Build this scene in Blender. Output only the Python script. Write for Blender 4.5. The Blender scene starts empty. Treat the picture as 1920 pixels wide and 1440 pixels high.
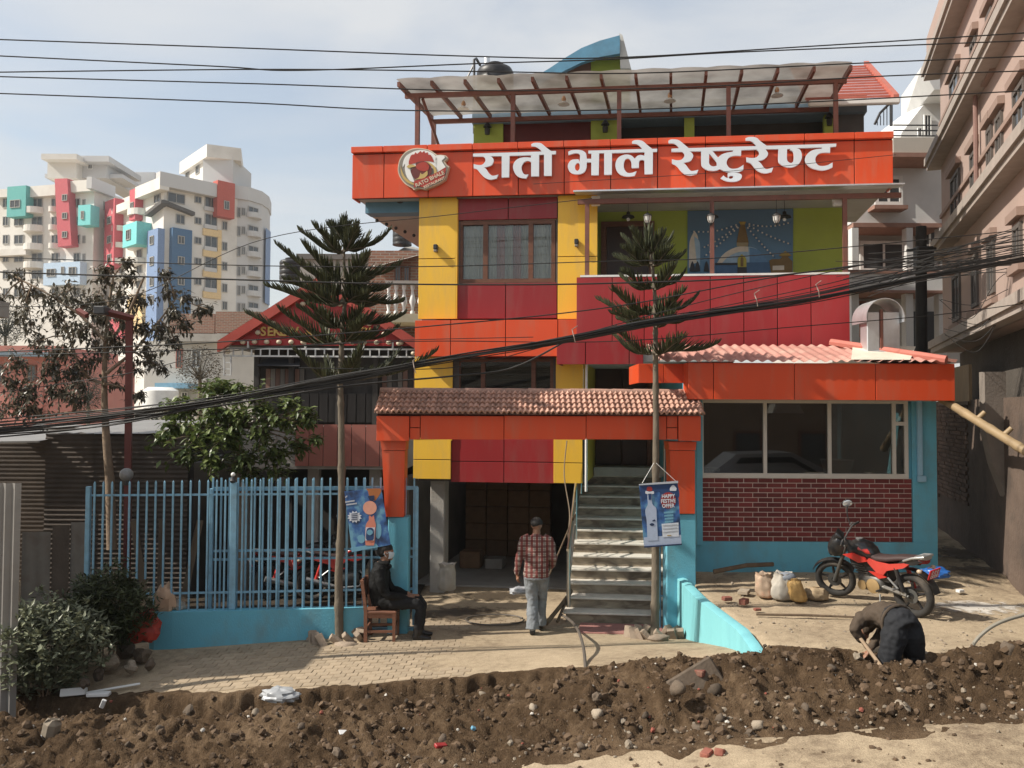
import bpy, bmesh, math, random
from mathutils import Vector, Matrix, noise
R = math.radians
rnd = random.Random(7)
scene = bpy.context.scene
COL = scene.collection

# ------------------------------------------------------------------ camera
F_PX, PITCH, ROLL, CAM_Z = 1550.0, R(1.88), R(0.30), 3.27      # focal length in photo pixels (1920 wide)
cam_d = bpy.data.cameras.new('camera'); cam = bpy.data.objects.new('camera', cam_d); COL.objects.link(cam)
cam_d.sensor_width = 36; cam_d.lens = 36 * F_PX / 1920; cam_d.clip_start = 0.05; cam_d.clip_end = 3000
CAMR = Matrix.Rotation(R(90) + PITCH, 3, 'X') @ Matrix.Rotation(ROLL, 3, 'Z')
cam.matrix_world = Matrix.Translation((0, 0, CAM_Z)) @ CAMR.to_4x4()
scene.camera = cam

# ------------------------------------------------------------------ sky, sun, exposure
SUN_EL, SUN_AZ = R(42), math.atan2(-0.195, -0.981)             # direction towards the sun (left, a little in front)
world = bpy.data.worlds.new('World'); scene.world = world; world.use_nodes = True
wn, wl = world.node_tree.nodes, world.node_tree.links
wn.clear()
w_out = wn.new('ShaderNodeOutputWorld'); w_bg = wn.new('ShaderNodeBackground')
sky = wn.new('ShaderNodeTexSky'); sky.sky_type = 'NISHITA'; sky.sun_disc = False
sky.sun_elevation = SUN_EL; sky.sun_rotation = R(90) - SUN_AZ
sky.air_density = 1.6; sky.dust_density = 4.0; sky.ozone_density = 1.5; sky.altitude = 1300
w_tc = wn.new('ShaderNodeTexCoord'); w_map = wn.new('ShaderNodeMapping')
w_map.inputs['Scale'].default_value = (1.0, 1.0, 3.2); w_map.inputs['Rotation'].default_value = (0.0, R(-16), R(20))
w_no = wn.new('ShaderNodeTexNoise'); w_no.inputs['Scale'].default_value = 2.1; w_no.inputs['Detail'].default_value = 7
w_no.inputs['Roughness'].default_value = 0.52; w_no.inputs['Distortion'].default_value = 0.35
w_rm = wn.new('ShaderNodeValToRGB'); w_rm.color_ramp.elements[0].position = 0.36; w_rm.color_ramp.elements[1].position = 0.62
w_rm.color_ramp.elements[0].color = (0.40, 0.40, 0.40, 1); w_rm.color_ramp.elements[1].color = (0.93, 0.93, 0.93, 1)
w_mx = wn.new('ShaderNodeMix'); w_mx.data_type = 'RGBA'
w_mx.inputs['B'].default_value = (5.0, 5.1, 5.2, 1)           # thin high cloud, in the sky's own units
wl.new(w_tc.outputs['Generated'], w_map.inputs['Vector']); wl.new(w_map.outputs['Vector'], w_no.inputs['Vector'])
wl.new(w_no.outputs['Fac'], w_rm.inputs['Fac']); wl.new(w_rm.outputs['Color'], w_mx.inputs['Factor'])
wl.new(sky.outputs['Color'], w_mx.inputs['A']); wl.new(w_mx.outputs['Result'], w_bg.inputs['Color'])
wl.new(w_bg.outputs['Background'], w_out.inputs['Surface'])
w_bg.inputs['Strength'].default_value = 0.115
sun_d = bpy.data.lights.new('sun', 'SUN'); sun_d.energy = 4.8; sun_d.angle = R(0.6); sun_d.color = (1.0, 0.93, 0.82)
sun = bpy.data.objects.new('sun', sun_d); COL.objects.link(sun)
SUNV = Vector((math.cos(SUN_AZ) * math.cos(SUN_EL), math.sin(SUN_AZ) * math.cos(SUN_EL), math.sin(SUN_EL)))
sun.rotation_euler = SUNV.to_track_quat('Z', 'Y').to_euler(); sun.location = SUNV * 60
vs = scene.view_settings; vs.view_transform = 'Standard'; vs.look = 'None'; vs.gamma = 1; vs.exposure = 0.42; vs.use_curve_mapping = False
scene.cycles.max_bounces = 6; scene.cycles.transparent_max_bounces = 12
scene.cycles.use_denoising = True

# ------------------------------------------------------------------ pixel -> place helpers
def ray(px, py):
    return CAMR @ Vector(((px - 960) / F_PX, (720 - py) / F_PX, -1.0))
def at(px, py, D):                       # point seen at a photo pixel, D metres away along the street's depth axis
    d = ray(px, py); return Vector((0, 0, CAM_Z)) + d * (D / d.y)
def onz(px, py, z):                      # point seen at a photo pixel on a level z
    d = ray(px, py); return Vector((0, 0, CAM_Z)) + d * ((z - CAM_Z) / d.z)
class Frame:                             # a plan frame: u runs along a front, v goes behind it
    def __init__(s, O, a, b=None):
        b = a if b is None else b
        s.O = Vector((O[0], O[1], 0)); s.U = Vector((math.cos(a), math.sin(a), 0)); s.V = Vector((-math.sin(b), math.cos(b), 0))
        s.M = Matrix(((s.U.x, s.V.x, 0, s.O.x), (s.U.y, s.V.y, 0, s.O.y), (0, 0, 1, 0), (0, 0, 0, 1)))
    def hit(s, px, py, v=0.0):
        d = ray(px, py); n = Vector((-s.U.y, s.U.x, 0)); P0 = s.O + s.V * v
        t = n.dot(P0) / n.dot(d); P = Vector((0, 0, CAM_Z)) + d * t
        return (P - P0).dot(s.U), P.z
    def w(s, u, v, z): return s.O + s.U * u + s.V * v + Vector((0, 0, z))
    def rc(s, x0, y0, x1, y1, v=0.0):    # rectangle seen between two pixels -> u0,u1,z0,z1
        ym, xm = (y0 + y1) / 2, (x0 + x1) / 2
        return s.hit(x0, ym, v)[0], s.hit(x1, ym, v)[0], s.hit(xm, y1, v)[1], s.hit(xm, y0, v)[1]
def between(p1, D1, p2, D2):             # frame along the line from pixel column p1 at depth D1 to p2 at D2
    A, B = at(p1, 771, D1), at(p2, 771, D2)
    return Frame(A, math.atan2(B.y - A.y, B.x - A.x))
WF = Frame((0, 0), 0)                    # street frame (gate and kitchen are square to it)

# ------------------------------------------------------------------ mesh builder
class G:
    def __init__(s): s.v = []; s.f = []
    def add(s, vs_, fs):
        n = len(s.v); s.v += [Vector(p) for p in vs_]; s.f += [tuple(i + n for i in f) for f in fs]; return s
    def box(s, x0, x1, y0, y1, z0, z1, b=0.0):
        if x0 > x1: x0, x1 = x1, x0
        if y0 > y1: y0, y1 = y1, y0
        if z0 > z1: z0, z1 = z1, z0
        b = min(b, (x1 - x0) * .45, (y1 - y0) * .45, (z1 - z0) * .45)
        if b <= 0:
            return s.add([(x, y, z) for z in (z0, z1) for y in (y0, y1) for x in (x0, x1)],
                     [(0, 2, 3, 1), (4, 5, 7, 6), (0, 1, 5, 4), (2, 6, 7, 3), (0, 4, 6, 2), (1, 3, 7, 5)])
        ring = lambda z, i: [(x0 + i + b, y0 + i, z), (x1 - i - b, y0 + i, z), (x1 - i, y0 + i + b, z), (x1 - i, y1 - i - b, z),
                             (x1 - i - b, y1 - i, z), (x0 + i + b, y1 - i, z), (x0 + i, y1 - i - b, z), (x0 + i, y0 + i + b, z)]
        return s.loft([ring(z0, b * .6), ring(z0 + b, 0), ring(z1 - b, 0), ring(z1, b * .6)])
    def loft(s, rings, caps=True, closed=True):
        n = len(rings[0]); vs_ = [p for r in rings for p in r]; fs = []
        for k in range(len(rings) - 1):
            for i in range(n if closed else n - 1):
                j = (i + 1) % n; fs.append((k * n + i, k * n + j, (k + 1) * n + j, (k + 1) * n + i))
        if caps and closed:
            fs.append(tuple(reversed(range(n)))); fs.append(tuple((len(rings) - 1) * n + i for i in range(n)))
        return s.add(vs_, fs)
    def tube(s, pts, rad, n=8, caps=True, sx=1.0, up=None):
        pts = [Vector(p) for p in pts]; m = len(pts)
        rads = rad if isinstance(rad, (list, tuple)) else [rad] * m
        rings = []; ref = Vector(up) if up else Vector((0.12, 0.21, 1)); pa = None
        for i in range(m):
            t = (pts[min(i + 1, m - 1)] - pts[max(i - 1, 0)]).normalized()
            if pa is None:
                a = ref.cross(t)
                if a.length < 1e-3: a = Vector((1, 0.1, 0)).cross(t)
            else: a = pa - t * pa.dot(t)
            a.normalize(); pa = a; b = t.cross(a)
            r = rads[i]; rx, ry = (r if isinstance(r, (tuple, list)) else (r * sx, r))
            rings.append([pts[i] + a * (rx * math.cos(2 * math.pi * k / n)) + b * (ry * math.sin(2 * math.pi * k / n)) for k in range(n)])
        return s.loft(rings, caps)
    def lathe(s, prof, c=(0, 0, 0), n=16, axis='Z', caps=True):
        rings = []
        for r, h in prof:
            ring = []
            for k in range(n):
                a = 2 * math.pi * k / n; x, y = r * math.cos(a), r * math.sin(a)
                p = (x, y, h) if axis == 'Z' else ((h, x, y) if axis == 'X' else (y, h, x))
                ring.append(Vector(p) + Vector(c))
            rings.append(ring)
        return s.loft(rings, caps)
    def ball(s, c, r, n=10, m=7, sq=(1, 1, 1)):
        return s.lathe([(r * math.sin(math.pi * (i + .02) / (m + .04)), -r * math.cos(math.pi * (i + .02) / (m + .04))) for i in range(m + 1)], (0, 0, 0), n)._tail(n * (m + 1), c, sq)
    def _tail(s, k, c, sq):
        for i in range(len(s.v) - k, len(s.v)):
            p = s.v[i]; s.v[i] = Vector((p.x * sq[0] + c[0], p.y * sq[1] + c[1], p.z * sq[2] + c[2]))
        return s
    def prism(s, pts, d0, d1, axis='Y'):     # polygon (a,b) extruded along an axis
        mk_ = {'Y': lambda a, b, d: (a, d, b), 'X': lambda a, b, d: (d, a, b), 'Z': lambda a, b, d: (a, b, d)}[axis]
        n = len(pts)
        return s.add([mk_(a, b, d0) for a, b in pts] + [mk_(a, b, d1) for a, b in pts],
                     [tuple(range(n)), tuple(reversed(range(n, 2 * n)))] + [(i, i + n, (i + 1) % n + n, (i + 1) % n) for i in range(n)])
    def quad(s, a, b, c, d): return s.add([a, b, c, d], [(0, 1, 2, 3)])
    def xf(s, M):
        s.v = [M @ p for p in s.v]; return s
    def mesh(s, name, M=None):
        me = bpy.data.meshes.new(name)
        me.from_pydata([(M @ p) if M else p for p in s.v], [], s.f)
        bm = bmesh.new(); bm.from_mesh(me); bmesh.ops.recalc_face_normals(bm, faces=bm.faces); bm.to_mesh(me); bm.free()
        return me

WM = {}
def tag(o, label, cat, group=None, kind=None):
    if label: o['label'] = label
    if cat: o['category'] = cat
    if group: o['group'] = group
    if kind: o['kind'] = kind
    return o
def thing(name, label, cat, loc, group=None, M=None):
    o = bpy.data.objects.new(name, None); COL.objects.link(o); o.empty_display_size = .2
    mw = M if M is not None else Matrix.Translation(loc)
    o.matrix_world = mw; WM[o] = mw.copy(); tag(o, label, cat, group)
    return o
def smooth_mesh(me, ang=40):
    for p in me.polygons: p.use_smooth = True
    if ang < 180: me.set_sharp_from_angle(angle=R(ang))
def mk(name, g, mat, parent=None, fr=None, smooth=None, label=None, kind=None, cat=None, group=None):
    """link a builder as ONE mesh object; g is in world coordinates, or in frame coordinates when fr is given"""
    M = None
    if fr is not None: M = fr.M if isinstance(fr, Frame) else fr
    if isinstance(g, G):
        vs_ = [(M @ p) if M is not None else p for p in g.v]
        if parent is not None: inv = WM[parent].inverted(); off = None
        else:
            lo = [min(p[i] for p in vs_) for i in range(3)]; hi = [max(p[i] for p in vs_) for i in range(3)]
            off = Vector(((lo[0] + hi[0]) / 2, (lo[1] + hi[1]) / 2, lo[2])); inv = Matrix.Translation(-off)
        gg = G(); gg.v = vs_; gg.f = g.f; me = gg.mesh(name, inv)
    else:
        me = g; off = None
        if parent is not None: me.transform(WM[parent].inverted() @ (M if M is not None else Matrix()))
        elif M is not None: me.transform(M)
    me.materials.clear() if not isinstance(mat, (list, tuple)) else None
    for m in (mat if isinstance(mat, (list, tuple)) else [mat]): me.materials.append(m)
    if smooth: smooth_mesh(me, smooth if smooth is not True else 40)
    o = bpy.data.objects.new(name, me); COL.objects.link(o)
    if parent is not None: o.parent = parent; WM[o] = WM[parent].copy()
    elif off is not None: o.location = off; WM[o] = Matrix.Translation(off)
    else: WM[o] = Matrix()
    return tag(o, label, cat, group, kind)
def struct(name, g, mat, fr=None, smooth=None):
    return mk(name, g, mat, None, fr, smooth, kind='structure')
def inst(name, me, parent, M):
    """a piece that shares mesh data; M is its world matrix"""
    o = bpy.data.objects.new(name, me); COL.objects.link(o); o.parent = parent
    o.matrix_local = WM[parent].inverted() @ M; WM[o] = M.copy(); return o
def copy_tree(o, M=None, parent=None):
    c = o.copy(); COL.objects.link(c); c.parent = parent
    if M is not None: c.matrix_world = M; WM[c] = M.copy()
    for ch in list(o.children): copy_tree(ch, None, c)
    return c
def TR(x, y, z, rz=0.0, rx=0.0, ry=0.0):
    return Matrix.Translation((x, y, z)) @ Matrix.Rotation(rz, 4, 'Z') @ Matrix.Rotation(ry, 4, 'Y') @ Matrix.Rotation(rx, 4, 'X')

# ------------------------------------------------------------------ materials
MATS = {}
def mat(name, col, rough=.6, var=.12, scale=6.0, bump=.0, bscale=40.0, metal=0.0, spec=.4, rand=0.0, dirt=None, dscale=2.0, damt=.5, coat=0.0, stretch=(1, 1, 1), trans=0.0, alpha=1.0, subs=0.0):
    if name in MATS: return MATS[name]
    m = bpy.data.materials.new(name); m.use_nodes = True; nt = m.node_tree; N, L = nt.nodes, nt.links
    b = N['Principled BSDF']; b.inputs['Roughness'].default_value = rough; b.inputs['Metallic'].default_value = metal
    b.inputs['Specular IOR Level'].default_value = spec; b.inputs['Coat Weight'].default_value = coat
    b.inputs['Transmission Weight'].default_value = trans; b.inputs['Alpha'].default_value = alpha
    tc = N.new('ShaderNodeTexCoord'); mp = N.new('ShaderNodeMapping'); mp.inputs['Scale'].default_value = stretch
    L.new(tc.outputs['Object'], mp.inputs['Vector'])
    no = N.new('ShaderNodeTexNoise'); no.inputs['Scale'].default_value = scale; no.inputs['Detail'].default_value = 5
    L.new(mp.outputs['Vector'], no.inputs['Vector'])
    hs = N.new('ShaderNodeHueSaturation'); hs.inputs['Color'].default_value = (*col, 1)
    mr = N.new('ShaderNodeMapRange'); mr.inputs['From Min'].default_value = .25; mr.inputs['From Max'].default_value = .75
    mr.inputs['To Min'].default_value = 1 - var; mr.inputs['To Max'].default_value = 1 + var
    L.new(no.outputs['Fac'], mr.inputs['Value']); val = mr.outputs['Result']
    if rand:
        oi = N.new('ShaderNodeObjectInfo'); m2 = N.new('ShaderNodeMapRange')
        m2.inputs['To Min'].default_value = 1 - rand; m2.inputs['To Max'].default_value = 1 + rand
        L.new(oi.outputs['Random'], m2.inputs['Value']); mu = N.new('ShaderNodeMath'); mu.operation = 'MULTIPLY'
        L.new(val, mu.inputs[0]); L.new(m2.outputs['Result'], mu.inputs[1]); val = mu.outputs[0]
    L.new(val, hs.inputs['Value']); colout = hs.outputs['Color']
    if dirt:
        n2 = N.new('ShaderNodeTexNoise'); n2.inputs['Scale'].default_value = dscale; n2.inputs['Detail'].default_value = 8; n2.inputs['Roughness'].default_value = .65
        L.new(mp.outputs['Vector'], n2.inputs['Vector'])
        r2 = N.new('ShaderNodeMapRange'); r2.inputs['From Min'].default_value = .48; r2.inputs['From Max'].default_value = .70; r2.inputs['To Max'].default_value = damt
        L.new(n2.outputs['Fac'], r2.inputs['Value']); mx = N.new('ShaderNodeMix'); mx.data_type = 'RGBA'
        mx.inputs['B'].default_value = (*dirt, 1); L.new(r2.outputs['Result'], mx.inputs['Factor']); L.new(colout, mx.inputs['A']); colout = mx.outputs['Result']
    L.new(colout, b.inputs['Base Color'])
    if bump:
        n3 = N.new('ShaderNodeTexNoise'); n3.inputs['Scale'].default_value = bscale; n3.inputs['Detail'].default_value = 6
        L.new(mp.outputs['Vector'], n3.inputs['Vector']); bp = N.new('ShaderNodeBump'); bp.inputs['Strength'].default_value = bump; bp.inputs['Distance'].default_value = .02
        L.new(n3.outputs['Fac'], bp.inputs['Height']); L.new(bp.outputs['Normal'], b.inputs['Normal'])
    if subs:
        b.inputs['Subsurface Weight'].default_value = subs
    MATS[name] = m; return m
def leafmat(name, col, col2, rough=.5, trans=.25):
    if name in MATS: return MATS[name]
    m = bpy.data.materials.new(name); m.use_nodes = True; N, L = m.node_tree.nodes, m.node_tree.links
    b = N['Principled BSDF']; b.inputs['Roughness'].default_value = rough; b.inputs['Specular IOR Level'].default_value = .35
    ge = N.new('ShaderNodeNewGeometry'); mx = N.new('ShaderNodeMix'); mx.data_type = 'RGBA'
    mx.inputs['A'].default_value = (*col, 1); mx.inputs['B'].default_value = (*col2, 1)
    L.new(ge.outputs['Random Per Island'], mx.inputs['Factor']); L.new(mx.outputs['Result'], b.inputs['Base Color'])
    tr = N.new('ShaderNodeBsdfTranslucent'); L.new(mx.outputs['Result'], tr.inputs['Color'])
    ms = N.new('ShaderNodeMixShader'); ms.inputs['Fac'].default_value = trans
    L.new(b.outputs['BSDF'], ms.inputs[1]); L.new(tr.outputs['BSDF'], ms.inputs[2]); L.new(ms.outputs['Shader'], N['Material Output'].inputs['Surface'])
    MATS[name] = m; return m
def glassmat(name, tint=(.75, .8, .8), refl=.10, rough=.02, op=.35):
    """thin window pane: mostly see-through, part mirror"""
    if name in MATS: return MATS[name]
    m = bpy.data.materials.new(name); m.use_nodes = True; N, L = m.node_tree.nodes, m.node_tree.links
    N.remove(N['Principled BSDF'])
    tr = N.new('ShaderNodeBsdfTransparent'); tr.inputs['Color'].default_value = (*[c * (1 - op) for c in tint], 1)
    gl = N.new('ShaderNodeBsdfGlossy'); gl.inputs['Roughness'].default_value = rough; gl.inputs['Color'].default_value = (.9, .93, .95, 1)
    fr = N.new('ShaderNodeFresnel'); fr.inputs['IOR'].default_value = 1.5
    ad = N.new('ShaderNodeMath'); ad.operation = 'ADD'; ad.use_clamp = True; ad.inputs[1].default_value = refl
    L.new(fr.outputs['Fac'], ad.inputs[0]); ms = N.new('ShaderNodeMixShader'); L.new(ad.outputs[0], ms.inputs['Fac'])
    L.new(tr.outputs['BSDF'], ms.inputs[1]); L.new(gl.outputs['BSDF'], ms.inputs[2]); L.new(ms.outputs['Shader'], N['Material Output'].inputs['Surface'])
    MATS[name] = m; return m
def text_mesh(txt, size, ext=.004, bold=0.0):
    c = bpy.data.curves.new('text', 'FONT'); c.body = txt; c.size = size; c.extrude = ext; c.offset = bold; c.align_x = 'CENTER'; c.align_y = 'CENTER'; c.resolution_u = 3
    o = bpy.data.objects.new('text', c); me = bpy.data.meshes.new_from_object(o); bpy.data.objects.remove(o); return me
def outline_mesh(loops, ext):
    """2D outlines (first outer, then holes) filled and extruded by +-ext along local Z"""
    c = bpy.data.curves.new('outline', 'CURVE'); c.dimensions = '2D'; c.fill_mode = 'BOTH'; c.extrude = ext
    for lp in loops:
        sp = c.splines.new('POLY'); sp.points.add(len(lp) - 1); sp.use_cyclic_u = True
        for i, p in enumerate(lp): sp.points[i].co = (p[0], p[1], 0, 1)
    o = bpy.data.objects.new('outline', c); me = bpy.data.meshes.new_from_object(o); bpy.data.objects.remove(o); return me
def soften(pts, k=5):
    """closed outline: (x,y) smooth points, (x,y,1) sharp corners -> dense polyline"""
    n = len(pts); out = []
    for i in range(n):
        p0, p1, p2, p3 = pts[i - 1], pts[i], pts[(i + 1) % n], pts[(i + 2) % n]
        c1, c2 = len(p1) > 2, len(p2) > 2
        out.append((p1[0], p1[1]))
        if c1 and c2: continue
        m1 = [(p2[j] - p0[j]) * .5 for j in (0, 1)] if not c1 else [(p2[j] - p1[j]) * .9 for j in (0, 1)]
        m2 = [(p3[j] - p1[j]) * .5 for j in (0, 1)] if not c2 else [(p2[j] - p1[j]) * .9 for j in (0, 1)]
        ln = math.hypot(p2[0] - p1[0], p2[1] - p1[1])
        for m in (m1, m2):
            l = math.hypot(*m)
            if l > 1.3 * ln and l > 0: m[0] *= 1.3 * ln / l; m[1] *= 1.3 * ln / l
        for q in range(1, k):
            t = q / k; a, b, c, d = 2 * t**3 - 3 * t * t + 1, t**3 - 2 * t * t + t, -2 * t**3 + 3 * t * t, t**3 - t * t
            out.append(tuple(a * p1[j] + b * m1[j] + c * p2[j] + d * m2[j] for j in (0, 1)))
    return out
def fbm(x, y, z=0.0, o=4): return noise.fractal(Vector((x, y, z)), 1.0, 2.0, o)

# palette
ORANGE = mat('orange_panel', (.64, .075, .022), .38, .05, 1.5, .05, 3, rand=.06, dirt=(.40, .17, .11), dscale=3.0, damt=.42, stretch=(1.6, 1.6, .28))
MAROON = mat('maroon_panel', (.27, .020, .024), .38, .07, 1.5, .05, 3, rand=.08, dirt=(.22, .09, .08), dscale=3.0, damt=.42, stretch=(1.6, 1.6, .28))
YELLOW = mat('yellow_panel', (.80, .48, .05), .42, .05, 1.5, .04, 3, rand=.04, dirt=(.46, .31, .15), dscale=3.0, damt=.38, stretch=(1.6, 1.6, .28))
REDP = mat('red_panel', (.33, .027, .030), .4, .06, 2, .04, 3, rand=.08, dirt=(.30, .09, .08), dscale=3.0, damt=.4, stretch=(1.6, 1.6, .28))
JOINT = mat('dark_joint', (.055, .012, .010), .8)
BLUE = mat('blue_paint', (.13, .41, .53), .62, .07, 3, .25, 60, dirt=(.17, .25, .26), dscale=2.4, damt=.55, stretch=(1, 1, .6))
BLUEM = mat('blue_metal', (.21, .40, .53), .45, .10, 9, .05, 60, dirt=(.16, .20, .22), dscale=6, damt=.5)
GREENW = mat('green_wall', (.34, .42, .075), .7, .06, 3, .1, 50, dirt=(.30, .34, .12), dscale=2, damt=.3)
BROWNST = mat('brown_steel', (.19, .075, .055), .5, .15, 6, .05, 40, dirt=(.12, .08, .06), dscale=5, damt=.5)
WOOD = mat('brown_wood', (.14, .060, .035), .5, .25, 6, .1, 30, stretch=(1, 1, 6))
WHITE = mat('white_paint', (.74, .74, .72), .5, .05, 5, dirt=(.45, .42, .38), dscale=3, damt=.3)
SOFFIT = mat('soffit_board', (.50, .49, .46), .7, .06, 3, dirt=(.32, .29, .26), dscale=2, damt=.4)
CONC = mat('concrete', (.36, .34, .31), .85, .12, 5, .3, 40, dirt=(.20, .18, .16), dscale=2.5, damt=.6)
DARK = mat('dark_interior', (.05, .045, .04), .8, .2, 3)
BLACKP = mat('black_plastic', (.018, .018, .020), .45, .2, 8, dirt=(.10, .09, .075), dscale=5, damt=.35)
STEEL = mat('polished_steel', (.62, .62, .60), .28, .08, 8, metal=1.0)
GALV = mat('galvanised', (.62, .64, .66), .42, .10, 5, .05, 12, metal=.75, dirt=(.40, .38, .35), dscale=3, damt=.35)
# ================================================================== THE GROUND
def sm(a, b, x):
    t = max(0.0, min(1.0, (x - a) / (b - a))); return t * t * (3 - 2 * t)
def lerp(a, b, t): return a + (b - a) * t
def pl(x, pts):                         # piecewise linear
    if x <= pts[0][0]: return pts[0][1]
    for (a, b), (c, d) in zip(pts, pts[1:]):
        if x <= c: return b + (d - b) * (x - a) / (c - a)
    return pts[-1][1]
def x_wall(Y): return 2.50 + (12.7 - Y) / 3.7 * .27
def road_z(X): return max(-.32, min(.78, .27 + .11 * X))
def edge_y(X): return pl(X, [(-7, 10.5), (-5, 10.15), (-2.5, 9.75), (0, 9.55), (2.4, 9.3), (2.9, 9.2), (3.4, 9.1), (5, 9.0), (7, 8.95)])
def toe_y(X): return pl(X, [(-7, 6.6), (-1.5, 6.9), (0, 7.3), (2, 7.25), (3.5, 7.15), (5, 7.0), (8, 6.9)])
def hgt(X, Y):
    zy = -.10 + .10 * sm(-5.5, -1.5, X)
    zr = road_z(X) + .02 * fbm(X * .8, Y * .8, 3)
    ramp = lerp(zr, zy, sm(9.0, 12.6, Y))
    terr = .80 - .12 * sm(12.8, 11.6, Y) + .025 * fbm(X * 1.3, Y * 1.3, 1) + .02 * fbm(X * 4, Y * 4, 5) + max(0, Y - 13) * .02
    terr = lerp(zr, terr, sm(7.6, 8.9, Y))
    if Y > 13.4: return lerp(zy, terr, sm(4.0, 6.9, X) if X < 6.9 else 1)
    return lerp(ramp, terr, sm(x_wall(Y) + .02, x_wall(Y) + .10, X))
def rim_y(X): return edge_y(X) + .12 * fbm(X * 2.3, 7.7) + .05 * fbm(X * 9, 3.3)
def bank(X, Y):                         # the dug-up strip along the road
    ye, yt = rim_y(X), toe_y(X) + .25 * fbm(X * 1.7, 2.2)
    t = (ye - Y) / (ye - yt)
    z0 = hgt(X, max(Y, ye)) if Y > ye else hgt(X, ye + .02)
    base = lerp(z0, road_z(X), sm(0, 1, t))
    rise = .05 + .20 * sm(-.5, 1.4, X) + .10 * fbm(X * .9, 4.4)
    cut = (.30 - .16 * sm(-.5, 1.2, X)) * sm(.0, .05, t) * sm(.26, .08, t)
    h = base - cut + rise * sm(.10, .42, t) * sm(1.0, .55, t)
    env = sm(-.02, .06, t) * sm(1.12, .9, t)
    lump = .10 * fbm(X * 2.6, Y * 2.6, 1) + .085 * abs(fbm(X * 6, Y * 6, 2)) + .048 * fbm(X * 14, Y * 14, 3) + .020 * fbm(X * 34, Y * 34, 9, 3)
    h += env * lump
    pit = math.exp(-(((X - 4.02) / .55) ** 2 + ((Y - 8.5) / .36) ** 2)); h -= .45 * pit
    return h + .02 * sm(.08, .0, t) - .10 * sm(-.03, -.075, t) - .10 * sm(1.1, 1.25, t)

SANDY = bpy.data.materials.new('sandy_ground'); SANDY.use_nodes = True
def ground_nodes(m, cols, bump=.5):
    N, L = m.node_tree.nodes, m.node_tree.links; b = N['Principled BSDF']; b.inputs['Roughness'].default_value = .95; b.inputs['Specular IOR Level'].default_value = .12
    tc = N.new('ShaderNodeTexCoord')
    def nz(sc, det=8, ro=.6):
        n = N.new('ShaderNodeTexNoise'); n.inputs['Scale'].default_value = sc; n.inputs['Detail'].default_value = det; n.inputs['Roughness'].default_value = ro
        L.new(tc.outputs['Object'], n.inputs['Vector']); return n
    a, c, d = nz(.9), nz(9, 10, .7), nz(70, 4, .6)
    rp = N.new('ShaderNodeValToRGB'); e = rp.color_ramp.elements; e[0].position, e[1].position = .33, .68
    e[0].color = (*cols[0], 1); e[1].color = (*cols[2], 1); k = e.new(.5); k.color = (*cols[1], 1)
    ad = N.new('ShaderNodeMath'); ad.operation = 'MULTIPLY_ADD'; ad.inputs[1].default_value = .45
    L.new(c.outputs['Fac'], ad.inputs[0]); mu = N.new('ShaderNodeMath'); mu.operation = 'MULTIPLY'; mu.inputs[1].default_value = .55
    L.new(a.outputs['Fac'], mu.inputs[0]); L.new(mu.outputs[0], ad.inputs[2]); L.new(ad.outputs[0], rp.inputs['Fac'])
    hs = N.new('ShaderNodeHueSaturation'); L.new(rp.outputs['Color'], hs.inputs['Color'])
    mr = N.new('ShaderNodeMapRange'); mr.inputs['From Min'].default_value = .3; mr.inputs['From Max'].default_value = .7; mr.inputs['To Min'].default_value = .78; mr.inputs['To Max'].default_value = 1.2
    L.new(d.outputs['Fac'], mr.inputs['Value']); L.new(mr.outputs['Result'], hs.inputs['Value']); L.new(hs.outputs['Color'], b.inputs['Base Color'])
    bp = N.new('ShaderNodeBump'); bp.inputs['Strength'].default_value = bump; bp.inputs['Distance'].default_value = .03
    m2 = N.new('ShaderNodeMath'); m2.operation = 'ADD'; L.new(c.outputs['Fac'], m2.inputs[0]); L.new(d.outputs['Fac'], m2.inputs[1])
    L.new(m2.outputs[0], bp.inputs['Height']); L.new(bp.outputs['Normal'], b.inputs['Normal'])
ground_nodes(SANDY, ((.15, .11, .075), (.36, .285, .195), (.47, .375, .26)))
EARTH = bpy.data.materials.new('dug_earth'); EARTH.use_nodes = True
ground_nodes(EARTH, ((.036, .022, .012), (.095, .061, .035), (.22, .152, .094)), 1.0)

def grid(xs, ys, fz):
    g = G(); n = len(xs)
    g.v = [Vector((x, y, fz(x, y))) for y in ys for x in xs]
    g.f = [(j * n + i, j * n + i + 1, (j + 1) * n + i + 1, (j + 1) * n + i) for j in range(len(ys) - 1) for i in range(n - 1)]
    return g
def frange(a, b, s): return [a + i * (b - a) / max(1, round((b - a) / s)) for i in range(max(1, round((b - a) / s)) + 1)]
def g_z(X, Y):
    if not (-16 < X < 17 and 1 < Y < 32):
        return pl(Y, [(-200, -.3), (3, 0), (32, -.35), (60, -3.0), (400, -9.0)]) - 0.0
    z = hgt(X, Y)
    if edge_y(X) - 3.4 < Y < edge_y(X) + .4 and toe_y(X) - .1 < Y: z -= .5 * sm(rim_y(X) + .10, rim_y(X) - .02, Y) * sm(toe_y(X) - .1, toe_y(X) + .25, Y)
    e = min(X + 16, 17 - X, 32 - Y) / 3.0
    return lerp(pl(Y, [(-200, -.3), (3, 0), (32, -.35), (60, -3.0), (400, -9.0)]), z, max(0, min(1, e)))
xs = [-900, -400, -200, -100, -60, -40, -28, -20, -16] + frange(-13, -6, .35) + frange(-5.8, 9, .10) + frange(9.4, 13, .4) + [17, 24, 40, 70, 120, 250, 600, 900]
ys = [-200, -60, -20, -6, 1, 2, 3, 4] + frange(4.4, 6, .2) + frange(6.1, 14, .09) + frange(14.5, 22, .5) + [24, 28, 32, 40, 60, 90, 140, 220, 400, 900]
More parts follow.
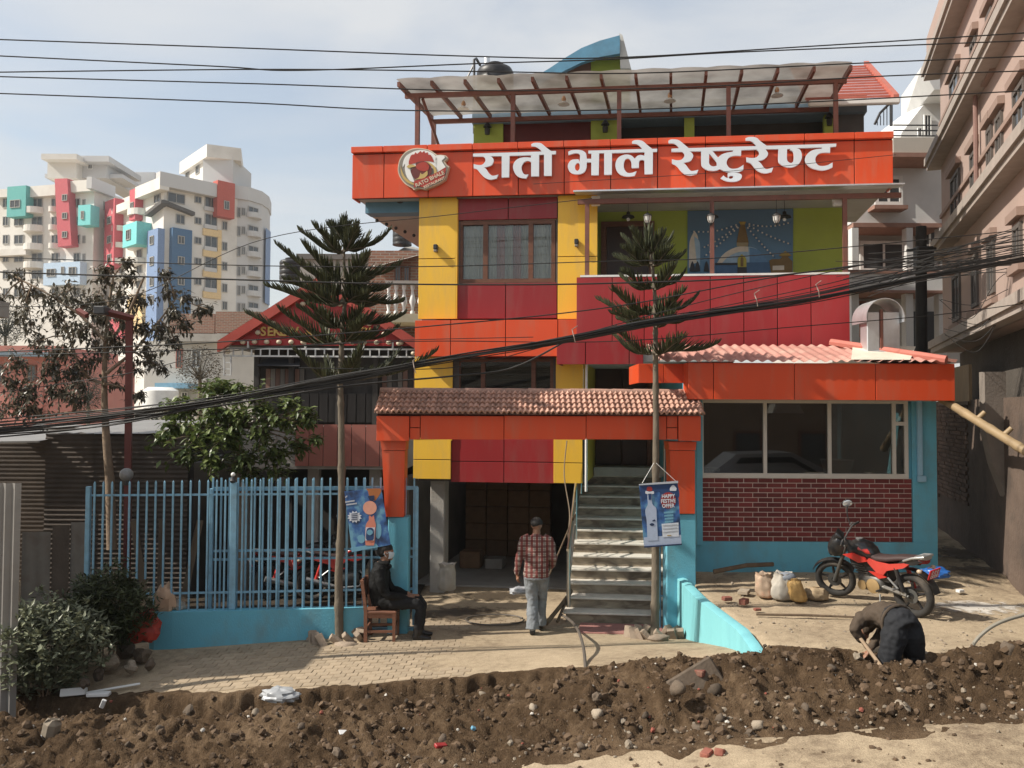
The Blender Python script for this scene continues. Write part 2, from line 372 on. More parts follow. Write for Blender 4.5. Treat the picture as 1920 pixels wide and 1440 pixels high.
struct('ground', grid(xs, ys, g_z), SANDY, smooth=180)
bk = grid(frange(-7.4, 8.2, .032), frange(6.3, 10.75, .03), bank)
keep = []
for f in bk.f:
    c = sum((bk.v[i] for i in f), Vector()) / 4
    ye, yt = edge_y(c.x), toe_y(c.x)
    if yt - .45 < c.y < ye + .22: keep.append(f)
bk.f = keep
used = sorted({i for f in keep for i in f}); rm = {o: n for n, o in enumerate(used)}
bk.v = [bk.v[i] for i in used]; bk.f = [tuple(rm[i] for i in f) for f in keep]
struct('dirt_bank', bk, EARTH, smooth=180)

# loose stones and clods
def rock(seed, n=1):
    bm = bmesh.new(); bmesh.ops.create_icosphere(bm, subdivisions=n, radius=1)
    for v in bm.verts:
        k = 1 + .55 * noise.noise(v.co * 1.3 + Vector((seed * 3.1, seed, 0))) + .12 * noise.noise(v.co * 3.1 + Vector((seed, 0, 0)))
        v.co *= k
    me = bpy.data.meshes.new('stone'); bm.to_mesh(me); bm.free(); return me
ROCKS = [rock(i, 1) for i in range(9)]; BIGR = [rock(20 + i, 2) for i in range(8)]
STONE = mat('stone', (.115, .088, .064), .9, .25, 9, .4, 25, rand=.35, dirt=(.09, .06, .04), dscale=6, damt=.7)
STONEP = mat('pale_stone', (.30, .25, .19), .9, .2, 9, .3, 25, rand=.25, dirt=(.14, .10, .07), dscale=5, damt=.6)
CLOD = mat('earth_clod', (.105, .069, .042), .95, .45, 3, .5, 30)
BRICKR = mat('broken_brick', (.24, .085, .06), .9, .2, 12, .4, 30, rand=.25, dirt=(.22, .17, .12), dscale=8, damt=.6)
def bank_top(X, Y): return bank(X, Y) if toe_y(X) - .3 < Y < edge_y(X) + .1 else hgt(X, Y)
def scatter(name, count, region, rmin, rmax, material, parent=None, pw=2.2, label=None, cat=None):
    g = G(); protos = [([v.co.copy() for v in m.vertices], [tuple(p.vertices) for p in m.polygons]) for m in ROCKS]
    k = 0; tries = 0
    while k < count and tries < count * 6:
        tries += 1; X, Y = region()
        if X is None: continue
        r = rmin + (rmax - rmin) * rnd.random() ** pw
        vs_, fs = rnd.choice(protos)
        Rm = Matrix.Rotation(rnd.random() * 6.3, 3, 'Z') @ Matrix.Rotation(rnd.random() * 6.3, 3, 'X')
        S = Vector((r, r * rnd.uniform(.6, 1), r * rnd.uniform(.5, .9))); c = Vector((X, Y, bank_top(X, Y) + r * .22))
        g.add([Rm @ Vector((p.x * S.x, p.y * S.y, p.z * S.z)) + c for p in vs_], fs); k += 1
    return mk(name, g, material, parent, kind='stuff', label=label, cat=cat)
def reg_bank():
    X = rnd.uniform(-6.2, 6.8); t = rnd.random(); return X, lerp(edge_y(X) + .0, toe_y(X) - .1, t)
def reg_toe():
    X = rnd.uniform(-4.5, 5.5); return X, toe_y(X) + rnd.gauss(.12, .22)
def reg_front():
    X = rnd.uniform(-.5, 6); return X, rnd.uniform(5.8, 7.1)
def reg_terr():
    X = rnd.uniform(2.9, 6.9); return X, rnd.uniform(8.7, 12.7)
scatter('earth_clods', 7000, reg_bank, .006, .055, CLOD, pw=6, label='brown clods of dug-up earth covering the bank', cat='earth')
scatter('gravel', 800, reg_bank, .007, .026, STONE, pw=2.4, label='small grey-brown stones strewn through the dug earth', cat='gravel')
scatter('pebbles', 420, reg_toe, .008, .036, STONEP, pw=2.2, label='pale pebbles along the foot of the earth bank', cat='gravel')
scatter('grit', 260, reg_front, .006, .03, CLOD, pw=3, label='crumbs of earth scattered on the sandy road', cat='gravel')
scatter('rubble_crumbs', 520, reg_terr, .006, .028, STONEP, pw=2.5, label='rubble crumbs scattered on the sandy terrace', cat='gravel')
scatter('litter', 70, reg_bank, .008, .026, mat('pale_litter', (.50, .47, .42), .8, .3, 4), pw=1.5, label='tiny pale scraps of litter in the dug earth', cat='litter'); scatter('brick_crumbs', 60, reg_bank, .010, .030, mat('brick_crumb', (.26, .08, .055), .9, .2, 9), pw=1.5, label='crumbs of red brick in the dug earth', cat='rubble')
SG = 'stones lying on the dug-up earth'
spots = [(1765, 1330), (780, 0)]
big = [(1385, 1348, .10), (1350, 1352, .075), (1270, 1298, .12), (1405, 1378, .07), (1420, 1366, .09), (1310, 1375, .09), (1590, 1355, .07), (1645, 1350, .06), (1690, 1340, .13), (1655, 1325, .07),
       (1890, 1222, .10), (1840, 1285, .07), (1895, 1300, .09), (1845, 1330, .05), (1070, 1360, .08), (1118, 1310, .07), (1120, 1345, .10), (1340, 1300, .10), (1365, 1335, .09), (1210, 1345, .06), (1000, 1330, .06),
       (1460, 1270, .05), (1520, 1280, .05), (1560, 1255, .06), (1610, 1235, .08), (1510, 1330, .06), (830, 1390, .07), (760, 1330, .05), (905, 1305, .06), (690, 1310, .05), (630, 1415, .07), (565, 1365, .06), (480, 1340, .07),
       (355, 1340, .12), (300, 1370, .07), (240, 1400, .06), (1180, 1400, .07), (1090, 1402, .06), (1440, 1300, .06), (1745, 1290, .06), (1790, 1285, .05), (960, 1290, .05), (1050, 1285, .05)]
for k, (px, py, r) in enumerate(big):
    P = at(px, py, 8.0)
    for _ in range(12):
        z = bank_top(P.x, P.y); P = onz(px, py, z)
        if P.y > 10.6: P = at(px, py, 10.6)
    me = rnd.choice(BIGR); o = bpy.data.objects.new('stone', me.copy()); COL.objects.link(o); o.data.materials.append(STONE if k % 4 else STONEP)
    for p in o.data.polygons: p.use_smooth = k % 3 != 0
    o.location = P + Vector((0, 0, r * .25)); o.rotation_euler = (rnd.random() * 6, rnd.random() * 6, rnd.random() * 6); o.scale = (r * .72, r * .58, r * .48)
    tag(o, '%s %s stone %s, %s' % ('large' if r >= .09 else 'middling' if r > .06 else 'small', 'brown' if k % 4 else 'pale', 'at the foot of the earth bank' if py > 1345 else 'on the slope of the earth bank', 'below the low blue wall' if px < 600 else 'below the seated person' if px < 850 else 'below the walking person' if px < 1150 else 'below the turquoise wall' if px < 1450 else 'left of the digging person' if px < 1640 else 'right of the digging person'), 'stone', SG)
for k, (px, py) in enumerate([(1325, 1415), (1350, 1412), (1300, 1313), (1135, 1316), (1255, 1352), (1310, 1262)]):
    P = at(px, py, 8.0)
    for _ in range(8): P = onz(px, py, bank_top(P.x, P.y))
    g = G().box(-.06, .06, -.04, .04, -.025, .035, .01); me = g.mesh('brick_piece'); me.materials.append(BRICKR)
    o = bpy.data.objects.new('brick_piece', me); COL.objects.link(o); o.location = P; o.rotation_euler = (rnd.uniform(-.5, .5), rnd.uniform(-.5, .5), rnd.random() * 6)
    tag(o, 'broken piece of red brick half buried in the earth bank', 'brick', 'broken bricks in the earth bank')
# concrete slab sticking out of the bank
P = onz(1310, 1290, .62); mk('concrete_slab', G().box(-.26, .26, -.05, .05, -.16, .20, .02), STONE, None, TR(P.x, P.y, P.z, .3, R(-28), R(-24)), label='tilted brown slab sticking out of the dug-up earth', cat='slab')

# ------------------------------------------------------------------ paved yard
PAVER = mat('paver', (.33, .26, .18), .92, .12, 14, .35, 60, rand=.13, dirt=(.20, .145, .09), dscale=1.4, damt=.75)
pv = thing('paved_yard', None, None, (-1.2, 11, 0)); pv['kind'] = 'structure'
PW, PD, GAP = .155, .132, .007
pm = G().box(-PW / 2 + GAP / 2, PW / 2 - GAP / 2, -PD / 2 + GAP / 2, PD / 2 - GAP / 2, -.03, .006, .004).mesh('paver'); pm.materials.append(PAVER)
cells = []
for j, y in enumerate(frange(9.3, 13.1, PD)):
    for i in range(-44, 30):
        x = i * PW + (PW / 2 if j % 2 else 0)
        if y < edge_y(x) + .12 + .1 * fbm(x * 2, y) or x > x_wall(y) - .12: continue
        if y > 11.75 + (x + 5.2) * .12 - .12 and x < -1.75: continue
        if x < -4.45 + (11.4 - y) * -.1 and y > 9: continue
        if (Vector((x, y)) - Vector((-2.5, 11.9))).length < .33 or (Vector((x, y)) - Vector((2.07, 11.95))).length < .30: continue
        dust = x + .9 + .7 * fbm(x * 1.1, y * 1.1, 8)
        if dust > 0 and y < 12.5 or rnd.random() < .02: continue
        cells.append((x, y))
cells.sort(key=lambda c: (c[1] > 12.4, abs(c[0] + 2.3) * .5 + (c[1] - 9.5)))
rest = G()
for k, (x, y) in enumerate(cells):
    z = hgt(x, y); sx_, sy_ = (hgt(x + .1, y) - hgt(x - .1, y)) / .2, (hgt(x, y + .1) - hgt(x, y - .1)) / .2
    M = TR(x, y, z + rnd.uniform(-.003, .004), rnd.uniform(-.02, .02), math.atan(sy_) + rnd.uniform(-.015, .015), -math.atan(sx_) + rnd.uniform(-.015, .015))
    if k < 300: inst('paver', pm, pv, M)
    else: rest.add([M @ v.co for v in pm.vertices], [tuple(p.vertices) for p in pm.polygons])
mk('paver_field', rest, PAVER, pv, kind='stuff')

SHADE_SOIL = bpy.data.materials.new('shaded_yard_soil'); SHADE_SOIL.use_nodes = True; ground_nodes(SHADE_SOIL, ((.022, .018, .014), (.045, .035, .026), (.085, .068, .050)), .8)
struct('shaded_yard_soil', grid(frange(-9.5, -1.6, .2), frange(12.0, 18.4, .2), lambda x, y: hgt(x, y) + .012 + .02 * fbm(x * 3, y * 3) + .015 if y > 12.02 + (x + 5.2) * .085 else hgt(x, y) - .03), SHADE_SOIL, smooth=180)  # dark soil sheet; its tone also carries the shade behind the fence
def patch_mat(name, col, rough):
    m = bpy.data.materials.new(name); m.use_nodes = True; N, L = m.node_tree.nodes, m.node_tree.links; b = N['Principled BSDF']; b.inputs['Roughness'].default_value = rough; b.inputs['Base Color'].default_value = (*col, 1)
    tc = N.new('ShaderNodeTexCoord'); mp = N.new('ShaderNodeMapping'); mp.inputs['Location'].default_value = (-.5, -.5, 0); L.new(tc.outputs['Generated'], mp.inputs['Vector']); sp = N.new('ShaderNodeSeparateXYZ'); L.new(mp.outputs['Vector'], sp.inputs['Vector'])
    cb_ = N.new('ShaderNodeCombineXYZ'); L.new(sp.outputs['X'], cb_.inputs['X']); L.new(sp.outputs['Y'], cb_.inputs['Y']); ln = N.new('ShaderNodeVectorMath'); ln.operation = 'LENGTH'; L.new(cb_.outputs['Vector'], ln.inputs[0])
    no = N.new('ShaderNodeTexNoise'); no.inputs['Scale'].default_value = 6; no.inputs['Detail'].default_value = 8; no.inputs['Roughness'].default_value = .65; L.new(tc.outputs['Object'], no.inputs['Vector'])
    ma = N.new('ShaderNodeMath'); ma.operation = 'MULTIPLY_ADD'; ma.inputs[1].default_value = 1.3; L.new(no.outputs['Fac'], ma.inputs[0]); L.new(ln.outputs['Value'], ma.inputs[2]); mr = N.new('ShaderNodeMapRange'); mr.inputs['From Min'].default_value = .85; mr.inputs['From Max'].default_value = 1.12; mr.inputs['To Min'].default_value = .85; mr.inputs['To Max'].default_value = 0
    L.new(ma.outputs[0], mr.inputs['Value']); L.new(mr.outputs['Result'], b.inputs['Alpha']); return m
def patch(name, label, cat, px, py, rx, ry, z_, m):
    cp = onz(px, py, z_); xs_p, ys_p = frange(cp.x - rx, cp.x + rx, .12), frange(cp.y - ry, cp.y + ry, .12)
    mk(name, grid(xs_p, ys_p, lambda x, y: hgt(x, y) + .012), m, None, smooth=180, label=label, cat=cat)
patch('cement_patch', 'white spill of cement dust on the sand right of the motorcycle', 'cement', 1838, 1138, .75, .42, .69, patch_mat('cement_dust', (.62, .58, .52), .95))
WETM = patch_mat('wet_ground', (.085, .065, .045), .45)
for px, py, rx, ry, z_, lab in ((860, 1152, .95, .55, 0, 'dark wet stain on the forecourt left of the walking person'), (925, 1118, 1.0, .45, 0, 'dark wet stain at the garage mouth'), (1805, 1050, .7, .9, .72, 'dark damp stain on the alley floor'), (1850, 1085, .8, .7, .70, 'dark damp stain where the alley meets the terrace')): patch('wet_stain', lab, 'stain', px, py, rx, ry, z_, WETM)
# ================================================================== THE RESTAURANT
MF = Frame((0, 14.5), R(-6), R(-11))      # red/yellow front; v=0 is the face of the yellow piers
B = thing('restaurant_building', 'red, yellow and orange panelled restaurant building with a roof terrace and balcony', 'building', MF.w(1.5, 2, 0))
def fbox(name, x0, y0, x1, y1, v0, v1, m, parent=B, fr=MF, b=0.0, hv=None):
    u0, u1, z0, z1 = fr.rc(x0, y0, x1, y1, v0 if hv is None else hv)
    return mk(name, G().box(u0, u1, v0, v1, z0, z1, b), m, parent, fr)
def panels(x0, y0, x1, y1, v0, cols, m, name='panel', parent=B, fr=MF, gap=.014, th=.03, back=True, rows=None):
    """cladding panels between pixel columns 'cols', joints recessed over a dark backing"""
    u0, u1, z0, z1 = fr.rc(x0, y0, x1, y1, v0); ym = (y0 + y1) / 2
    us = [u0] + [fr.hit(c, ym, v0)[0] for c in cols] + [u1]
    zs = [z0] + [fr.hit((x0 + x1) / 2, r_, v0)[1] for r_ in (rows or [])] + [z1]
    if back: mk('backing', G().box(u0 + .004, u1 - .004, v0 + th, v0 + th + .05, z0 + .004, z1 - .004), JOINT, parent, fr)
    for a, b_ in zip(us, us[1:]):
        for c, d in zip(zs, zs[1:]):
            mk(name, G().box(a + (gap / 2 if a != u0 else 0), b_ - (gap / 2 if b_ != u1 else 0), v0, v0 + th, c + (gap / 2 if c != zs[0] else 0), d - (gap / 2 if d != zs[-1] else 0), .004), m, parent, fr)
    return u0, u1, z0, z1
Z0 = lambda py, v=0, px=900: MF.hit(px, py, v)[1]
U0 = lambda px, py, v=0: MF.hit(px, py, v)[0]
zg = Z0(904); z2 = Z0(372); zfl = Z0(517, -.45, 1300)           # garage head, sign bottom, balcony rail
uL, uR1 = U0(781, 640), U0(1097, 640)
# -- core walls behind the cladding
uB, uE = 0, 0
CORE = mat('core_wall', (.10, .09, .085), .9)
mk('wall', G().box(uL + .03, uR1 - .03, .10, .30, zg, Z0(803)), CORE, B, MF); mk('wall', G().box(uL + .03, uR1 - .03, .21, .30, Z0(668), Z0(585)), CORE, B, MF); mk('wall', G().box(U0(800, 740), U0(858, 740), .09, .30, Z0(803) + .002, Z0(668) - .002), CORE, B, MF); mk('wall', G().box(U0(1036, 740), U0(1088, 740), .09, .30, Z0(803) + .002, Z0(668) - .002), CORE, B, MF); mk('wall', G().box(U0(800, 480), U0(860, 480), .09, .30, Z0(585) + .002, Z0(372)), CORE, B, MF); mk('wall', G().box(U0(1041, 480), U0(1090, 480), .09, .30, Z0(585) + .002, Z0(372)), CORE, B, MF)
# -- upper storey: yellow piers, maroon heads and aprons around the window
panels(785, 369, 855, 598, 0, [], YELLOW, rows=[485])
panels(1046, 366, 1120, 598, 0, [], YELLOW, rows=[481])
u0, u1, z0, z1 = MF.rc(856, 369, 1045, 412, .06); us = (u0 + u1) / 2
panels(857, 371, 1045, 411, .06, [953], MAROON)
panels(856, 531, 1044, 597, .06, [948], MAROON)
mk('pier_return', G().box(U0(855, 480) - .02, U0(856, 480) + .012, 0.002, .30, Z0(597), Z0(372)), YELLOW, B, MF)
# -- big curtained window
CURT = mat('curtain', (.58, .55, .50), .8, .08, 4); CURR = mat('curtain_rose', (.52, .27, .24), .8, .08, 4)
def window(x0, y0, x1, y1, v, mull, parent=B, fr=MF, m=WOOD, glass=None, fw=.07, name='window', depth=.10, curtain=True, bars=0):
    u0, u1, z0, z1 = fr.rc(x0, y0, x1, y1, v); ym = (y0 + y1) / 2
    W = thing_part(name, parent)
    g = G(); g.box(u0, u1, v, v + depth, z1 - fw, z1); g.box(u0, u1, v, v + depth, z0, z0 + fw)
    us = [u0] + [fr.hit(c, ym, v)[0] for c in mull] + [u1]
    g.box(u0, u0 + fw, v + .003, v + depth - .003, z0 + fw, z1 - fw); g.box(u1 - fw, u1, v + .003, v + depth - .003, z0 + fw, z1 - fw)
    for c in us[1:-1]: g.box(c - fw * .6, c + fw * .6, v + .003, v + depth - .003, z0 + fw, z1 - fw)
    mk('frame', g, m, W, fr)
    for a, b_ in zip(us, us[1:]):
        mk('pane', G().box(a + fw * .55, b_ - fw * .55, v + depth * .55, v + depth * .55 + .006, z0 + fw * .9, z1 - fw * .9), glass or glassmat('window_glass', (.9, .92, .9), .02, .02, .08), W, fr)
        if bars:
            gb = G()
            for k in range(bars):
                zz = lerp(z0 + fw, z1 - fw, (k + .5) / bars); gb.tube([(a + fw, v + depth * .9, zz), (b_ - fw, v + depth * .9, zz)], .006, 5)
            mk('security_bar', gb, DARKM, W, fr)
    return W, us, z0 + fw, z1 - fw
DARKM = mat('dark_metal', (.06, .06, .062), .45, .2, 8, metal=.6)
def thing_part(name, parent):
    o = bpy.data.objects.new(name, None); COL.objects.link(o); o.parent = parent; WM[o] = WM[parent].copy(); o.empty_display_size = .1; return o
W, us, wz0, wz1 = window(860, 413, 1041, 530, .10, [910, 995])
# curtains hang behind the glass in folds
def curtain(W, fr, ua, ub, v, za, zb, m, folds=9):
    n = folds * 6; lo, hi = [], []
    for i in range(n + 1):
        u = lerp(ua, ub, i / n); d = .025 * math.sin(i / 6 * 2 * math.pi) + .008 * math.sin(i * 1.3)
        lo.append((u, v + d, za)); hi.append((u, v + d * .8, zb))
    g = G(); g.loft([lo, hi], caps=False, closed=False); mk('curtain', g, m, W, fr, smooth=60)
n = 5
for k in range(n): curtain(W, MF, lerp(us[1] + .04, us[2] - .04, k / n), lerp(us[1] + .04, us[2] - .04, (k + 1) / n), .205, wz0, wz1, CURR if k % 2 else CURT, 3)
curtain(W, MF, us[0] + .05, us[1] - .04, .215, wz0, wz1, CURT, 5); curtain(W, MF, us[2] + .04, us[3] - .05, .215, wz0, wz1, CURT, 5)
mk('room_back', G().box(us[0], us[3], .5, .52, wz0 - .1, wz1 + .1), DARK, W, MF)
# -- orange string course between the storeys
panels(778, 600, 1082, 668, -.28, [845, 948, 1046], ORANGE, name='band_panel')
u0, u1, z0, z1 = MF.rc(778, 600, 1082, 668, -.28)
mk('band_top', G().box(u0 + .002, u1 - .002, -.23, .12, z1 - .04, z1 - .004), ORANGE, B, MF)
mk('band_soffit', G().box(u0 + .002, u1 - .002, -.23, .12, z0 + .002, z0 + .03), MAROON, B, MF)
# -- lower storey
panels(777, 669, 848, 826, 0, [], YELLOW, rows=[])
panels(775, 822, 845, 898, 0, [], YELLOW, rows=[862], back=True)
panels(1042, 669, 1093, 824, 0, [], YELLOW); panels(1038, 822, 1092, 906, 0, [], YELLOW, rows=[868])
panels(846, 824, 1040, 905, .05, [945], MAROON, rows=[866])
W, us, wz0, wz1 = window(856, 672, 1038, 800, .10, [905, 1000], bars=12, fw=.06)
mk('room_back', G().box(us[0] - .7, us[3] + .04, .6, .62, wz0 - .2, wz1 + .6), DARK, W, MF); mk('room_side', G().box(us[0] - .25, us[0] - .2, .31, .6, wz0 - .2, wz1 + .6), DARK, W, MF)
panels(846, 800, 1040, 824, .06, [], MAROON)
mk('slab_soffit', G().box(uL + .02, uR1 - .02, .12, 6.0, zg + .02, zg + .14), CONC, B, MF)
# -- garage under the building: side wall, back wall, grey column
gb = 5.6
mk('garage_wall', G().box(uL - .4, uR1 + 2.0, gb, gb + .2, -.1, zg + .02), mat('dirty_wall', (.16, .14, .12), .9, .2, 2), B, MF)
mk('garage_wall', G().box(uL - .5, uL - .3, .6, gb, -.1, zg + .02), MATS['dirty_wall'], B, MF)
mk('garage_wall', G().box(uR1 + .02, uR1 + .15, 2.6, gb, -.1, zg + .02), MATS['dirty_wall'], B, MF)
c0, c1 = U0(806, 1000, .35), U0(833, 1000, .35)
mk('column', G().box(c0, c1, .35, .65, -.1, zg + .02, .015), CONC, B, MF)
mk('garage_floor', G().box(uL - .3, uR1, .9, gb, -.08, .03), CONC, B, MF)
# -- stair-side bay: door on first floor, yellow return, dark lintel
uS0, uS1 = U0(1093, 760), U0(1260, 760)
zl = 2.21                                                      # first-floor level, top of the stairs
SV = 2.05                                                      # depth of the porch behind the piers
mk('porch_wall', G().box(uR1 - .06, uR1 - .004, .30, SV, zg, Z0(600)), YELLOW, B, MF)
mk('porch_back', G().box(uR1, U0(1330, 760, SV), SV, SV + .15, zl - .1, 5.0), mat('porch_plaster', (.22, .17, .12), .8, .1, 3), B, MF)
dz = Z0(690, SV - .06, 1160)
dW = thing_part('door', B)
da, db = U0(1117, 760, SV), U0(1214, 760, SV)
mk('door_frame', G().box(da - .07, da, SV - .09, SV - .005, zl, dz).box(db, db + .07, SV - .09, SV - .005, zl, dz).box(da - .07, db + .07, SV - .092, SV - .004, dz, dz + .08), WOOD, dW, MF)
mk('door_leaf', G().box(da + .005, (da + db) / 2, SV - .05, SV - .008, zl + .02, dz - .01, .01).box((da + db) / 2 + .01, db - .005, SV - .05, SV - .008, zl + .02, dz - .01, .01), mat('dark_door', (.045, .022, .015), .4, .2, 5), dW, MF)
mk('porch_floor', G().box(uR1 + .02, U0(1330, 760, 1.2), 1.45, SV - .005, zl - .16, zl), CONC, B, MF)
# -- maroon porch canopy over the stair head
pv_ = -.5
panels(1044, 641, 1206, 683, pv_, [1098, 1180], MAROON, name='canopy_panel')
u0, u1, z0, z1 = MF.rc(1044, 641, 1206, 683, pv_)
mk('canopy_slab', G().box(u0 + .01, u1 + 1.5, pv_ + .085, SV - .01, z0 + .05, z1 - .03), SOFFIT, B, MF)
mk('canopy_edge', G().box(u0 + .012, u0 + .04, pv_ + .085, -.01, z0, z1 - .002), MAROON, B, MF)
post = U0(1100, 720, pv_ + .3)
mk('porch_post', G().tube([(post, -.25, zl - .3), (post, -.25, z0 + .06)], .022, 10), WHITE, B, MF, smooth=True)
# -- balcony: red panelled parapet, green back wall, door, soffit
bv = -.45
u0, u1, zb0, zb1 = panels(1081, 517, 1593, 652, bv, [1148, 1208, 1268, 1332, 1395, 1458, 1521], REDP, name='parapet_panel')
uE = u1
mk('parapet_wall', G().box(u0 + .01, u1 - .01, bv + .085, bv + .20, zb0, zb1 - .01), MAROON, B, MF)
mk('parapet_coping', G().box(u0 + .06, u1 + .01, bv - .005, bv + .24, zb1 + .001, zb1 + .035), WHITE, B, MF)
mk('parapet_side', G().box(u0 + .004, u0 + .05, bv + .205, -.01, zb0, zb1 - .012), REDP, B, MF)
mk('balcony_floor', G().box(u0 + .06, u1 - .02, bv + .21, 1.2, zb0 + .15, zb0 + .35), SOFFIT, B, MF)
gv = 1.35
ga = U0(1119, 440, gv) - .3
mk('balcony_wall', G().box(ga, U0(1580, 440, gv), gv, gv + .2, zb0 + .2, z2 + .1), GREENW, B, MF)
mk('balcony_side_wall', G().box(ga - .02, ga + .14, .31, gv - .004, zb0 + .2, z2 + .1), GREENW, B, MF)
W = thing_part('door', B)
da, db, _, dz = MF.rc(1137, 425, 1217, 520, gv - .05)
mk('door_frame', G().box(da - .1, da, gv - .07, gv - .004, zb0 + .36, dz).box(db, db + .1, gv - .07, gv - .004, zb0 + .36, dz).box(da - .1, db + .1, gv - .073, gv - .003, dz, dz + .1), WOOD, W, MF)
mk('door_leaf', G().box(da + .004, db - .004, gv - .03, gv - .006, zb0 + .37, dz - .004), MATS['dark_door'], W, MF)
# -- the long orange sign fascia
sv = -.16
S0, S1, SZ0, SZ1 = MF.rc(660, 263, 1675, 361, sv)
cols = [720, 803, 887, 972, 1058, 1145, 1233, 1323, 1415, 1508, 1602]
us = [S0] + [U0(c, 310, sv) for c in cols] + [S1]
lip = .105
fas = thing_part('sign_fascia', B)
mk('backing', G().box(S0 + .01, S1 - .01, sv + .03, sv + .12, SZ0 + .01, SZ1 - .02), JOINT, fas, MF)
for a, b_ in zip(us, us[1:]):
    mk('panel', G().box(a + .007, b_ - .007, sv, sv + .03, SZ0, SZ1 - lip - .02, .004), ORANGE, fas, MF)
    mk('panel', G().box(a + .006, b_ - .006, sv - .07, sv + .10, SZ1 - lip, SZ1, .004), ORANGE, fas, MF)
mk('end_panel', G().box(S0 - .002, S0 + .028, sv + .032, .2, SZ0 + .002, SZ1 - lip - .02).box(S1 - .028, S1 + .002, sv + .032, .2, SZ0 + .002, SZ1 - lip - .02), ORANGE, fas, MF)
mk('end_panel', G().box(S0, S0 + .17, sv + .10, .2, SZ1 - lip, SZ1 - .002).box(S1 - .17, S1, sv + .10, .2, SZ1 - lip, SZ1 - .002), ORANGE, fas, MF)
mk('soffit', G().box(S0 + .03, S1 - .03, sv + .13, 2.6, SZ0 + .03, SZ0 + .11), SOFFIT, B, MF)
mk('roof_slab', G().box(S0 + .3, S1 - .3, .22, 5.0, SZ1 - .55, SZ1 - .35), CONC, B, MF)
mk('fascia_edge_light', G().ball((S0 + .75, sv + .5, SZ0 + .02), .11, 12, 6, (1, 1, .35)), DARKM, B, MF)
# soffit strip to the left with the blue board below and its row of small lamps
a0, a1 = U0(698, 378, .6), U0(784, 378, .6)
mk('eave_board', G().box(a0, a1 + .3, .25, .55, SZ0 - .17, SZ0 + .03), mat('blue_board', (.12, .25, .36), .6, .1, 4), B, MF)
mk('eave_soffit', G().add([(a0, .57, SZ0 - .16), (a1 + .3, .57, SZ0 - .16), (a1 + .3, 3.2, SZ0 - .55), (a0 + .6, 3.2, SZ0 - .55)], [(0, 1, 2, 3)]), SOFFIT, B, MF)
gl = G()
for k in range(7): gl.ball((lerp(a0, a1, .1 + .13 * k), .62 + .2 * k, SZ0 - .22 - .03 * k), .035, 8, 5)
mk('eave_lamp_row', gl, DARKM, B, MF)
# -- awning strip and brown posts along the balcony
A0, A1, AZ0, AZ1 = MF.rc(1083, 357, 1690, 374, bv + .1)
mk('awning_beam', G().box(A0, A1, bv + .09, bv + .16, AZ0 - .02, AZ0 + .06), BROWNST, B, MF)
mk('awning_sheet', G().add([(A0 - .05, bv - .12, SZ0 - .05), (A1, bv - .12, SZ0 - .05), (A1, sv - .005, SZ0 - .002), (A0 - .05, sv - .005, SZ0 - .002), (A0 - .05, bv - .12, SZ0 - .075), (A1, bv - .12, SZ0 - .075), (A1, sv - .005, SZ0 - .03), (A0 - .05, sv - .005, SZ0 - .03)],
   [(0, 1, 2, 3), (4, 7, 6, 5), (0, 4, 5, 1), (1, 5, 6, 2), (2, 6, 7, 3), (3, 7, 4, 0)]), GALV, B, MF)
for px in (1101, 1335, 1584):
    c = U0(px, 440, bv + .12); mk('balcony_post', G().box(c - .035, c + .035, bv + .08, bv + .15, zb1 + .034, AZ0 - .018), BROWNST, B, MF)
for px in (1117, 1571):
    c, z = MF.hit(px, 377, bv + .3); o = mk('loudspeaker', G().box(-.075, .075, -.07, .07, -.075, .075, .012), WHITE, None, TR(*MF.w(c, bv + .3, z), R(-6)), label='small white box loudspeaker at the %s end of the balcony' % ('yellow pier' if px < 1300 else 'far right'), cat='loudspeaker', group='balcony loudspeakers')

# -- roof terrace behind the fascia
rz = SZ1 - .35
tv = 2.3
def roofwall(x0, x1, m, v=tv, name='terrace_wall', top=215):
    a, b_ = U0(x0, 240, v), U0(x1, 240, v); mk(name, G().box(a, b_, v, v + .2, rz, Z0(top, v, (x0 + x1) / 2)), m, B, MF)
roofwall(888, 943, GREENW); roofwall(943, 1108, mat('dark_red_wall', (.10, .014, .014), .6), tv + .06); roofwall(1108, 1163, GREENW)
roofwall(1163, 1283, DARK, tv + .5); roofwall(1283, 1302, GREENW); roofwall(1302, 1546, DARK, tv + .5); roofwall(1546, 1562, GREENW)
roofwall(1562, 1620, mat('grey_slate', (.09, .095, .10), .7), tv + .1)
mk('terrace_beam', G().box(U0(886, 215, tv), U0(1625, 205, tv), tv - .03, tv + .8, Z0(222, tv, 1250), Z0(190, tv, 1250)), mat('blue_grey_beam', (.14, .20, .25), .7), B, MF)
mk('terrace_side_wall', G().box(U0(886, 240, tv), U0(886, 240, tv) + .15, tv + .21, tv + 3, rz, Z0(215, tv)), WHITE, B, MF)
mk('terrace_room', G().box(U0(900, 240, tv), U0(1600, 240, tv), tv + 1.2, tv + 4, rz, Z0(190, tv)), DARK, B, MF)
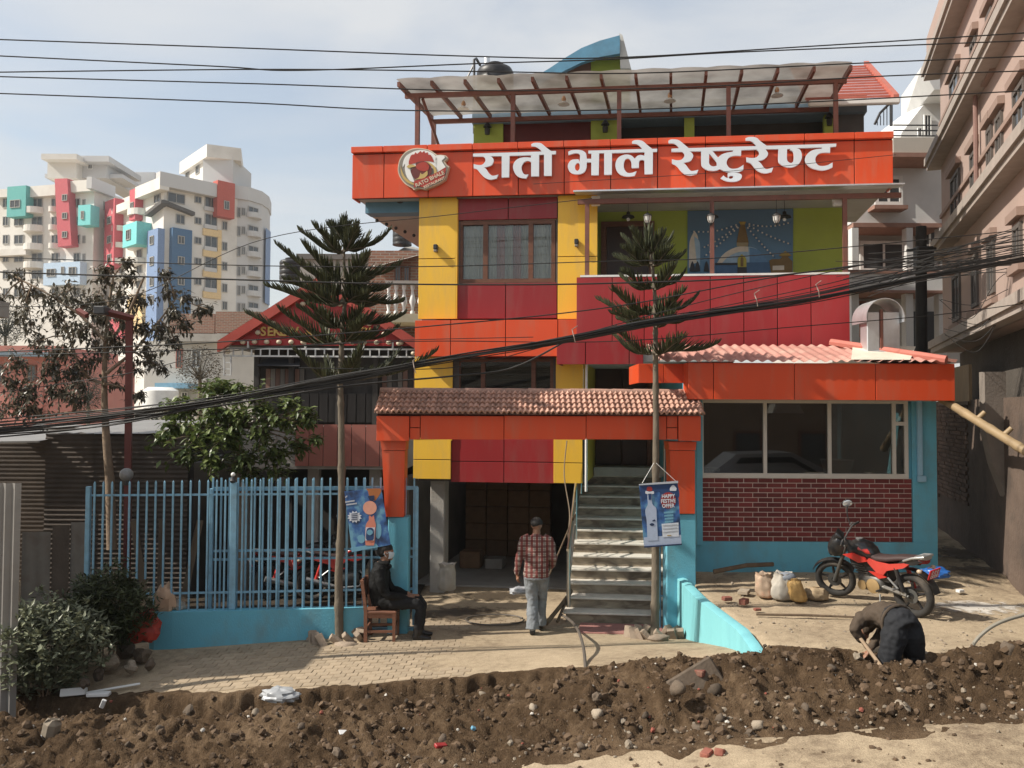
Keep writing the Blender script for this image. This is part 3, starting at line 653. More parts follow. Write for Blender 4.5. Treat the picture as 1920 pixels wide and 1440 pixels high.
# red tiled lean-to at the right end
LT = thing_part('lean_to_roof', B); ROOFT = mat('red_tile_roof', (.42, .135, .10), .6, .12, 8, rand=.1)
tc_, td = U0(1588, 200, tv + .2), U0(1650, 200, tv + .2); ze, zt = Z0(193, tv - .6, 1620), Z0(122, tv + 1.6, 1620)
nrow = 14
for k in range(nrow):
    t0, t1 = k / nrow, (k + 1) / nrow
    v0, v1 = lerp(tv - .7, tv + 1.6, t0), lerp(tv - .7, tv + 1.6, t1 + .02)
    za, zb_ = lerp(ze, zt, t0), lerp(ze, zt, t1)
    mk('tile_course', G().add([(tc_ - .9, v0, za + .045), (td + .02, v0, za + .045), (td + .02, v1, zb_ + .012), (tc_ - .9, v1, zb_ + .012), (tc_ - .9, v0, za), (td + .02, v0, za), (td + .02, v1, zb_ - .03), (tc_ - .9, v1, zb_ - .03)],
       [(0, 1, 2, 3), (4, 7, 6, 5), (0, 4, 5, 1), (1, 5, 6, 2), (2, 6, 7, 3), (3, 7, 4, 0)]), ROOFT, LT, MF)
mk('verge', G().add([(td + .02, tv - .75, ze - .03), (td + .12, tv - .75, ze - .03), (td + .12, tv + 1.65, zt + .0), (td + .02, tv + 1.65, zt), (td + .02, tv - .75, ze + .09), (td + .12, tv - .75, ze + .09), (td + .12, tv + 1.65, zt + .11), (td + .02, tv + 1.65, zt + .11)],
   [(0, 3, 2, 1), (4, 5, 6, 7), (0, 1, 5, 4), (1, 2, 6, 5), (2, 3, 7, 6), (3, 0, 4, 7)]), ROOFT, LT, MF)
mk('gutter', G().box(tc_ - .9, td + .12, tv - .82, tv - .72, ze - .10, ze + .01, .02), WHITE, LT, MF)
# curved blue roof of the stair tower behind the canopy
TVv = tv + .9
tw = thing_part('stair_tower', B)
pa = [(1000, 146), (1030, 128), (1060, 108), (1090, 90), (1125, 76), (1162, 66)]
top = [MF.hit(px, py, TVv) for px, py in pa]; bot = [MF.hit(px, py + 17 + 17 * (i / 5), TVv) for i, (px, py) in enumerate(pa)]
BLUER = mat('blue_roof_edge', (.10, .25, .37), .55, .12, 5, dirt=(.09, .14, .18), dscale=3, damt=.4)
g = G(); g.prism([(a, z) for a, z in top] + [(a, z) for a, z in reversed(bot)], TVv, TVv + .12); mk('blue_fascia', g, BLUER, tw, MF)
g = G(); g.loft([[(a, v, z - .03) for a, z in top] for v in (TVv + .125, TVv + 3.0)], False, False); mk('curved_roof', g, SOFFIT, tw, MF)
wl0, wl1 = U0(1108, 140, TVv + .5), U0(1183, 140, TVv + .5)
mk('tower_wall', G().prism([(wl0, rz + .3), (wl1, rz + .3), (wl1 - .02, Z0(133, TVv + .5, 1180)), (U0(1163, 100, TVv + .5), Z0(70, TVv + .5, 1160)), (wl0, Z0(98, TVv + .5, 1108))], TVv + .5, TVv + .6), GREENW, tw, MF)
mk('tower_soffit', G().prism([(U0(1015, 140, TVv + .52), Z0(150, TVv + .52, 1015)), (wl0 - .005, Z0(150, TVv + .52, 1108)), (wl0 - .005, Z0(112, TVv + .52, 1108))], TVv + .52, TVv + .56), mat('rose_boards', (.23, .13, .10), .7, .1, 5), tw, MF)
mk('tower_gable', G().prism([(U0(1162, 100, TVv + .3), Z0(68, TVv + .3, 1163)), (U0(1168, 100, TVv + .3), Z0(72, TVv + .3, 1168)), (U0(1184, 130, TVv + .3), Z0(134, TVv + .3, 1184)), (U0(1164, 130, TVv + .3), Z0(134, TVv + .3, 1164))], TVv + .14, TVv + .49), SOFFIT, tw, MF)

# ------------------------------------------------------------------ roof canopy (pergola)
can = thing('roof_terrace_canopy', 'brown steel canopy with milky plastic sheets on the roof terrace', 'canopy', MF.w(1.5, 0, rz))
SHEET = bpy.data.materials.new('milky_sheet'); SHEET.use_nodes = True
_n, _l = SHEET.node_tree.nodes, SHEET.node_tree.links; _b = _n['Principled BSDF']; _b.inputs['Roughness'].default_value = .35
_no = _n.new('ShaderNodeTexNoise'); _no.inputs['Scale'].default_value = 1.6; _no.inputs['Detail'].default_value = 8
_cr = _n.new('ShaderNodeValToRGB'); _cr.color_ramp.elements[0].color = (.17, .15, .125, 1); _cr.color_ramp.elements[1].color = (.40, .375, .335, 1); _cr.color_ramp.elements[0].position = .3; _cr.color_ramp.elements[1].position = .65
_tc = _n.new('ShaderNodeTexCoord'); _l.new(_tc.outputs['Object'], _no.inputs['Vector']); _l.new(_no.outputs['Fac'], _cr.inputs['Fac']); _l.new(_cr.outputs['Color'], _b.inputs['Base Color'])
_t = _n.new('ShaderNodeBsdfTranslucent'); _l.new(_cr.outputs['Color'], _t.inputs['Color']); _m = _n.new('ShaderNodeMixShader'); _m.inputs['Fac'].default_value = .36
_l.new(_b.outputs['BSDF'], _m.inputs[1]); _l.new(_t.outputs['BSDF'], _m.inputs[2])
_tr = _n.new('ShaderNodeBsdfTransparent'); _m2 = _n.new('ShaderNodeMixShader'); _m2.inputs['Fac'].default_value = .08
_l.new(_m.outputs['Shader'], _m2.inputs[1]); _l.new(_tr.outputs['BSDF'], _m2.inputs[2]); _l.new(_m2.outputs['Shader'], _n['Material Output'].inputs['Surface'])
cv0, cv1 = .05, 2.2
zf, zbk = MF.hit(1170, 137, cv0)[1], MF.hit(1170, 206, cv1)[1]
CL, CR = U0(744, 160, cv0), U0(1599, 117, cv0)
def czv(v): return lerp(zf, zbk, (v - cv0) / (cv1 - cv0))
nr = 14
ru = [lerp(CL + .03, CR - .03, k / (nr - 1)) for k in range(nr)]
for u in ru:
    d = .045
    mk('rafter', G().add([(u - .025, cv0, czv(cv0) - .09), (u + .025, cv0, czv(cv0) - .09), (u + .025, cv1, czv(cv1) - .09), (u - .025, cv1, czv(cv1) - .09), (u - .025, cv0, czv(cv0) - .005), (u + .025, cv0, czv(cv0) - .005), (u + .025, cv1, czv(cv1) - .005), (u - .025, cv1, czv(cv1) - .005)],
        [(0, 3, 2, 1), (4, 5, 6, 7), (0, 1, 5, 4), (1, 2, 6, 5), (2, 3, 7, 6), (3, 0, 4, 7)]), BROWNST, can, MF)
for a, b_ in zip(ru, ru[1:]):
    n_ = 6; lo = []
    for k in range(n_ + 1):
        u = lerp(a, b_, k / n_); s_ = .015 * math.sin(k / n_ * math.pi)
        lo.append(u)
    g = G(); g.loft([[(u, v, czv(v) + .004 + .02 * math.sin(i / 6 * math.pi) + .01 * fbm(u * 1.5, v)) for i, u in enumerate(lo)] for v in (cv0 - .12, cv0 + .6, cv0 + 1.4, cv1 + .02)], False, False)
    mk('sheet', g, SHEET, can, MF, smooth=60)
for v, dz_ in ((cv0 + .42, .095), (cv1 - .06, .095)):
    mk('beam', G().box(CL + .02, CR - .02, v - .03, v + .03, czv(v) - dz_ - .085, czv(v) - dz_), BROWNST, can, MF)
pvv = cv0 + .42
for px in (783, 962, 1161, 1366, 1567):
    u = U0(px, 215, pvv); mk('post', G().box(u - .038, u + .038, pvv - .038, pvv + .038, rz, czv(pvv) - .182), BROWNST, can, MF)
for u in (CL + .35,): mk('brace', G().tube([(u, pvv, czv(pvv) - .2), (u + .25, cv1 - .3, rz + .02)], .035, 4), BROWNST, can, MF)
u = U0(815, 225, cv1); mk('post', G().box(u - .04, u + .04, cv1 - .1, cv1 - .02, rz, czv(cv1) - .18), BROWNST, can, MF)

# ------------------------------------------------------------------ the sign: letters and badge
LET = mat('white_acrylic', (.66, .70, .75), .35, .03, 3)
def z2f(pts, ox, oy, v, sc=.09375):
    out = []
    for p in soften(pts): out.append(MF.hit(ox + p[0] * sc, oy + p[1] * sc, v))
    return out
w1 = [[(80,358,1),(1455,318,1),(1400,262),(1330,222),(1245,210,1),(1243,170,1),(1290,148),(1380,143),(1450,160),(1540,235),(1640,308,1),(1735,305,1),(1732,370,1),(1652,375,1),(1650,803,1),(1497,803,1),(1497,380,1),(1400,383,1),(1397,812,1),(1240,815,1),(1240,530,1),(1170,505),(1090,540),(1048,630),(1065,720),(1110,775),(1187,775,1),(1140,858,1),(1010,835),(925,765),(878,640),(905,530),(985,460),(1110,432),(1235,440,1),(1235,392,1),(808,402,1),(800,832,1),(652,838,1),(652,410,1),(435,412,1),(480,455),(488,520),(440,595),(300,638,1),(345,670),(395,745),(470,800),(585,778,1),(550,858,1),(420,880),(310,835),(220,745),(160,675),(95,655,1),(90,568,1),(170,585),(260,580),(320,520),(322,460),(285,418,1),(80,418,1)]]
w2 = [[(462,352,1),(1010,338,1),(1545,320,1),(1490,262),(1430,222),(1335,212,1),(1335,170,1),(1380,147),(1480,143),(1560,170),(1640,240),(1740,318,1),(1838,315,1),(1835,375,1),(1752,380,1),(1748,818,1),(1585,822,1),(1580,548,1),(1530,535),(1485,555),(1472,610,1),(1472,695,1),(1325,697,1),(1320,590),(1290,530),(1240,510),(1190,545),(1168,640),(1185,730),(1245,795),(1330,795),(1425,762,1),(1390,852,1),(1250,868),(1110,835),(1030,755),(1003,650),(1025,545),(1090,470),(1200,432),(1310,445),(1390,512,1),(1440,460),(1510,440),(1580,455,1),(1585,382,1),(935,400,1),(930,830,1),(778,832,1),(778,402,1),(678,405,1),(668,840,1),(522,842,1),(520,585,1),(430,588,1),(425,690),(380,780),(280,822),(160,818),(85,765),(52,670),(75,590),(140,535),(265,525,1),(284,582,1),(292,520),(295,450),(270,415),(190,405),(65,440,1),(60,375,1),(130,345),(260,338),(350,355),(415,410),(430,515,1),(522,517,1),(522,410,1),(462,410,1)],
      [(240,600),(200,645),(200,720),(245,758),(285,715),(288,640),(275,606)]]
w3 = [[(95,315,1),(255,305,1),(200,245),(140,210),(35,205,1),(35,155,1),(90,130),(190,130),(260,155),(340,220),(440,302,1),(660,297,1),(1100,280,1),(1800,262,1),(1740,200),(1680,158),(1578,152,1),(1578,105,1),(1640,82),(1740,82),(1810,105),(1878,170),(1998,255,1),(2733,235,1),(3388,212,1),(3386,270,1),(3268,283,1),(3263,395,1),(3133,392),(3033,420),(2973,500),(2983,590),(3053,655),(3193,650),(3313,588,1),(3313,685,1),(3193,735),(3053,740),(2893,695),(2793,610),(2763,530),(2793,440),(2883,360),(2993,325),(3098,318,1),(3098,288,1),(2603,303,1),(2663,335),(2698,420),(2693,520),(2633,620),(2523,680),(2393,680),(2283,630),(2233,560),(2231,320,1),(1973,325,1),(2023,400),(2003,470),(1923,535),(1823,558,1),(1883,610),(1933,680),(1993,722),(2128,690,1),(2098,780,1),(1973,803),(1863,780),(1773,715),(1683,610),(1593,575,1),(1591,485,1),(1683,500),(1783,490),(1843,430),(1838,370),(1793,328,1),(1490,342,1),(1485,455,1),(1340,455),(1240,495),(1197,580),(1215,655),(1270,705),(1350,715),(1440,695),(1535,635,1),(1530,740,1),(1430,782),(1290,785),(1180,770),(1060,715,1),(1000,745),(900,752),(790,730),(710,670),(690,600),(688,365,1),(465,368,1),(520,420),(525,480),(470,560),(330,598,1),(385,640),(440,715),(500,760),(632,735,1),(600,820,1),(480,845),(370,825),(280,755),(200,660),(105,610,1),(103,525,1),(200,545),(290,535),(345,480),(350,420),(310,375,1),(95,375,1)],
      [(850,410,1),(1000,585,1),(1003,655,1),(940,668),(880,650),(848,600)], [(915,358,1),(1325,345,1),(1320,375,1),(1200,395),(1100,430),(1025,490,1)],
      [(2405,318,1),(2470,318,1),(2458,338,1),(2515,365),(2540,430),(2538,530),(2510,588),(2465,598),(2415,560),(2402,500)]]
w4 = [[(1220,805,1),(1300,790),(1420,800),(1490,830),(1500,880),(1470,930),(1390,965),(1270,970),(1170,950),(1078,905,1),(1135,848,1),(1175,885),(1225,905,1)], [(1238,882),(1290,852),(1330,870),(1310,905),(1262,914)]]
lv = sv - .075
sg = thing('sign_lettering', 'white raised Devanagari lettering across the long orange fascia', 'lettering', MF.w(2, lv, SZ0 + .2))
ROTL = Matrix(((1, 0, 0, 0), (0, 0, -1, 0), (0, 1, 0, 0), (0, 0, 0, 1)))
for nm, loops, ox, oy in (('word', w1, 880, 255), ('word', w2, 1060, 250), ('word', w3, 1250, 250), ('vowel_mark', w4, 1250, 250)):
    me = outline_mesh([z2f(lp, ox, oy, lv) for lp in loops], .022)
    me.transform(Matrix.Translation((0, lv, 0)) @ ROTL); mk(nm, me, LET, sg, MF)
# badge: layers of a round rooster emblem
lg = thing('round_badge_sign', 'round red, white and gold rooster-head badge on the orange fascia', 'sign', MF.w(U0(795, 320, sv), sv - .07, Z0(355, sv, 795)))
LSC, LOX, LOY = 140 / 1833, 730, 260
def lay(loops, v, ext, col, name):
    me = outline_mesh([[MF.hit(LOX + p[0] * LSC, LOY + p[1] * LSC, sv) for p in soften(lp)] for lp in loops], ext)
    me.transform(Matrix.Translation((0, v, 0)) @ ROTL); return mk(name, me, col, lg, MF)
GOLD = mat('badge_gold', (.50, .36, .13), .4, .1, 5); BDARK = mat('badge_black', (.03, .03, .03), .4); BRED = mat('badge_red', (.36, .045, .03), .4, .12, 9); BDR = mat('badge_dark_red', (.13, .03, .025), .45, .1, 9); CREAM = mat('badge_cream', (.60, .50, .38), .45)
GREYB = mat('badge_grey', (.22, .20, .17), .45)
lay([[(700,270),(860,280),(1050,330),(1210,440,1),(1300,435),(1420,455),(1465,510),(1430,570),(1390,595,1),(1450,690,1),(1505,715,1),(1465,840),(1410,1030,1),(1250,1140),(920,1285,1),(760,1255),(640,1295,1),(590,1240),(430,1150),(310,1000),(255,850),(255,720),(300,540),(420,380),(560,300)]], sv - .05, .045, CREAM, 'badge_plate')
lay([[(700,300),(860,305),(1040,355),(1200,470,1),(1300,455),(1410,475),(1440,515),(1400,560),(1350,590,1),(1425,700,1),(1480,735,1),(1390,1020,1),(1240,1115),(915,1260,1),(760,1235),(650,1265,1),(600,1215),(440,1120),(330,985),(275,840),(280,700),(320,560),(430,405),(570,325)]], sv - .098, .004, GREYB, 'badge_ground')
lay([[(560,400),(700,340),(860,325),(1040,370),(1170,460),(1220,560),(1180,760),(1060,760),(800,700),(560,760),(640,1040),(670,1110,1),(560,1080),(470,960),(430,800),(430,660),(375,740),(390,600),(450,480)]], sv - .104, .003, WHITE, 'badge_white')
lay([[(1180,480),(1260,455),(1370,465),(1400,510),(1340,570),(1330,600),(1420,740,1),(1215,870,1),(1195,740),(1170,620)]], sv - .1045, .0025, WHITE, 'badge_white')
lay([[(540,560),(580,460),(640,430,1),(650,445,1),(690,380,1),(730,420,1),(815,350,1),(850,395,1),(900,345,1),(925,405,1),(985,380,1),(1000,440,1),(1060,450),(1110,540),(1130,620),(1040,600),(900,600),(700,640),(540,680),(525,620)]], sv - .110, .003, BRED, 'comb')
lay([[(700,640),(850,600),(1000,640),(1080,760),(1070,900),(980,1000),(800,1010),(690,1040),(600,930),(580,820),(640,760),(700,720)]], sv - .1105, .003, BDR, 'head')
lay([[(780,650),(920,620),(1010,700),(1010,800),(900,850),(780,820),(700,740)]], sv - .116, .002, BRED, 'face')
lay([[(470,740,1),(540,685),(640,690),(710,725,1),(620,745),(540,770,1)]], sv - .1165, .003, GOLD, 'beak')
lay([[(940,600,1),(1080,660),(1180,760),(1210,890),(1150,930,1),(1130,800),(1060,700)]], sv - .1165, .002, GOLD, 'feather')
lay([[(670,1050,1),(770,1000),(815,880,1),(860,920),(980,830,1),(985,930),(900,1010),(760,1040)]], sv - .118, .002, GOLD, 'feather')
lay([[(330,690,1),(350,800),(420,960),(520,1060),(650,1140,1),(640,1180,1),(480,1110),(370,980),(330,840)]], sv - .1065, .002, GOLD, 'feather')
lay([[(660,1085,1),(900,1010),(1210,880),(1440,745,1),(1395,1010,1),(1240,1100),(915,1245,1),(760,1215),(650,1245,1)]], sv - .1175, .003, BRED, 'banner')
def badge_text(txt, px, py, size, m):
    u, z = MF.hit(px, py, sv); me = text_mesh(txt, size, .0015, size * .02)
    me.transform(Matrix.Translation((u, sv - .124, z)) @ ROTL @ Matrix.Rotation(R(24), 4, 'Z')); mk('badge_text', me, m, lg, MF)
badge_text('RATO BHALE', 809.5, 339.5, .094, CREAM); badge_text('RESTAURANT', 818, 346, .066, CREAM)
# ================================================================== STAIRS
SF = Frame((.83, 12.9), R(-5), R(-9))
st = thing('entrance_staircase', 'marble clad staircase with steel handrail rising from the gate to the first floor', 'staircase', SF.w(.8, 0, 0))
MARB = bpy.data.materials.new('veined_marble'); MARB.use_nodes = True
_n, _l = MARB.node_tree.nodes, MARB.node_tree.links; _b = _n['Principled BSDF']; _b.inputs['Roughness'].default_value = .35
_tc = _n.new('ShaderNodeTexCoord'); _mp = _n.new('ShaderNodeMapping'); _mp.inputs['Rotation'].default_value = (0, R(38), R(12)); _mp.inputs['Scale'].default_value = (1, 1, 3)
_no = _n.new('ShaderNodeTexNoise'); _no.inputs['Scale'].default_value = 3.2; _no.inputs['Detail'].default_value = 7; _no.inputs['Distortion'].default_value = .8
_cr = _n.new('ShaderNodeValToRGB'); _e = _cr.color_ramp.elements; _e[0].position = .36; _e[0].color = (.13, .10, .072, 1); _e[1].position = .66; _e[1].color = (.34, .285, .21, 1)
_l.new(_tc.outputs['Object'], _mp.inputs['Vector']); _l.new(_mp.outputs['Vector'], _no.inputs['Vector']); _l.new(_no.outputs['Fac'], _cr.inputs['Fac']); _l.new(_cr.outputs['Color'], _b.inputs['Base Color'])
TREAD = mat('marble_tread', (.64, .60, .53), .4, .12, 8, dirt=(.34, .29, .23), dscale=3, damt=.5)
SW, RH, TD = 1.66, .170, .28
tv0 = 0.0
for n in range(1, 14):
    v = (n - 1) * TD + (.10 if n > 6 else 0); z = n * RH; td = TD + (.10 if n == 6 else 0)
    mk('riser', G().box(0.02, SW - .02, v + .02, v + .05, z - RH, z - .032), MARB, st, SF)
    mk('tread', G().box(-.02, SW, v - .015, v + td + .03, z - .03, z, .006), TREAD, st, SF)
mk('stair_slab', G().prism([(.30, -.02), (6 * TD + .06, 6 * RH - .17), (12 * TD + .16, 12 * RH - .10), (12 * TD + .5, 12 * RH - .10), (12 * TD + .5, 12 * RH - .34), (.62, -.02)], .03, SW - .03, 'X'), CONC, st, SF)
mk('floor_mat', G().box(.25, 1.5, -.62, -.06, .0, .03, .008), mat('dusty_red_mat', (.30, .14, .12), .95, .15, 10, .3, 60), None, SF, label='dusty red mat in front of the lowest stair', cat='mat')
g = G(); rail = []
def rz_at(v): return (v / TD + 1) * RH if v < 6 * TD else ((v - .1) / TD + 1) * RH
for k, v in enumerate((.12, 1.5, 2.7, 3.55)):
    z = rz_at(v); h = .92; mk('baluster', G().tube([(.05, v, z - .02), (.05, v, z + h)], .028 if k else .034, 10), STEEL, st, SF, smooth=True); rail.append((.05, v, z + h))
mk('handrail', G().tube([(.05, -.02, rail[0][2] - .04)] + rail, .026, 10), STEEL, st, SF, smooth=True)
for h in (.25, .45, .65): mk('rail', G().tube([(p[0], p[1], p[2] - .92 + h) for p in rail], .012, 8), STEEL, st, SF, smooth=True)
for v in (1.5, 2.7): mk('baluster', G().tube([(SW - .06, v, rz_at(v) - .02), (SW - .06, v, rz_at(v) + .9)], .024, 8), STEEL, st, SF, smooth=True)
# boards leaning under the stairs
BOARD = mat('old_board', (.12, .085, .055), .85, .3, 8, .3, 30, rand=.25, stretch=(1, 1, .2))
def stick(px0, py0, D0, px1, py1, D1, r, m, label, cat='plank', n=6, name='plank', group=None, flat=1.0):
    a, b = at(px0, py0, D0), at(px1, py1, D1)
    mid = (a + b) / 2 + Vector((rnd.uniform(-.01, .01), 0, rnd.uniform(-.01, .01)))
    return mk(name, G().tube([a, mid, b], r, n, sx=flat), m, None, label=label, cat=cat, group=group)
stick(1025, 1168, 12.45, 1072, 1108, 13.3, .05, BOARD, 'broad dark board leaning under the lower stairs', n=4, flat=.5)
stick(1045, 1166, 12.6, 1066, 1120, 13.2, .025, BOARD, 'narrow dark lath leaning beside the broad board under the stairs', n=4)
stick(1028, 1082, 13.9, 1078, 965, 13.5, .016, BOARD, 'long thin pole leaning from the garage floor to the stair rail', 'pole', name='pole')
# ================================================================== GATE PORTAL
gt = thing('gate_portal', 'orange gate portal with a clay tiled little roof over the entrance', 'gate', at(1010, 1180, 12.3))
GY = 12.2
def gbox(name, x0, y0, x1, y1, Y0, Y1, m, parent=None, b=.006): return fbox(name, x0, y0, x1, y1, Y0, Y1, m, parent or gt, WF, b)
def taper(x0t, x1t, yt, x0b, x1b, yb, Y0, Y1, m, name):
    a, b_ = WF.hit(x0t, yt, Y0), WF.hit(x1t, yt, Y0); c, d = WF.hit(x0b, yb, Y0), WF.hit(x1b, yb, Y0)
    return mk(name, G().loft([[(a[0], Y0, a[1]), (b_[0], Y0, a[1]), (b_[0], Y1, a[1]), (a[0], Y1, a[1])], [(c[0], Y0, c[1]), (d[0], Y0, c[1]), (d[0], Y1, c[1]), (c[0], Y1, c[1])]]), m, gt)
taper(716, 759, 845, 722, 757, 969, GY - .02, GY + .33, ORANGE, 'pillar_cladding'); taper(713, 761, 826, 716, 760, 844, GY - .03, GY + .34, ORANGE, 'pillar_cap')
taper(1256, 1303, 845, 1260, 1303, 963, GY - .02, GY + .33, ORANGE, 'pillar_cladding'); taper(1253, 1306, 828, 1255, 1304, 844, GY - .03, GY + .34, ORANGE, 'pillar_cap')
pz = lambda px, py: WF.hit(px, py, GY)[1]
a, b_ = WF.hit(727, 1050, GY)[0], WF.hit(765, 1050, GY)[0]; mk('pillar', G().box(a, b_, GY, GY + .31, -.1, pz(740, 970), .01), BLUE, gt)
a, b_ = WF.hit(1250, 1050, GY)[0], WF.hit(1305, 1050, GY)[0]; mk('pillar', G().box(a, b_, GY, GY + .31, -.1, pz(1270, 964), .01), BLUE, gt)
bc = [[706, 768], [768, 788, 'v'], [788, 945], [945, 1099], [1099, 1250], [1250, 1271, 'v'], [1271, 1314]]
for c in bc:
    u0, u1, z0, z1 = WF.rc(c[0], 780, c[1], 824, GY - .12); e = len(c) == 2 and (c[0] == 706 or c[1] == 1314)
    if len(c) == 3:
        zm = (z0 + z1) / 2; mk('beam_panel', G().box(u0 + .006, u1 - .006, GY - .115, GY - .08, zm + .006, z1 - .002, .003), ORANGE, gt); mk('beam_panel', G().box(u0 + .006, u1 - .006, GY - .115, GY - .08, z0, zm - .006, .003), ORANGE, gt)
    else: mk('beam_panel', G().box(u0 + .004, u1 - .004, GY - (.15 if e else .12), GY - .08, z0 - (.02 if e else 0), z1, .004), ORANGE, gt)
u0, u1, z0, z1 = WF.rc(708, 780, 1312, 823, GY - .1); mk('beam_core', G().box(u0, u1, GY - .079, GY + .42, z0 + .01, z1 + .04), JOINT, gt)
mk('beam_back', G().box(u0 + .01, u1 - .01, GY + .421, GY + .45, z0 + .012, z1 + .04), ORANGE, gt)
TILE = mat('clay_tile', (.42, .245, .185), .85, .16, 20, .3, 60, rand=.22, dirt=(.13, .11, .10), dscale=3.0, damt=.6)
L0, L1 = WF.hit(702, 775, GY - .22)[0], WF.hit(1322, 775, GY - .22)[0]
ez, rz_ = WF.hit(1000, 777, GY - .24)[1], WF.hit(1000, 735, GY + .30)[1]
NT, NRW = 60, 5; tw_ = (L1 - L0) / NT
prof = [(tw_ * (k / 8 - .5) * 1.04, .020 * math.cos(2 * math.pi * (k / 8 - .5)) if k < 9 else 0) for k in range(9)]
dyr = .54 / NRW; sl = math.atan2(rz_ - ez, .54)
tl = dyr / math.cos(sl) + .035
g = G(); g.loft([[(x, -.012 * math.cos(x / tw_ * 6.283), h + .034) for x, h in prof], [(x, tl, h) for x, h in prof]], False, False); g.loft([[(x, -.012 * math.cos(x / tw_ * 6.283), h + .034) for x, h in prof], [(x, 0, h + .006) for x, h in prof]], False, False)
tm = g.mesh('tile'); tm.materials.append(TILE); smooth_mesh(tm, 50)
for r_ in range(NRW):
    for k in range(NT):
        y = GY - .24 + r_ * dyr; z = ez + (rz_ - ez) * r_ / NRW
        inst('tile', tm, gt, TR(L0 + (k + .5) * tw_ + rnd.uniform(-.004, .004), y + rnd.uniform(-.006, .006), z + .015 + rnd.uniform(-.003, .003), rnd.uniform(-.03, .03), sl + rnd.uniform(-.02, .02)))
g = G()
mk('roof_deck', G().add([(L0 + .02, GY - .21, ez - .005), (L1 - .02, GY - .21, ez - .005), (L1 - .02, GY + .30, rz_ - .025), (L0 + .02, GY + .30, rz_ - .025), (L0 + .02, GY + .8, ez + .02), (L1 - .02, GY + .8, ez + .02)], [(0, 1, 2, 3), (3, 2, 5, 4), (0, 4, 5, 1), (0, 3, 4), (1, 5, 2)]), TILE, gt)
nr_ = 15
rmesh = G().tube([(0, 0, 0), ((L1 - L0) / nr_ + .02, 0, 0)], [.062, .056], 10).mesh('ridge_tile'); rmesh.materials.append(TILE); smooth_mesh(rmesh, 50)
for k in range(nr_): inst('ridge_tile', rmesh, gt, TR(L0 + k * (L1 - L0) / nr_, GY + .30, rz_ - .005, 0, 0, rnd.uniform(-.008, .008)))
# ================================================================== KITCHEN WING
KT = thing('kitchen_wing', 'low blue kitchen wing with red brick panel, wide windows and orange fascia', 'building', at(1530, 1065, 12.9))
KY, FY = 12.9, 12.2
kx = lambda px, py=900, Y=KY: WF.hit(px, py, Y)[0]
kz = lambda py, px=1500, Y=KY: WF.hit(px, py, Y)[1]
X0, X1, XR = kx(1305), kx(1757), kx(1712)
zb, zs0, zs1, zf0, zf1 = .60, kz(1016), kz(897), kz(755), kz(690)
def kb(name, x0, x1, y0, y1, z0, z1, m, b=.004): return mk(name, G().box(x0, x1, y0, y1, z0, z1, b), m, KT)
kb('base_wall', X0, X1, KY, KY + .25, zb - .3, zs0, BLUE)
kb('pier', kx(1711), X1, KY - .004, KY + .25, zs0, zf1, BLUE); kb('pier', X0, kx(1316), KY - .06, KY + .25, zs0 - .05, zf1, BLUE)
kb('side_wall', X1 - .25, X1 - .002, KY + .251, KY + 3.4, zb - .3, zf1, BLUE); kb('side_wall', X0 + .002, X0 + .2, KY + .251, KY + 3.2, zb - .3, zf1, BLUE)
kb('rear_wall', X0, X1, KY + 3.4, KY + 3.6, zb, zf1, mat('kitchen_inside', (.10, .085, .07), .8, .2, 3)); kb('floor_slab', X0 + .2, X1 - .25, KY + .26, KY + 3.39, zb, zb + .2, CONC)
BA, BB = kx(1316), kx(1710)
mb = mk('brick_panel', G().box(BA, BB, KY + .02, KY + .22, zs0 + .002, zs1), mat('cream_mortar', (.70, .60, .53), .9, .1, 10), KT)
BRK = mat('painted_brick', (.17, .026, .024), .62, .15, 18, .35, 90, rand=.34, dirt=(.11, .045, .04), dscale=5, damt=.6)
rows = 13; rh = (zs1 - zs0) / rows; bl = (BB - BA) / 14.4; mj = .013
bmesh_ = G().box(-bl / 2 + mj / 2, bl / 2 - mj / 2, -.012, .03, -rh / 2 + mj / 2, rh / 2 - mj / 2, .003).mesh('brick'); bmesh_.materials.append(BRK)
half = {}
for r_ in range(rows):
    x = BA - (bl / 2 if r_ % 2 else bl * .12)
    while x < BB - .01:
        a, b_ = max(BA, x), min(BB, x + bl)
        if b_ - a > .03:
            M = TR((a + b_) / 2, KY + .02, zs0 + (r_ + .5) * rh)
            if b_ - a < bl * .98: M = M @ Matrix.Diagonal(((b_ - a) / bl, 1, 1, 1))
            inst('brick', bmesh_, mb, M)
        x += bl
ALU = mat('aluminium_frame', (.60, .56, .50), .45, .05, 5)
g = G(); mx_ = [1316, 1435, 1556, 1677, 1700]
fw = .045
g.box(BA, kx(1704), KY + .0, KY + .10, zs1 + .001, zs1 + .075); g.box(BA, kx(1704), KY + .0, KY + .08, zf0 - .01, zf0 + .06)
for px in mx_: c = kx(px, 820); g.box(c - fw * .6, c + fw * .6, KY + .003, KY + .077, zs1 + .076, zf0 - .011)
g.box(kx(1677), kx(1702), KY + .004, KY + .075, kz(797), kz(790))
wk = mk('kitchen_window', g, ALU, KT)
KGL = glassmat('kitchen_glass', (.75, .74, .70), .07, .02, .45)
for a, b_ in zip(mx_[:3], mx_[1:4]): mk('pane', G().box(kx(a, 820) + .02, kx(b_, 820) - .02, KY + .035, KY + .041, zs1 + .07, zf0 - .005), KGL, wk)
mk('pane', G().box(kx(1677) + .02, kx(1700) - .01, KY + .036, KY + .042, zs1 + .07, zf0 - .005), KGL, wk)
kb('window_reveal', kx(1704), kx(1711), KY + .04, KY + .25, zs1, zf0, BLUE)
kb('window_head', X0 + .21, kx(1711), KY + .10, KY + .25, zf0 + .06, zf1, CONC)
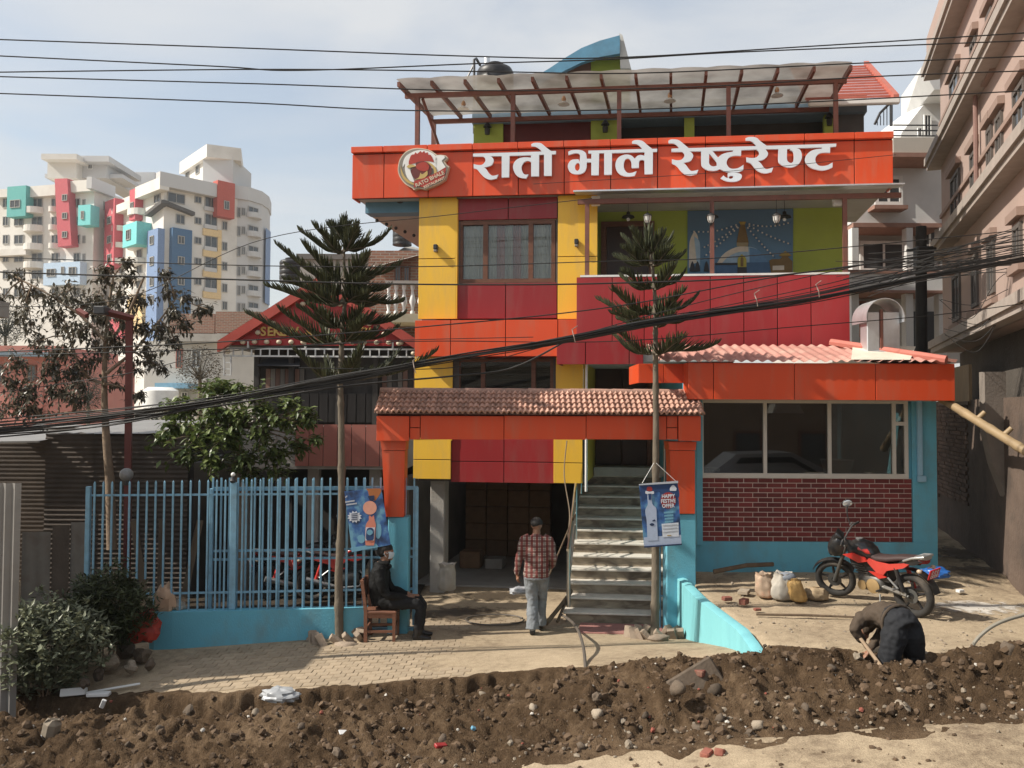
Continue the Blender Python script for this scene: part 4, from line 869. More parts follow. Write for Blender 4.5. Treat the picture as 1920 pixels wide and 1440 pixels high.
# inside: counter, shelf, hood, sacks
def ktop(name, g, m, label, cat): return mk(name, g, m, None, label=label, cat=cat)
ktop('kitchen_counter', G().box(kx(1330), kx(1690), KY + .5, KY + 1.1, zb + .2, zs1 + .02, .01), CONC, 'dim grey counter inside the kitchen window', 'counter')
ktop('extractor_hood', G().loft([[(kx(1475), KY + .5, kz(775)), (kx(1530), KY + .5, kz(775)), (kx(1530), KY + 1.1, kz(775)), (kx(1475), KY + 1.1, kz(775))], [(kx(1480), KY + .6, kz(757)), (kx(1525), KY + .6, kz(757)), (kx(1525), KY + 1.0, kz(757)), (kx(1480), KY + 1.0, kz(757))]]), GALV, 'grey extractor hood hanging behind the middle kitchen pane', 'hood')
ktop('tub', G().lathe([(.20, 0), (.26, .22), (.27, .23), (.24, .22)], (kx(1605, 870), KY + .75, zs1 + .022), 14), WHITE, 'pale tub on the counter behind the right kitchen pane', 'tub')
ktop('flue_pipe', G().tube([(kx(1640), KY + 1.6, zs1), (kx(1640), KY + 1.6, zf0 + .1)], .13, 12), GALV, 'upright grey flue pipe behind the right kitchen pane', 'pipe')
ktop('paper_box', G().box(kx(1318, 882), kx(1354, 882), KY + .13, KY + .22, zs1 + .076, zs1 + .15, .004), WHITE, 'small white box on the sill at the left end of the kitchen window', 'box')
# fascia
fz0, fz1 = WF.hit(1540, 750, FY)[1], WF.hit(1540, 681, FY)[1]
fx = lambda px, Y=FY: WF.hit(px, 715, Y)[0]
for a, b_ in ((1290, 1338), (1338, 1490), (1490, 1642), (1642, 1791)):
    mk('fascia_panel', G().box(fx(a) + .005, fx(b_) - .005, FY, FY + .03, fz0, fz1, .004), ORANGE, KT)
mk('fascia_backing', G().box(fx(1290) + .01, fx(1791) - .012, FY + .031, FY + .09, fz0 + .01, fz1 - .01), JOINT, KT)
mk('fascia_end', G().box(fx(1791) - .03, fx(1791), FY + .035, KY + 2.2, fz0, fz1), ORANGE, KT); mk('fascia_end', G().box(fx(1290), fx(1290) + .03, FY + .035, FY + .34, fz0, fz1), ORANGE, KT)
Y2 = FY + .35
for a, b_ in ((1197, 1245), (1245, 1288)):
    u0, u1, z0, z1 = WF.rc(a, 682, b_, 718, Y2); mk('fascia_panel', G().box(u0 + .004, u1 - .004, Y2, Y2 + .03, z0, z1, .004), ORANGE, KT)
u0, u1, z0, z1 = WF.rc(1197, 682, 1288, 718, Y2); mk('fascia_backing', G().box(u0 + .006, u1 + .3, Y2 + .031, Y2 + .10, z0 + .01, z1 - .01), JOINT, KT)
mk('fascia_end', G().box(u0, u0 + .03, Y2 + .035, Y2 + 1.0, z0 + .002, z1 - .002), ORANGE, KT)
mk('eave_soffit', G().box(fx(1290) + .04, fx(1791) - .04, FY + .10, KY - .07, fz0 + .06, fz0 + .10), SOFFIT, KT)
mk('soffit_trim', G().box(kx(1316), X1 - .01, KY - .06, KY - .006, zf0 + .03, fz0 + .055), SOFFIT, KT)
# corrugated roof
RSH = mat('clay_pink_sheet', (.44, .22, .18), .6, .2, 3, .15, 40, rand=.1, dirt=(.56, .42, .34), dscale=2.2, damt=.6)
ry0, ry1 = FY - .06, 13.35
rz0, rz1 = fz1 + .02, WF.hit(1450, 648, ry1)[1]
def wave(u): return .017 * math.sin(u * 2 * math.pi / .155)
sx0, sx1 = WF.hit(1236, 680, ry0)[0], WF.hit(1768, 680, ry0)[0]
ns = 6
for k in range(ns):
    a, b_ = lerp(sx0, sx1, k / ns), lerp(sx0, sx1, (k + 1) / ns) + .05
    uu = frange(a, b_, .02); hipl = lambda u: 1.0 if u < sx1 - 1.3 else max(.06, (sx1 - u) / 1.3)
    g = G(); g.loft([[(u, lerp(ry0, ry1, t * hipl(u)), lerp(rz0, rz1, t * hipl(u)) + wave(u) + .003 * k) for u in uu] for t in (0, .5, 1)], False, False)
    mk('roof_sheet', g, RSH, KT, smooth=60)
uu = frange(ry0, ry1 + .5, .03); hx = fx(1791) - .02
g = G(); g.loft([[(sx1 + .22 - t * 1.3 , max(y, ry0 + (ry1 - ry0) * t), lerp(rz0, rz1, t) + .02 + .02 * math.sin(y * 40)) for y in uu] for t in (0, .5, 1)], False, False)
mk('roof_sheet', g, RSH, KT, smooth=60)
mk('hip_cap', G().tube([(sx1 + .05, ry0, rz0 + .03), (sx1 - 1.18, ry1, rz1 + .05)], .07, 8), ROOFT, KT, smooth=True)
mk('flashing', G().add([(WF.hit(1597, 680, ry0)[0], ry0 + .02, rz0 + .035), (WF.hit(1708, 680, ry0)[0], ry0 + .02, rz0 + .035), (WF.hit(1700, 655, ry1)[0], ry1 - .3, lerp(rz0, rz1, .8) + .04), (WF.hit(1597, 655, ry1)[0], ry1 - .05, lerp(rz0, rz1, .97) + .04)], [(0, 1, 2, 3)]), mat('cream_flashing', (.62, .58, .48), .6, .1, 4), KT)
mk('roof_gable', G().add([(sx1 + .2, ry0 + .1, rz0 - .02), (sx1 + .2, ry1 + .5, rz0 - .02), (sx1 - 1.1, ry1 + .4, rz1 - .02), (sx1 - 1.1, ry0 + .9, rz1 - .06)], [(0, 1, 2, 3)]), RSH, KT)
# downpipe on the right pier
dp = kx(1722, 830); mk('downpipe', G().box(dp - .035, dp + .035, KY - .075, KY - .006, kz(890), fz0 + .058, .01).box(dp - .04, dp + .085, KY - .08, KY - .008, kz(902), kz(890) - .002, .01), mat('pale_blue_pipe', (.28, .47, .60), .5, .06, 5), KT)
# exhaust duct on the roof
DY = 12.75
du = thing('exhaust_duct', 'twin galvanised exhaust duct with an arched cowl on the kitchen roof', 'duct', at(1657, 672, DY))
for a, b_ in ((1626, 1650), (1655, 1688)):
    u0, u1, z0, z1 = WF.rc(a, 585, b_, 676, DY); mk('shaft', G().box(u0, u1, DY, DY + .26, z0, z1, .012), GALV, du)
u0, u1, z0, z1 = WF.rc(1650, 580, 1655, 655, DY); mk('strap', G().box(u0 + .002, u1 - .002, DY - .02, DY + .02, z0, z1), BROWNST, du)
cx, cz = WF.hit(1654, 597, DY); r0 = WF.hit(1690, 597, DY)[0] - cx
arc = [(cx + r0 * math.cos(a), cz + r0 * 1.02 * math.sin(a)) for a in [math.pi * k / 14 for k in range(-1, 16)]]
g = G(); g.loft([[(a, y, z) for a, z in arc] for y in (DY - .12, DY + .42)], False, False); g.loft([[(cx + (a - cx) * .97, y, cz + (z - cz) * .97) for a, z in arc] for y in (DY - .12, DY + .42)], False, False)
g.loft([[(a, DY - .12, z) for a, z in arc], [(cx + (a - cx) * .97, DY - .12, cz + (z - cz) * .97) for a, z in arc]], False, False)
mk('cowl', g, GALV, du, smooth=50)
u0, u1, z0, z1 = WF.rc(1630, 660, 1672, 678, DY - .12); mk('base_collar', G().add([(u0 - .1, DY - .3, z0 + .02), (u1 + .05, DY - .3, z0 + .02), (u1, DY - .01, z1 + .05), (u0, DY - .01, z1 + .02), (u0 - .05, DY - .32, z0 - .03), (u1, DY - .32, z0 - .03)], [(0, 1, 2, 3), (0, 4, 5, 1), (1, 5, 2), (0, 3, 4)]), GALV, du)
# ================================================================== RETAINING WALL (blue) beside the ramp
rw = []
LITB = mat('light_blue_paint', (.20, .52, .56), .65, .06, 3, .2, 50, dirt=(.13, .36, .42), dscale=1.6, damt=.55, stretch=(1, 1, .25))
g = G(); rings = []
for k in range(13):
    y = lerp(12.88, 9.05, k / 12); x = x_wall(y); lo = hgt(x - .3, y) - .25; hi = .86 - .10 * sm(12.7, 11.0, y) - (.0 if k < 12 else .03)
    if k >= 11: hi -= .06 * (k - 10)
    rings.append([(x - .10, y, lo), (x + .04, y, lo), (x + .04, y, hi - .01), (x - .02, y, hi + .005), (x - .10, y, hi - .012)])
g.loft(rings); mk('retaining_wall', g, LITB, None, label='turquoise retaining wall between the sloping entry and the raised terrace', cat='wall', smooth=35)
for k, px in enumerate((1236, 1246)):
    c = at(px, 1050, 12.55); mk('gate_post', G().tube([(c.x, c.y, 0.0), (c.x, c.y, WF.hit(px, 905, 12.55)[1])], .028, 8).tube([(c.x - .04, c.y, .5), (c.x + .08, c.y, .5)], .014, 6), BLUEM, None, label=('thin blue steel post left of the pair beside the stairs', 'thin blue steel post right of the pair beside the stairs')[k], cat='post', group='steel posts by the stairs')
# ================================================================== FENCE
FF = between(165, 11.75, 690, 12.2)
fn = thing('blue_fence', 'light blue picket fence on a low blue wall in front of the yard', 'fence', FF.w(1.8, 0, -.1))
fu = lambda px, py=1000, v=0: FF.hit(px, py, v)[0]
fz = lambda px, py, v=0: FF.hit(px, py, v)[1]
wtop = fz(480, 1141); g = G()
us_ = [fu(285), fu(296), fu(330), fu(420), fu(560), fu(692)]
g.loft([[(u, -.11 + (.08 if k == 0 else .02 if k == 1 else 0), -.45), (u, .06, -.45), (u, .06, wtop), (u, -.11 + (.08 if k == 0 else .02 if k == 1 else 0), wtop)] for k, u in enumerate(us_)]); mk('low_wall', g, BLUE, fn, FF)
ztop_r = lambda px: fz(px, lerp(902, 894, (px - 165) / 525)); zr1 = fz(300, 928); zr2 = fz(400, 1111)
pxs = [177 + 16.35 * k for k in range(32)]
for px in pxs:
    if px > 690: break
    u = fu(px); z0 = wtop if px > 285 else fz(px, 1085); g = G().box(u - .012, u + .012, -.035, -.011, z0, ztop_r(px) - .03)
    g.add([(u - .012, -.035, ztop_r(px) - .03), (u + .012, -.035, ztop_r(px) - .03), (u + .012, -.011, ztop_r(px) - .03), (u - .012, -.011, ztop_r(px) - .03), (u, -.023, ztop_r(px))], [(0, 1, 4), (1, 2, 4), (2, 3, 4), (3, 0, 4)])
    mk('picket', g, BLUEM, fn, FF)
for z in (zr1, zr2): mk('rail', G().box(fu(165) if z == zr1 else fu(275), fu(692), -.010, .012, z - .014, z + .014), BLUEM, fn, FF)
for px, w_, t in ((165, .030, 912), (438, .045, 905)): u = fu(px); mk('post', G().box(u - w_, u + w_, -.045, .04, fz(px, 1085) if px < 285 else wtop + .002, fz(px, t), .006), BLUEM, fn, FF)
sgt = thing('sliding_gate', 'light blue sliding gate leaf pushed open behind the fence', 'gate', FF.w(3.0, .16, .1))
gv_ = .14; gz0, gz1 = -.02, fz(600, 916, gv_)
for px in [398 + 15.75 * k for k in range(25)]:
    if 640 < px < 650: continue
    u = fu(px, 1000, gv_); g = G().box(u - .013, u + .013, gv_ - .013, gv_ + .013, gz0 + .1, fz(px, 896, gv_)); mk('bar', g, BLUEM, sgt, FF)
for py, h in ((916, .028), (1031, .016), (1047, .016), (1108, .016)): z = fz(600, py, gv_); mk('rail', G().box(fu(396, 1000, gv_), fu(783, 1000, gv_), gv_ + .014, gv_ + .04, z - h, z + h), BLUEM, sgt, FF)
for px in (396, 781): u = fu(px, 1000, gv_); mk('stile', G().box(u - .026, u + .026, gv_ - .03, gv_ + .045, gz0, gz1 + .01, .005), BLUEM, sgt, FF)
mk('rail', G().box(fu(396, 1000, gv_) + .03, fu(781, 1000, gv_) - .03, gv_ - .02, gv_ + .04, gz0, gz0 + .07), BLUEM, sgt, FF)
# globe lamp and small lamp on the fence
def globe(px, py, D, r, label, m):
    c = at(px, py, D); t = thing('globe_lamp', label, 'lamp', (c.x, c.y, c.z - r * 1.6)); mk('globe', G().ball(c, r, 16, 12), m, t, smooth=180); mk('stem', G().lathe([(r * .35, -r * 1.6), (r * .5, -r * 1.2), (r * .45, -r * .8)], c, 10), DARKM, t, smooth=True)
globe(237, 890, 12.6, .10, 'dusty grey globe lamp behind the left end of the fence', mat('dusty_globe', (.22, .21, .20), .4, .15, 6))
c = at(437, 897, 11.95); t = thing('post_lamp', 'small dark lamp with a white bulb on the fence post', 'lamp', (c.x, c.y, c.z - .06))
mk('holder', G().lathe([(.035, -.06), (.05, -.03), (.03, .01), (.028, .03)], c, 10), DARKM, t, smooth=True); mk('bulb', G().ball(c + Vector((0, 0, .055)), .032, 10, 8), WHITE, t, smooth=180)
# ================================================================== GRILL HOUSE BEHIND THE FENCE
HY = 15.6
H = thing('grill_house', 'grill house with red gable front and white trellis behind the fence', 'building', at(600, 1100, HY))
hx = lambda px, py=640, Y=HY: WF.hit(px, py, Y)[0]
hz = lambda py, px=600, Y=HY: WF.hit(px, py, Y)[1]
GREDP = mat('gable_red', (.40, .030, .030), .45, .08, 3, rand=.05, dirt=(.22, .08, .06), dscale=3, damt=.3); RIDGE = mat('red_verge', (.44, .075, .055), .5, .1, 3)
Lp, Ap, Rp = WF.hit(408, 640, HY), WF.hit(600, 517, HY), WF.hit(790, 642, HY)
cuts = [408, 480, 540, 600, 660, 720, 790]
def gab(px, off=0):
    t = abs(px - 600) / (192 if px < 600 else 190); return lerp(Ap[1], Lp[1], t) - off
for a, b_ in zip(cuts, cuts[1:]):
    za, zb_ = gab(a, .1), gab(b_, .1); pts = [(hx(a) + .006, Lp[1] - .06), (hx(b_) - .006, Lp[1] - .06), (hx(b_) - .006, max(zb_, Lp[1] - .055)), (hx(a) + .006, max(za, Lp[1] - .055))]
    mk('gable_panel', G().prism(pts, HY + .12, HY + .16), GREDP, H)
for s_, E in ((-1, Lp), (1, Rp)):
    w_ = .20
    mk('verge_board', G().prism([(E[0], E[1]), (E[0], E[1] - w_), (Ap[0], Ap[1] - w_), (Ap[0], Ap[1])], HY - .02, HY + .10), RIDGE, H)
    mk('roof_slope', G().add([(E[0], HY + .0, E[1] + .01), (Ap[0], HY + .0, Ap[1] + .01), (Ap[0], HY + 4.5, Ap[1] + .01), (E[0], HY + 4.5, E[1] + .01)], [(0, 1, 2, 3)]), RIDGE, H)
BULB = mat('cream_bulb', (.62, .52, .38), .4)
g = G().ball((0, 0, 0), .055, 8, 6, (1, .8, .8)); bme = g.mesh('bulb'); bme.materials.append(BULB); smooth_mesh(bme, 180)
for k in range(14): inst('bulb', bme, H, TR(hx(475 + 23 * k), HY + .07, hz(641)))
for k in range(6):
    for sgn in (-1, 1): px = 600 + sgn * (35 + 28 * k); inst('bulb', bme, H, TR(hx(px), HY + .07, gab(px, .30)))
YLET = mat('yellow_letter', (.56, .36, .10), .5)
for ch, px in (('S', 491), ('E', 504), ('K', 517), ('U', 530), ('W', 545), ('A', 577), ('A', 655), ('N', 668), ('D', 681), ('I', 692)):
    me = text_mesh(ch, .24, .012, .006); me.transform(Matrix.Translation((hx(px), HY + .09, hz(622))) @ ROTL); mk('letter', me, YLET, H)
TRW = mat('trellis_white', (.66, .66, .64), .5)
mk('trellis', G().box(hx(415), hx(785), HY + .1, HY + .13, hz(655), hz(652)).box(hx(415), hx(785), HY + .1, HY + .13, hz(669), hz(666)), TRW, H)
tg = G().box(-.012, .012, 0, .03, 0, hz(654) - hz(667)).mesh('trellis_bar'); tg.materials.append(TRW)
for k in range(22): inst('trellis_bar', tg, H, TR(hx(417 + 17.2 * k), HY + .095, hz(667)))
for px in (417, 430): mk('trellis_bar', G().box(hx(px) - .012, hx(px) + .012, HY + .095, HY + .125, hz(704), hz(668)), TRW, H)
for py in (680, 692, 703): mk('trellis_bar', G().box(hx(416), hx(432), HY + .10, HY + .12, hz(py) - .012, hz(py) + .012), TRW, H)
for px in (462, 570, 680, 735): mk('trellis_post', G().box(hx(px) - .015, hx(px) + .015, HY + .09, HY + .13, hz(653), hz(640)), TRW, H)
DKW = mat('dark_timber', (.050, .044, .040), .8, .25, 4, stretch=(3, 3, .4))
mk('body_wall', G().box(hx(462), hx(795), HY + .5, HY + .7, hz(800), hz(640)), DKW, H)
mk('ceiling', G().box(hx(410), hx(795), HY + .13, HY + 4, hz(648), hz(645)), DKW, H)
mk('awning', G().add([(hx(478), HY + .1, hz(686)), (hx(560), HY + .1, hz(686)), (hx(548), HY + .55, hz(668)), (hx(488), HY + .55, hz(668))], [(0, 1, 2, 3)]), mat('dark_awning', (.05, .05, .055), .7), H)
PLK = [mat('rose_plank', (.22, .13, .10), .8, .15, 4, rand=.25, stretch=(4, 4, .5)), mat('grey_plank', (.20, .18, .16), .8, .15, 4, rand=.25, stretch=(4, 4, .5))]
for k in range(8): mk('plank', G().box(hx(486 + 9.3 * k) + .004, hx(486 + 9.3 * (k + 1)) - .004, HY + .44, HY + .47, hz(735), hz(690)), PLK[k % 2], H)
for k in range(9): mk('plank', G().box(hx(700 + 10 * k) + .004, hx(700 + 10 * (k + 1)) - .008, HY + .44, HY + .47, hz(735), hz(690)), PLK[1 - k % 2] if k % 3 else DKW, H)
for px in (474, 540, 630, 700): mk('post', G().box(hx(px) - .05, hx(px) + .05, HY + .25, HY + .35, hz(1000), hz(668)), DKW, H)
for k in range(12): mk('shutter_board', G().box(hx(500 + 18 * k) + .01, hx(518 + 18 * k) - .01, HY + .40, HY + .43, hz(792), hz(737)), DKW, H)
PKP = mat('salmon_panel', (.36, .13, .10), .6, .1, 3, rand=.08, dirt=(.18, .09, .07), dscale=3, damt=.4)
PY = 14.9
for k in range(7):
    a, b_ = 553 + 26.5 * k, 553 + 26.5 * (k + 1); mk('salmon_panel', G().box(hx(a, 830, PY) + .006, hx(b_, 830, PY) - .006, PY, PY + .03, hz(874, 630, PY), hz(796, 630, PY)), PKP, H)
mk('floor_slab', G().box(hx(440, 830, PY), hx(760, 830, PY), PY + .035, HY + 4, hz(880, 600, PY), hz(800, 600, PY)), CONC, H)
mk('undercroft_wall', G().box(hx(180, 1000, 17.2), hx(800, 1000, 17.2), 17.2, 17.4, -.3, hz(800, 600, 17.2)), DARK, H); mk('undercroft_wall', G().box(hx(350, 1000, 15), hx(350, 1000, 15) + .15, 14.9, 17.2, -.3, hz(870, 600, PY)), DARK, H)  # left side wall added to keep the sun out underneath
for px in (470, 600, 712): mk('stilt', G().box(hx(px) - .1, hx(px) + .1, PY + .3, PY + .5, -.2, hz(880, 600, PY)), CONC, H)
# ================================================================== HOUSES BEHIND
BRICKW = bpy.data.materials.new('old_brickwork'); BRICKW.use_nodes = True
_n, _l = BRICKW.node_tree.nodes, BRICKW.node_tree.links; _bt = _n.new('ShaderNodeTexBrick'); _tc = _n.new('ShaderNodeTexCoord'); _mp = _n.new('ShaderNodeMapping'); _mp.inputs['Rotation'].default_value = (R(90), 0, 0)
_bt.inputs['Scale'].default_value = 1; _bt.inputs['Brick Width'].default_value = .24; _bt.inputs['Row Height'].default_value = .075; _bt.inputs['Mortar Size'].default_value = .012
_bt.inputs['Color1'].default_value = (.28, .13, .085, 1); _bt.inputs['Color2'].default_value = (.20, .10, .07, 1); _bt.inputs['Mortar'].default_value = (.27, .23, .19, 1)
_l.new(_tc.outputs['Object'], _mp.inputs['Vector']); _l.new(_mp.outputs['Vector'], _bt.inputs['Vector']); _l.new(_bt.outputs['Color'], _n['Principled BSDF'].inputs['Base Color']); _n['Principled BSDF'].inputs['Roughness'].default_value = .9
_bp = _n.new('ShaderNodeBump'); _bp.inputs['Strength'].default_value = .5; _bp.inputs['Distance'].default_value = .02; _l.new(_bt.outputs['Fac'], _bp.inputs['Height']); _bp.invert = True; _l.new(_bp.outputs['Normal'], _n['Principled BSDF'].inputs['Normal'])
def rect(D, x0, y0, x1, y1): return (WF.hit(x0, (y0 + y1) / 2, D)[0], WF.hit(x1, (y0 + y1) / 2, D)[0], WF.hit((x0 + x1) / 2, y1, D)[1], WF.hit((x0 + x1) / 2, y0, D)[1])
def bx(name, D, x0, y0, x1, y1, depth, m, parent, b=0.0):
    a, c, z0, z1 = rect(D, x0, y0, x1, y1); return mk(name, G().box(a, c, D, D + depth, z0, z1, b), m, parent)
WINDK = mat('far_window_glass', (.055, .06, .065), .15, .2, 2, spec=.6)
def win(D, x0, y0, x1, y1, parent, m=None, frm=None, sill=False):
    a, c, z0, z1 = rect(D, x0, y0, x1, y1); t = min(.09, (c - a) * .14); g = G().box(a, c, D - .03, D + .02, z0, z0 + t).box(a, c, D - .03, D + .02, z1 - t, z1).box(a, a + t, D - .03, D + .02, z0 + t, z1 - t).box(c - t, c, D - .03, D + .02, z0 + t, z1 - t).box((a + c) / 2 - t / 3, (a + c) / 2 + t / 3, D - .02, D + .02, z0 + t, z1 - t)
    w_ = mk('window', g, frm or WHITE, parent); mk('pane', G().box(a + t * .9, c - t * .9, D - .012, D - .004, z0 + t * .9, z1 - t * .9), m or WINDK, w_)
    if sill: mk('sill', G().box(a - t, c + t, D - .12, D, z0 - t, z0 - .002), frm or WHITE, w_)
    return w_
bh = thing('brick_house', 'unfinished brick house with a balustraded balcony beside the yellow pier', 'house', at(745, 700, 22))
bx('wall', 22, 690, 470, 800, 640, 5, BRICKW, bh)
a, c, z0, z1 = rect(22, 690, 462, 790, 472); mk('roof_slope', G().add([(a, 21.6, WF.hit(700, 505, 21.6)[1]), (c, 21.6, WF.hit(790, 478, 21.6)[1]), (c, 24, WF.hit(790, 470, 24)[1]), (a + .8, 24, WF.hit(710, 460, 24)[1])], [(0, 1, 2, 3)]), CONC, bh)
win(21.97, 740, 497, 752, 532, bh, frm=WOOD); win(21.97, 757, 500, 768, 532, bh, frm=WOOD)
bx('balcony_slab', 20.9, 722, 588, 792, 604, 1.1, mat('cream_band', (.46, .42, .30), .8), bh); bx('balcony_rail', 20.95, 722, 526, 792, 533, .18, CONC, bh)
g = G(); h_ = WF.hit(760, 534, 21)[1] - WF.hit(760, 588, 21)[1]
g.lathe([(.055, 0), (.06, .05), (.03, .09), (.05, h_ * .28), (.085, h_ * .42), (.05, h_ * .62), (.03, h_ * .8), (.055, h_ * .9), (.055, h_)], (0, 0, 0), 12); bm_ = g.mesh('baluster'); bm_.materials.append(WHITE); smooth_mesh(bm_, 50)
for px in (728, 742, 757, 773, 788): inst('baluster', bm_, bh, TR(WF.hit(px, 560, 21)[0], 21.05, WF.hit(px, 588, 21)[1]))
def tank(px, py0, py1, D, wpx, label):
    c = at(px, py1, D); r = wpx / 2 / F_PX * D; h = at(px, py0, D).z - c.z
    t = thing('water_tank', label, 'water tank', c, 'black roof water tanks')
    pr = [(r, 0)]; nb = 4
    for k in range(nb): pr += [(r, h * .78 * (k + .35) / nb), (r * .965, h * .78 * (k + .5) / nb), (r, h * .78 * (k + .65) / nb)]
    pr += [(r, h * .80), (r * .9, h * .87), (r * .45, h * .93)]
    mk('body', G().lathe(pr, c, 24), BLACKP, t, smooth=50); mk('lid', G().lathe([(r * .44, h * .92), (r * .46, h * .97), (r * .2, h), (r * .02, h)], c, 16), BLACKP, t, smooth=40)
tank(754, 414, 460, 23.5, 36, 'black water tank above the brick house beside the yellow pier'); tank(543, 483, 530, 24, 38, 'black water tank left of the tall conifer, above the red gable')
tank(928, 118, 215, 18.4, 70, 'black water tank behind the roof terrace canopy')
P = at(920, 108, 18.4); mk('tank_pipe', G().tube([at(913, 150, 18.4), at(913, 108, 18.4)], .07, 10), GALV, None, label='short grey vent pipe standing on the roof tank', cat='pipe')
mk('tank_pipe', G().tube([at(889, 250, 17), at(889, 112, 17), at(893, 110, 17.2), at(900, 122, 18)], .03, 6).tube([at(874, 150, 17), at(890, 118, 17)], .02, 5), DARKM, None, label='thin bent water pipe left of the roof tank', cat='pipe')
bg = thing('grey_parapet_house', 'grey plastered house top behind the tall conifer', 'house', at(640, 640, 25)); bx('wall', 25, 560, 482, 730, 640, 4, CONC, bg); bx('parapet', 24.9, 556, 476, 734, 486, 4.2, mat('dark_coping', (.14, .13, .12), .8), bg)
wh = thing('white_brick_house', 'white house with a bare brick parapet left of the red gable', 'house', at(380, 760, 38))
bx('wall', 38, 270, 640, 490, 800, 6, mat('offwhite_wall', (.52, .50, .46), .8, .08, 2), wh); bx('parapet', 37.9, 318, 588, 402, 624, .4, BRICKW, wh); bx('parapet', 37.6, 404, 584, 490, 624, .4, BRICKW, wh)
bx('ledge', 37.4, 300, 626, 490, 640, 1, CONC, wh); bx('canopy', 36.8, 290, 718, 352, 728, 1.4, mat('blue_tin', (.18, .34, .46), .6), wh)
win(37.95, 358, 655, 378, 690, wh); win(37.95, 330, 655, 342, 690, wh, frm=MATS['salmon_panel']); win(37.95, 340, 735, 352, 760, wh); bx('column', 37, 318, 728, 328, 770, .3, WHITE, wh)
cyl = at(300, 765, 36); mk('white_cistern', G().lathe([(.75, 0), (.75, .75), (.5, .9)], cyl, 20), WHITE, None, smooth=40, label='round white cistern in front of the white house', cat='cistern')
ph = thing('pink_house', 'pink painted house with flat roof at the left edge', 'house', at(70, 790, 46))
PINK = mat('pink_wall', (.46, .19, .155), .8, .08, 2, dirt=(.30, .15, .12), dscale=1, damt=.3)
bx('wall', 46, -80, 668, 160, 800, 6, PINK, ph); bx('roof_slab', 45.4, -80, 648, 108, 668, 7, PINK, ph); bx('roof_trim', 45.2, -80, 660, 106, 668, .3, mat('blue_trim', (.16, .22, .27), .7), ph); bx('pilaster', 45.9, 70, 668, 80, 800, .3, PINK, ph)
for x0, x1 in ((-8, 5), (50, 68), (97, 109), (134, 150)): win(45.95, x0, 684, x1, 716, ph, frm=WOOD)
# ================================================================== APARTMENT TOWERS
APW = mat('apartment_wall', (.66, .635, .59), .85, .05, .3, dirt=(.46, .43, .39), dscale=.25, damt=.5); APG = mat('apartment_grey', (.50, .50, .50), .85, .05, .3)
TEAL = mat('teal_box', (.10, .38, .36), .7); TEALL = mat('light_teal_box', (.17, .56, .56), .7); APR = mat('rose_red_box', (.48, .09, .11), .7); APB = mat('light_blue_box', (.42, .54, .68), .7); APN = mat('navy_box', (.055, .13, .24), .7); APY = mat('pale_yellow_band', (.66, .49, .26), .7); SLT = mat('steel_blue_panel', (.17, .25, .41), .7); BRK2 = mat('brick_red_box', (.42, .085, .06), .7)
zx = lambda x: x * 520 / 1920
zy = lambda y: 240 + y * 520 / 1920
class Face:
    def __init__(s, fr, parent): s.f, s.p = fr, parent
    def box(s, name, x0, y0, x1, y1, v0, v1, m, hv=None, parent=None):
        u0, u1, z0, z1 = s.f.rc(zx(x0), zy(y0), zx(x1), zy(y1), v0 if hv is None else hv); return mk(name, G().box(u0, u1, v0, v1, z0, z1), m, parent or s.p, s.f)
    def win(s, x0, y0, x1, y1, v=0.0, m=None):
        u0, u1, z0, z1 = s.f.rc(zx(x0), zy(y0), zx(x1), zy(y1), v); t = .10
        w_ = mk('window', G().box(u0, u1, v - .14, v + .02, z0, z0 + t).box(u0, u1, v - .14, v + .02, z1 - t, z1).box(u0, u0 + t, v - .13, v + .02, z0 + t, z1 - t).box(u1 - t, u1, v - .13, v + .02, z0 + t, z1 - t).box((u0 + u1) / 2 - .04, (u0 + u1) / 2 + .04, v - .12, v + .02, z0 + t, z1 - t), m or mat('window_surround', (.34, .33, .31), .7), s.p, s.f)
        mk('pane', G().box(u0 + t * .9, u1 - t * .9, v - .05, v - .03, z0 + t * .9, z1 - t * .9), WINDK, w_, s.f)
    def balc(s, x0, y0, x1, y1, d=1.5, m=None):
        u0, u1, z0, z1 = s.f.rc(zx(x0), zy(y0), zx(x1), zy(y1), 0); n = 10; c = (u0 + u1) / 2; r = (u1 - u0) / 2
        mk('balcony', G().prism([(c + r * math.cos(math.pi + math.pi * k / n), -.02 + d * math.sin(math.pi + math.pi * k / n)) for k in range(n + 1)], z0, z1, 'Z'), m or APW, s.p, s.f)
def tower(fL, nL, fR, nR, ztop, parent, mL):
    """prism body from a left face and a right face that meet at a corner"""
    a, b_, c = fL.w(0, 0, 0), fL.w(nL, 0, 0), fR.w(nR, 0, 0); d = a + (c - b_)
    mk('wall', G().prism([(p.x, p.y) for p in (a, b_, c, d)], -12, ztop, 'Z'), mL, parent)
A = thing('apartment_block', 'white apartment block with teal and red boxes at the left edge', 'building', at(80, 780, 132), 'apartment blocks on the skyline')
AL = between(-90, 137, 168, 130); AR = between(168, 130, 222, 137)
nL = (at(168, 771, 130) - at(-90, 771, 137)).length; nR = (at(222, 771, 137) - at(168, 771, 130)).length
tower(AL, nL, AR, nR, AL.hit(160, 352)[1], A, APW)
fa, fb = Face(AL, A), Face(AR, A)
for r_ in (520, 645, 772, 897, 1015, 1140):
    for x0, x1 in ((22, 62), (100, 166), (222, 298), (358, 412), (512, 556), (573, 592)):
        h_ = 32 if x1 - x0 > 25 else 26
        fa.win(x0, r_ - h_, x1, r_ + h_)
    if r_ < 1000: fa.balc(182, r_ + 35, 300, r_ + 78); fa.balc(352, r_ + 30, 408, r_ + 66, 1.0)
    fb.win(715, r_ - 10, 735, r_ + 48)
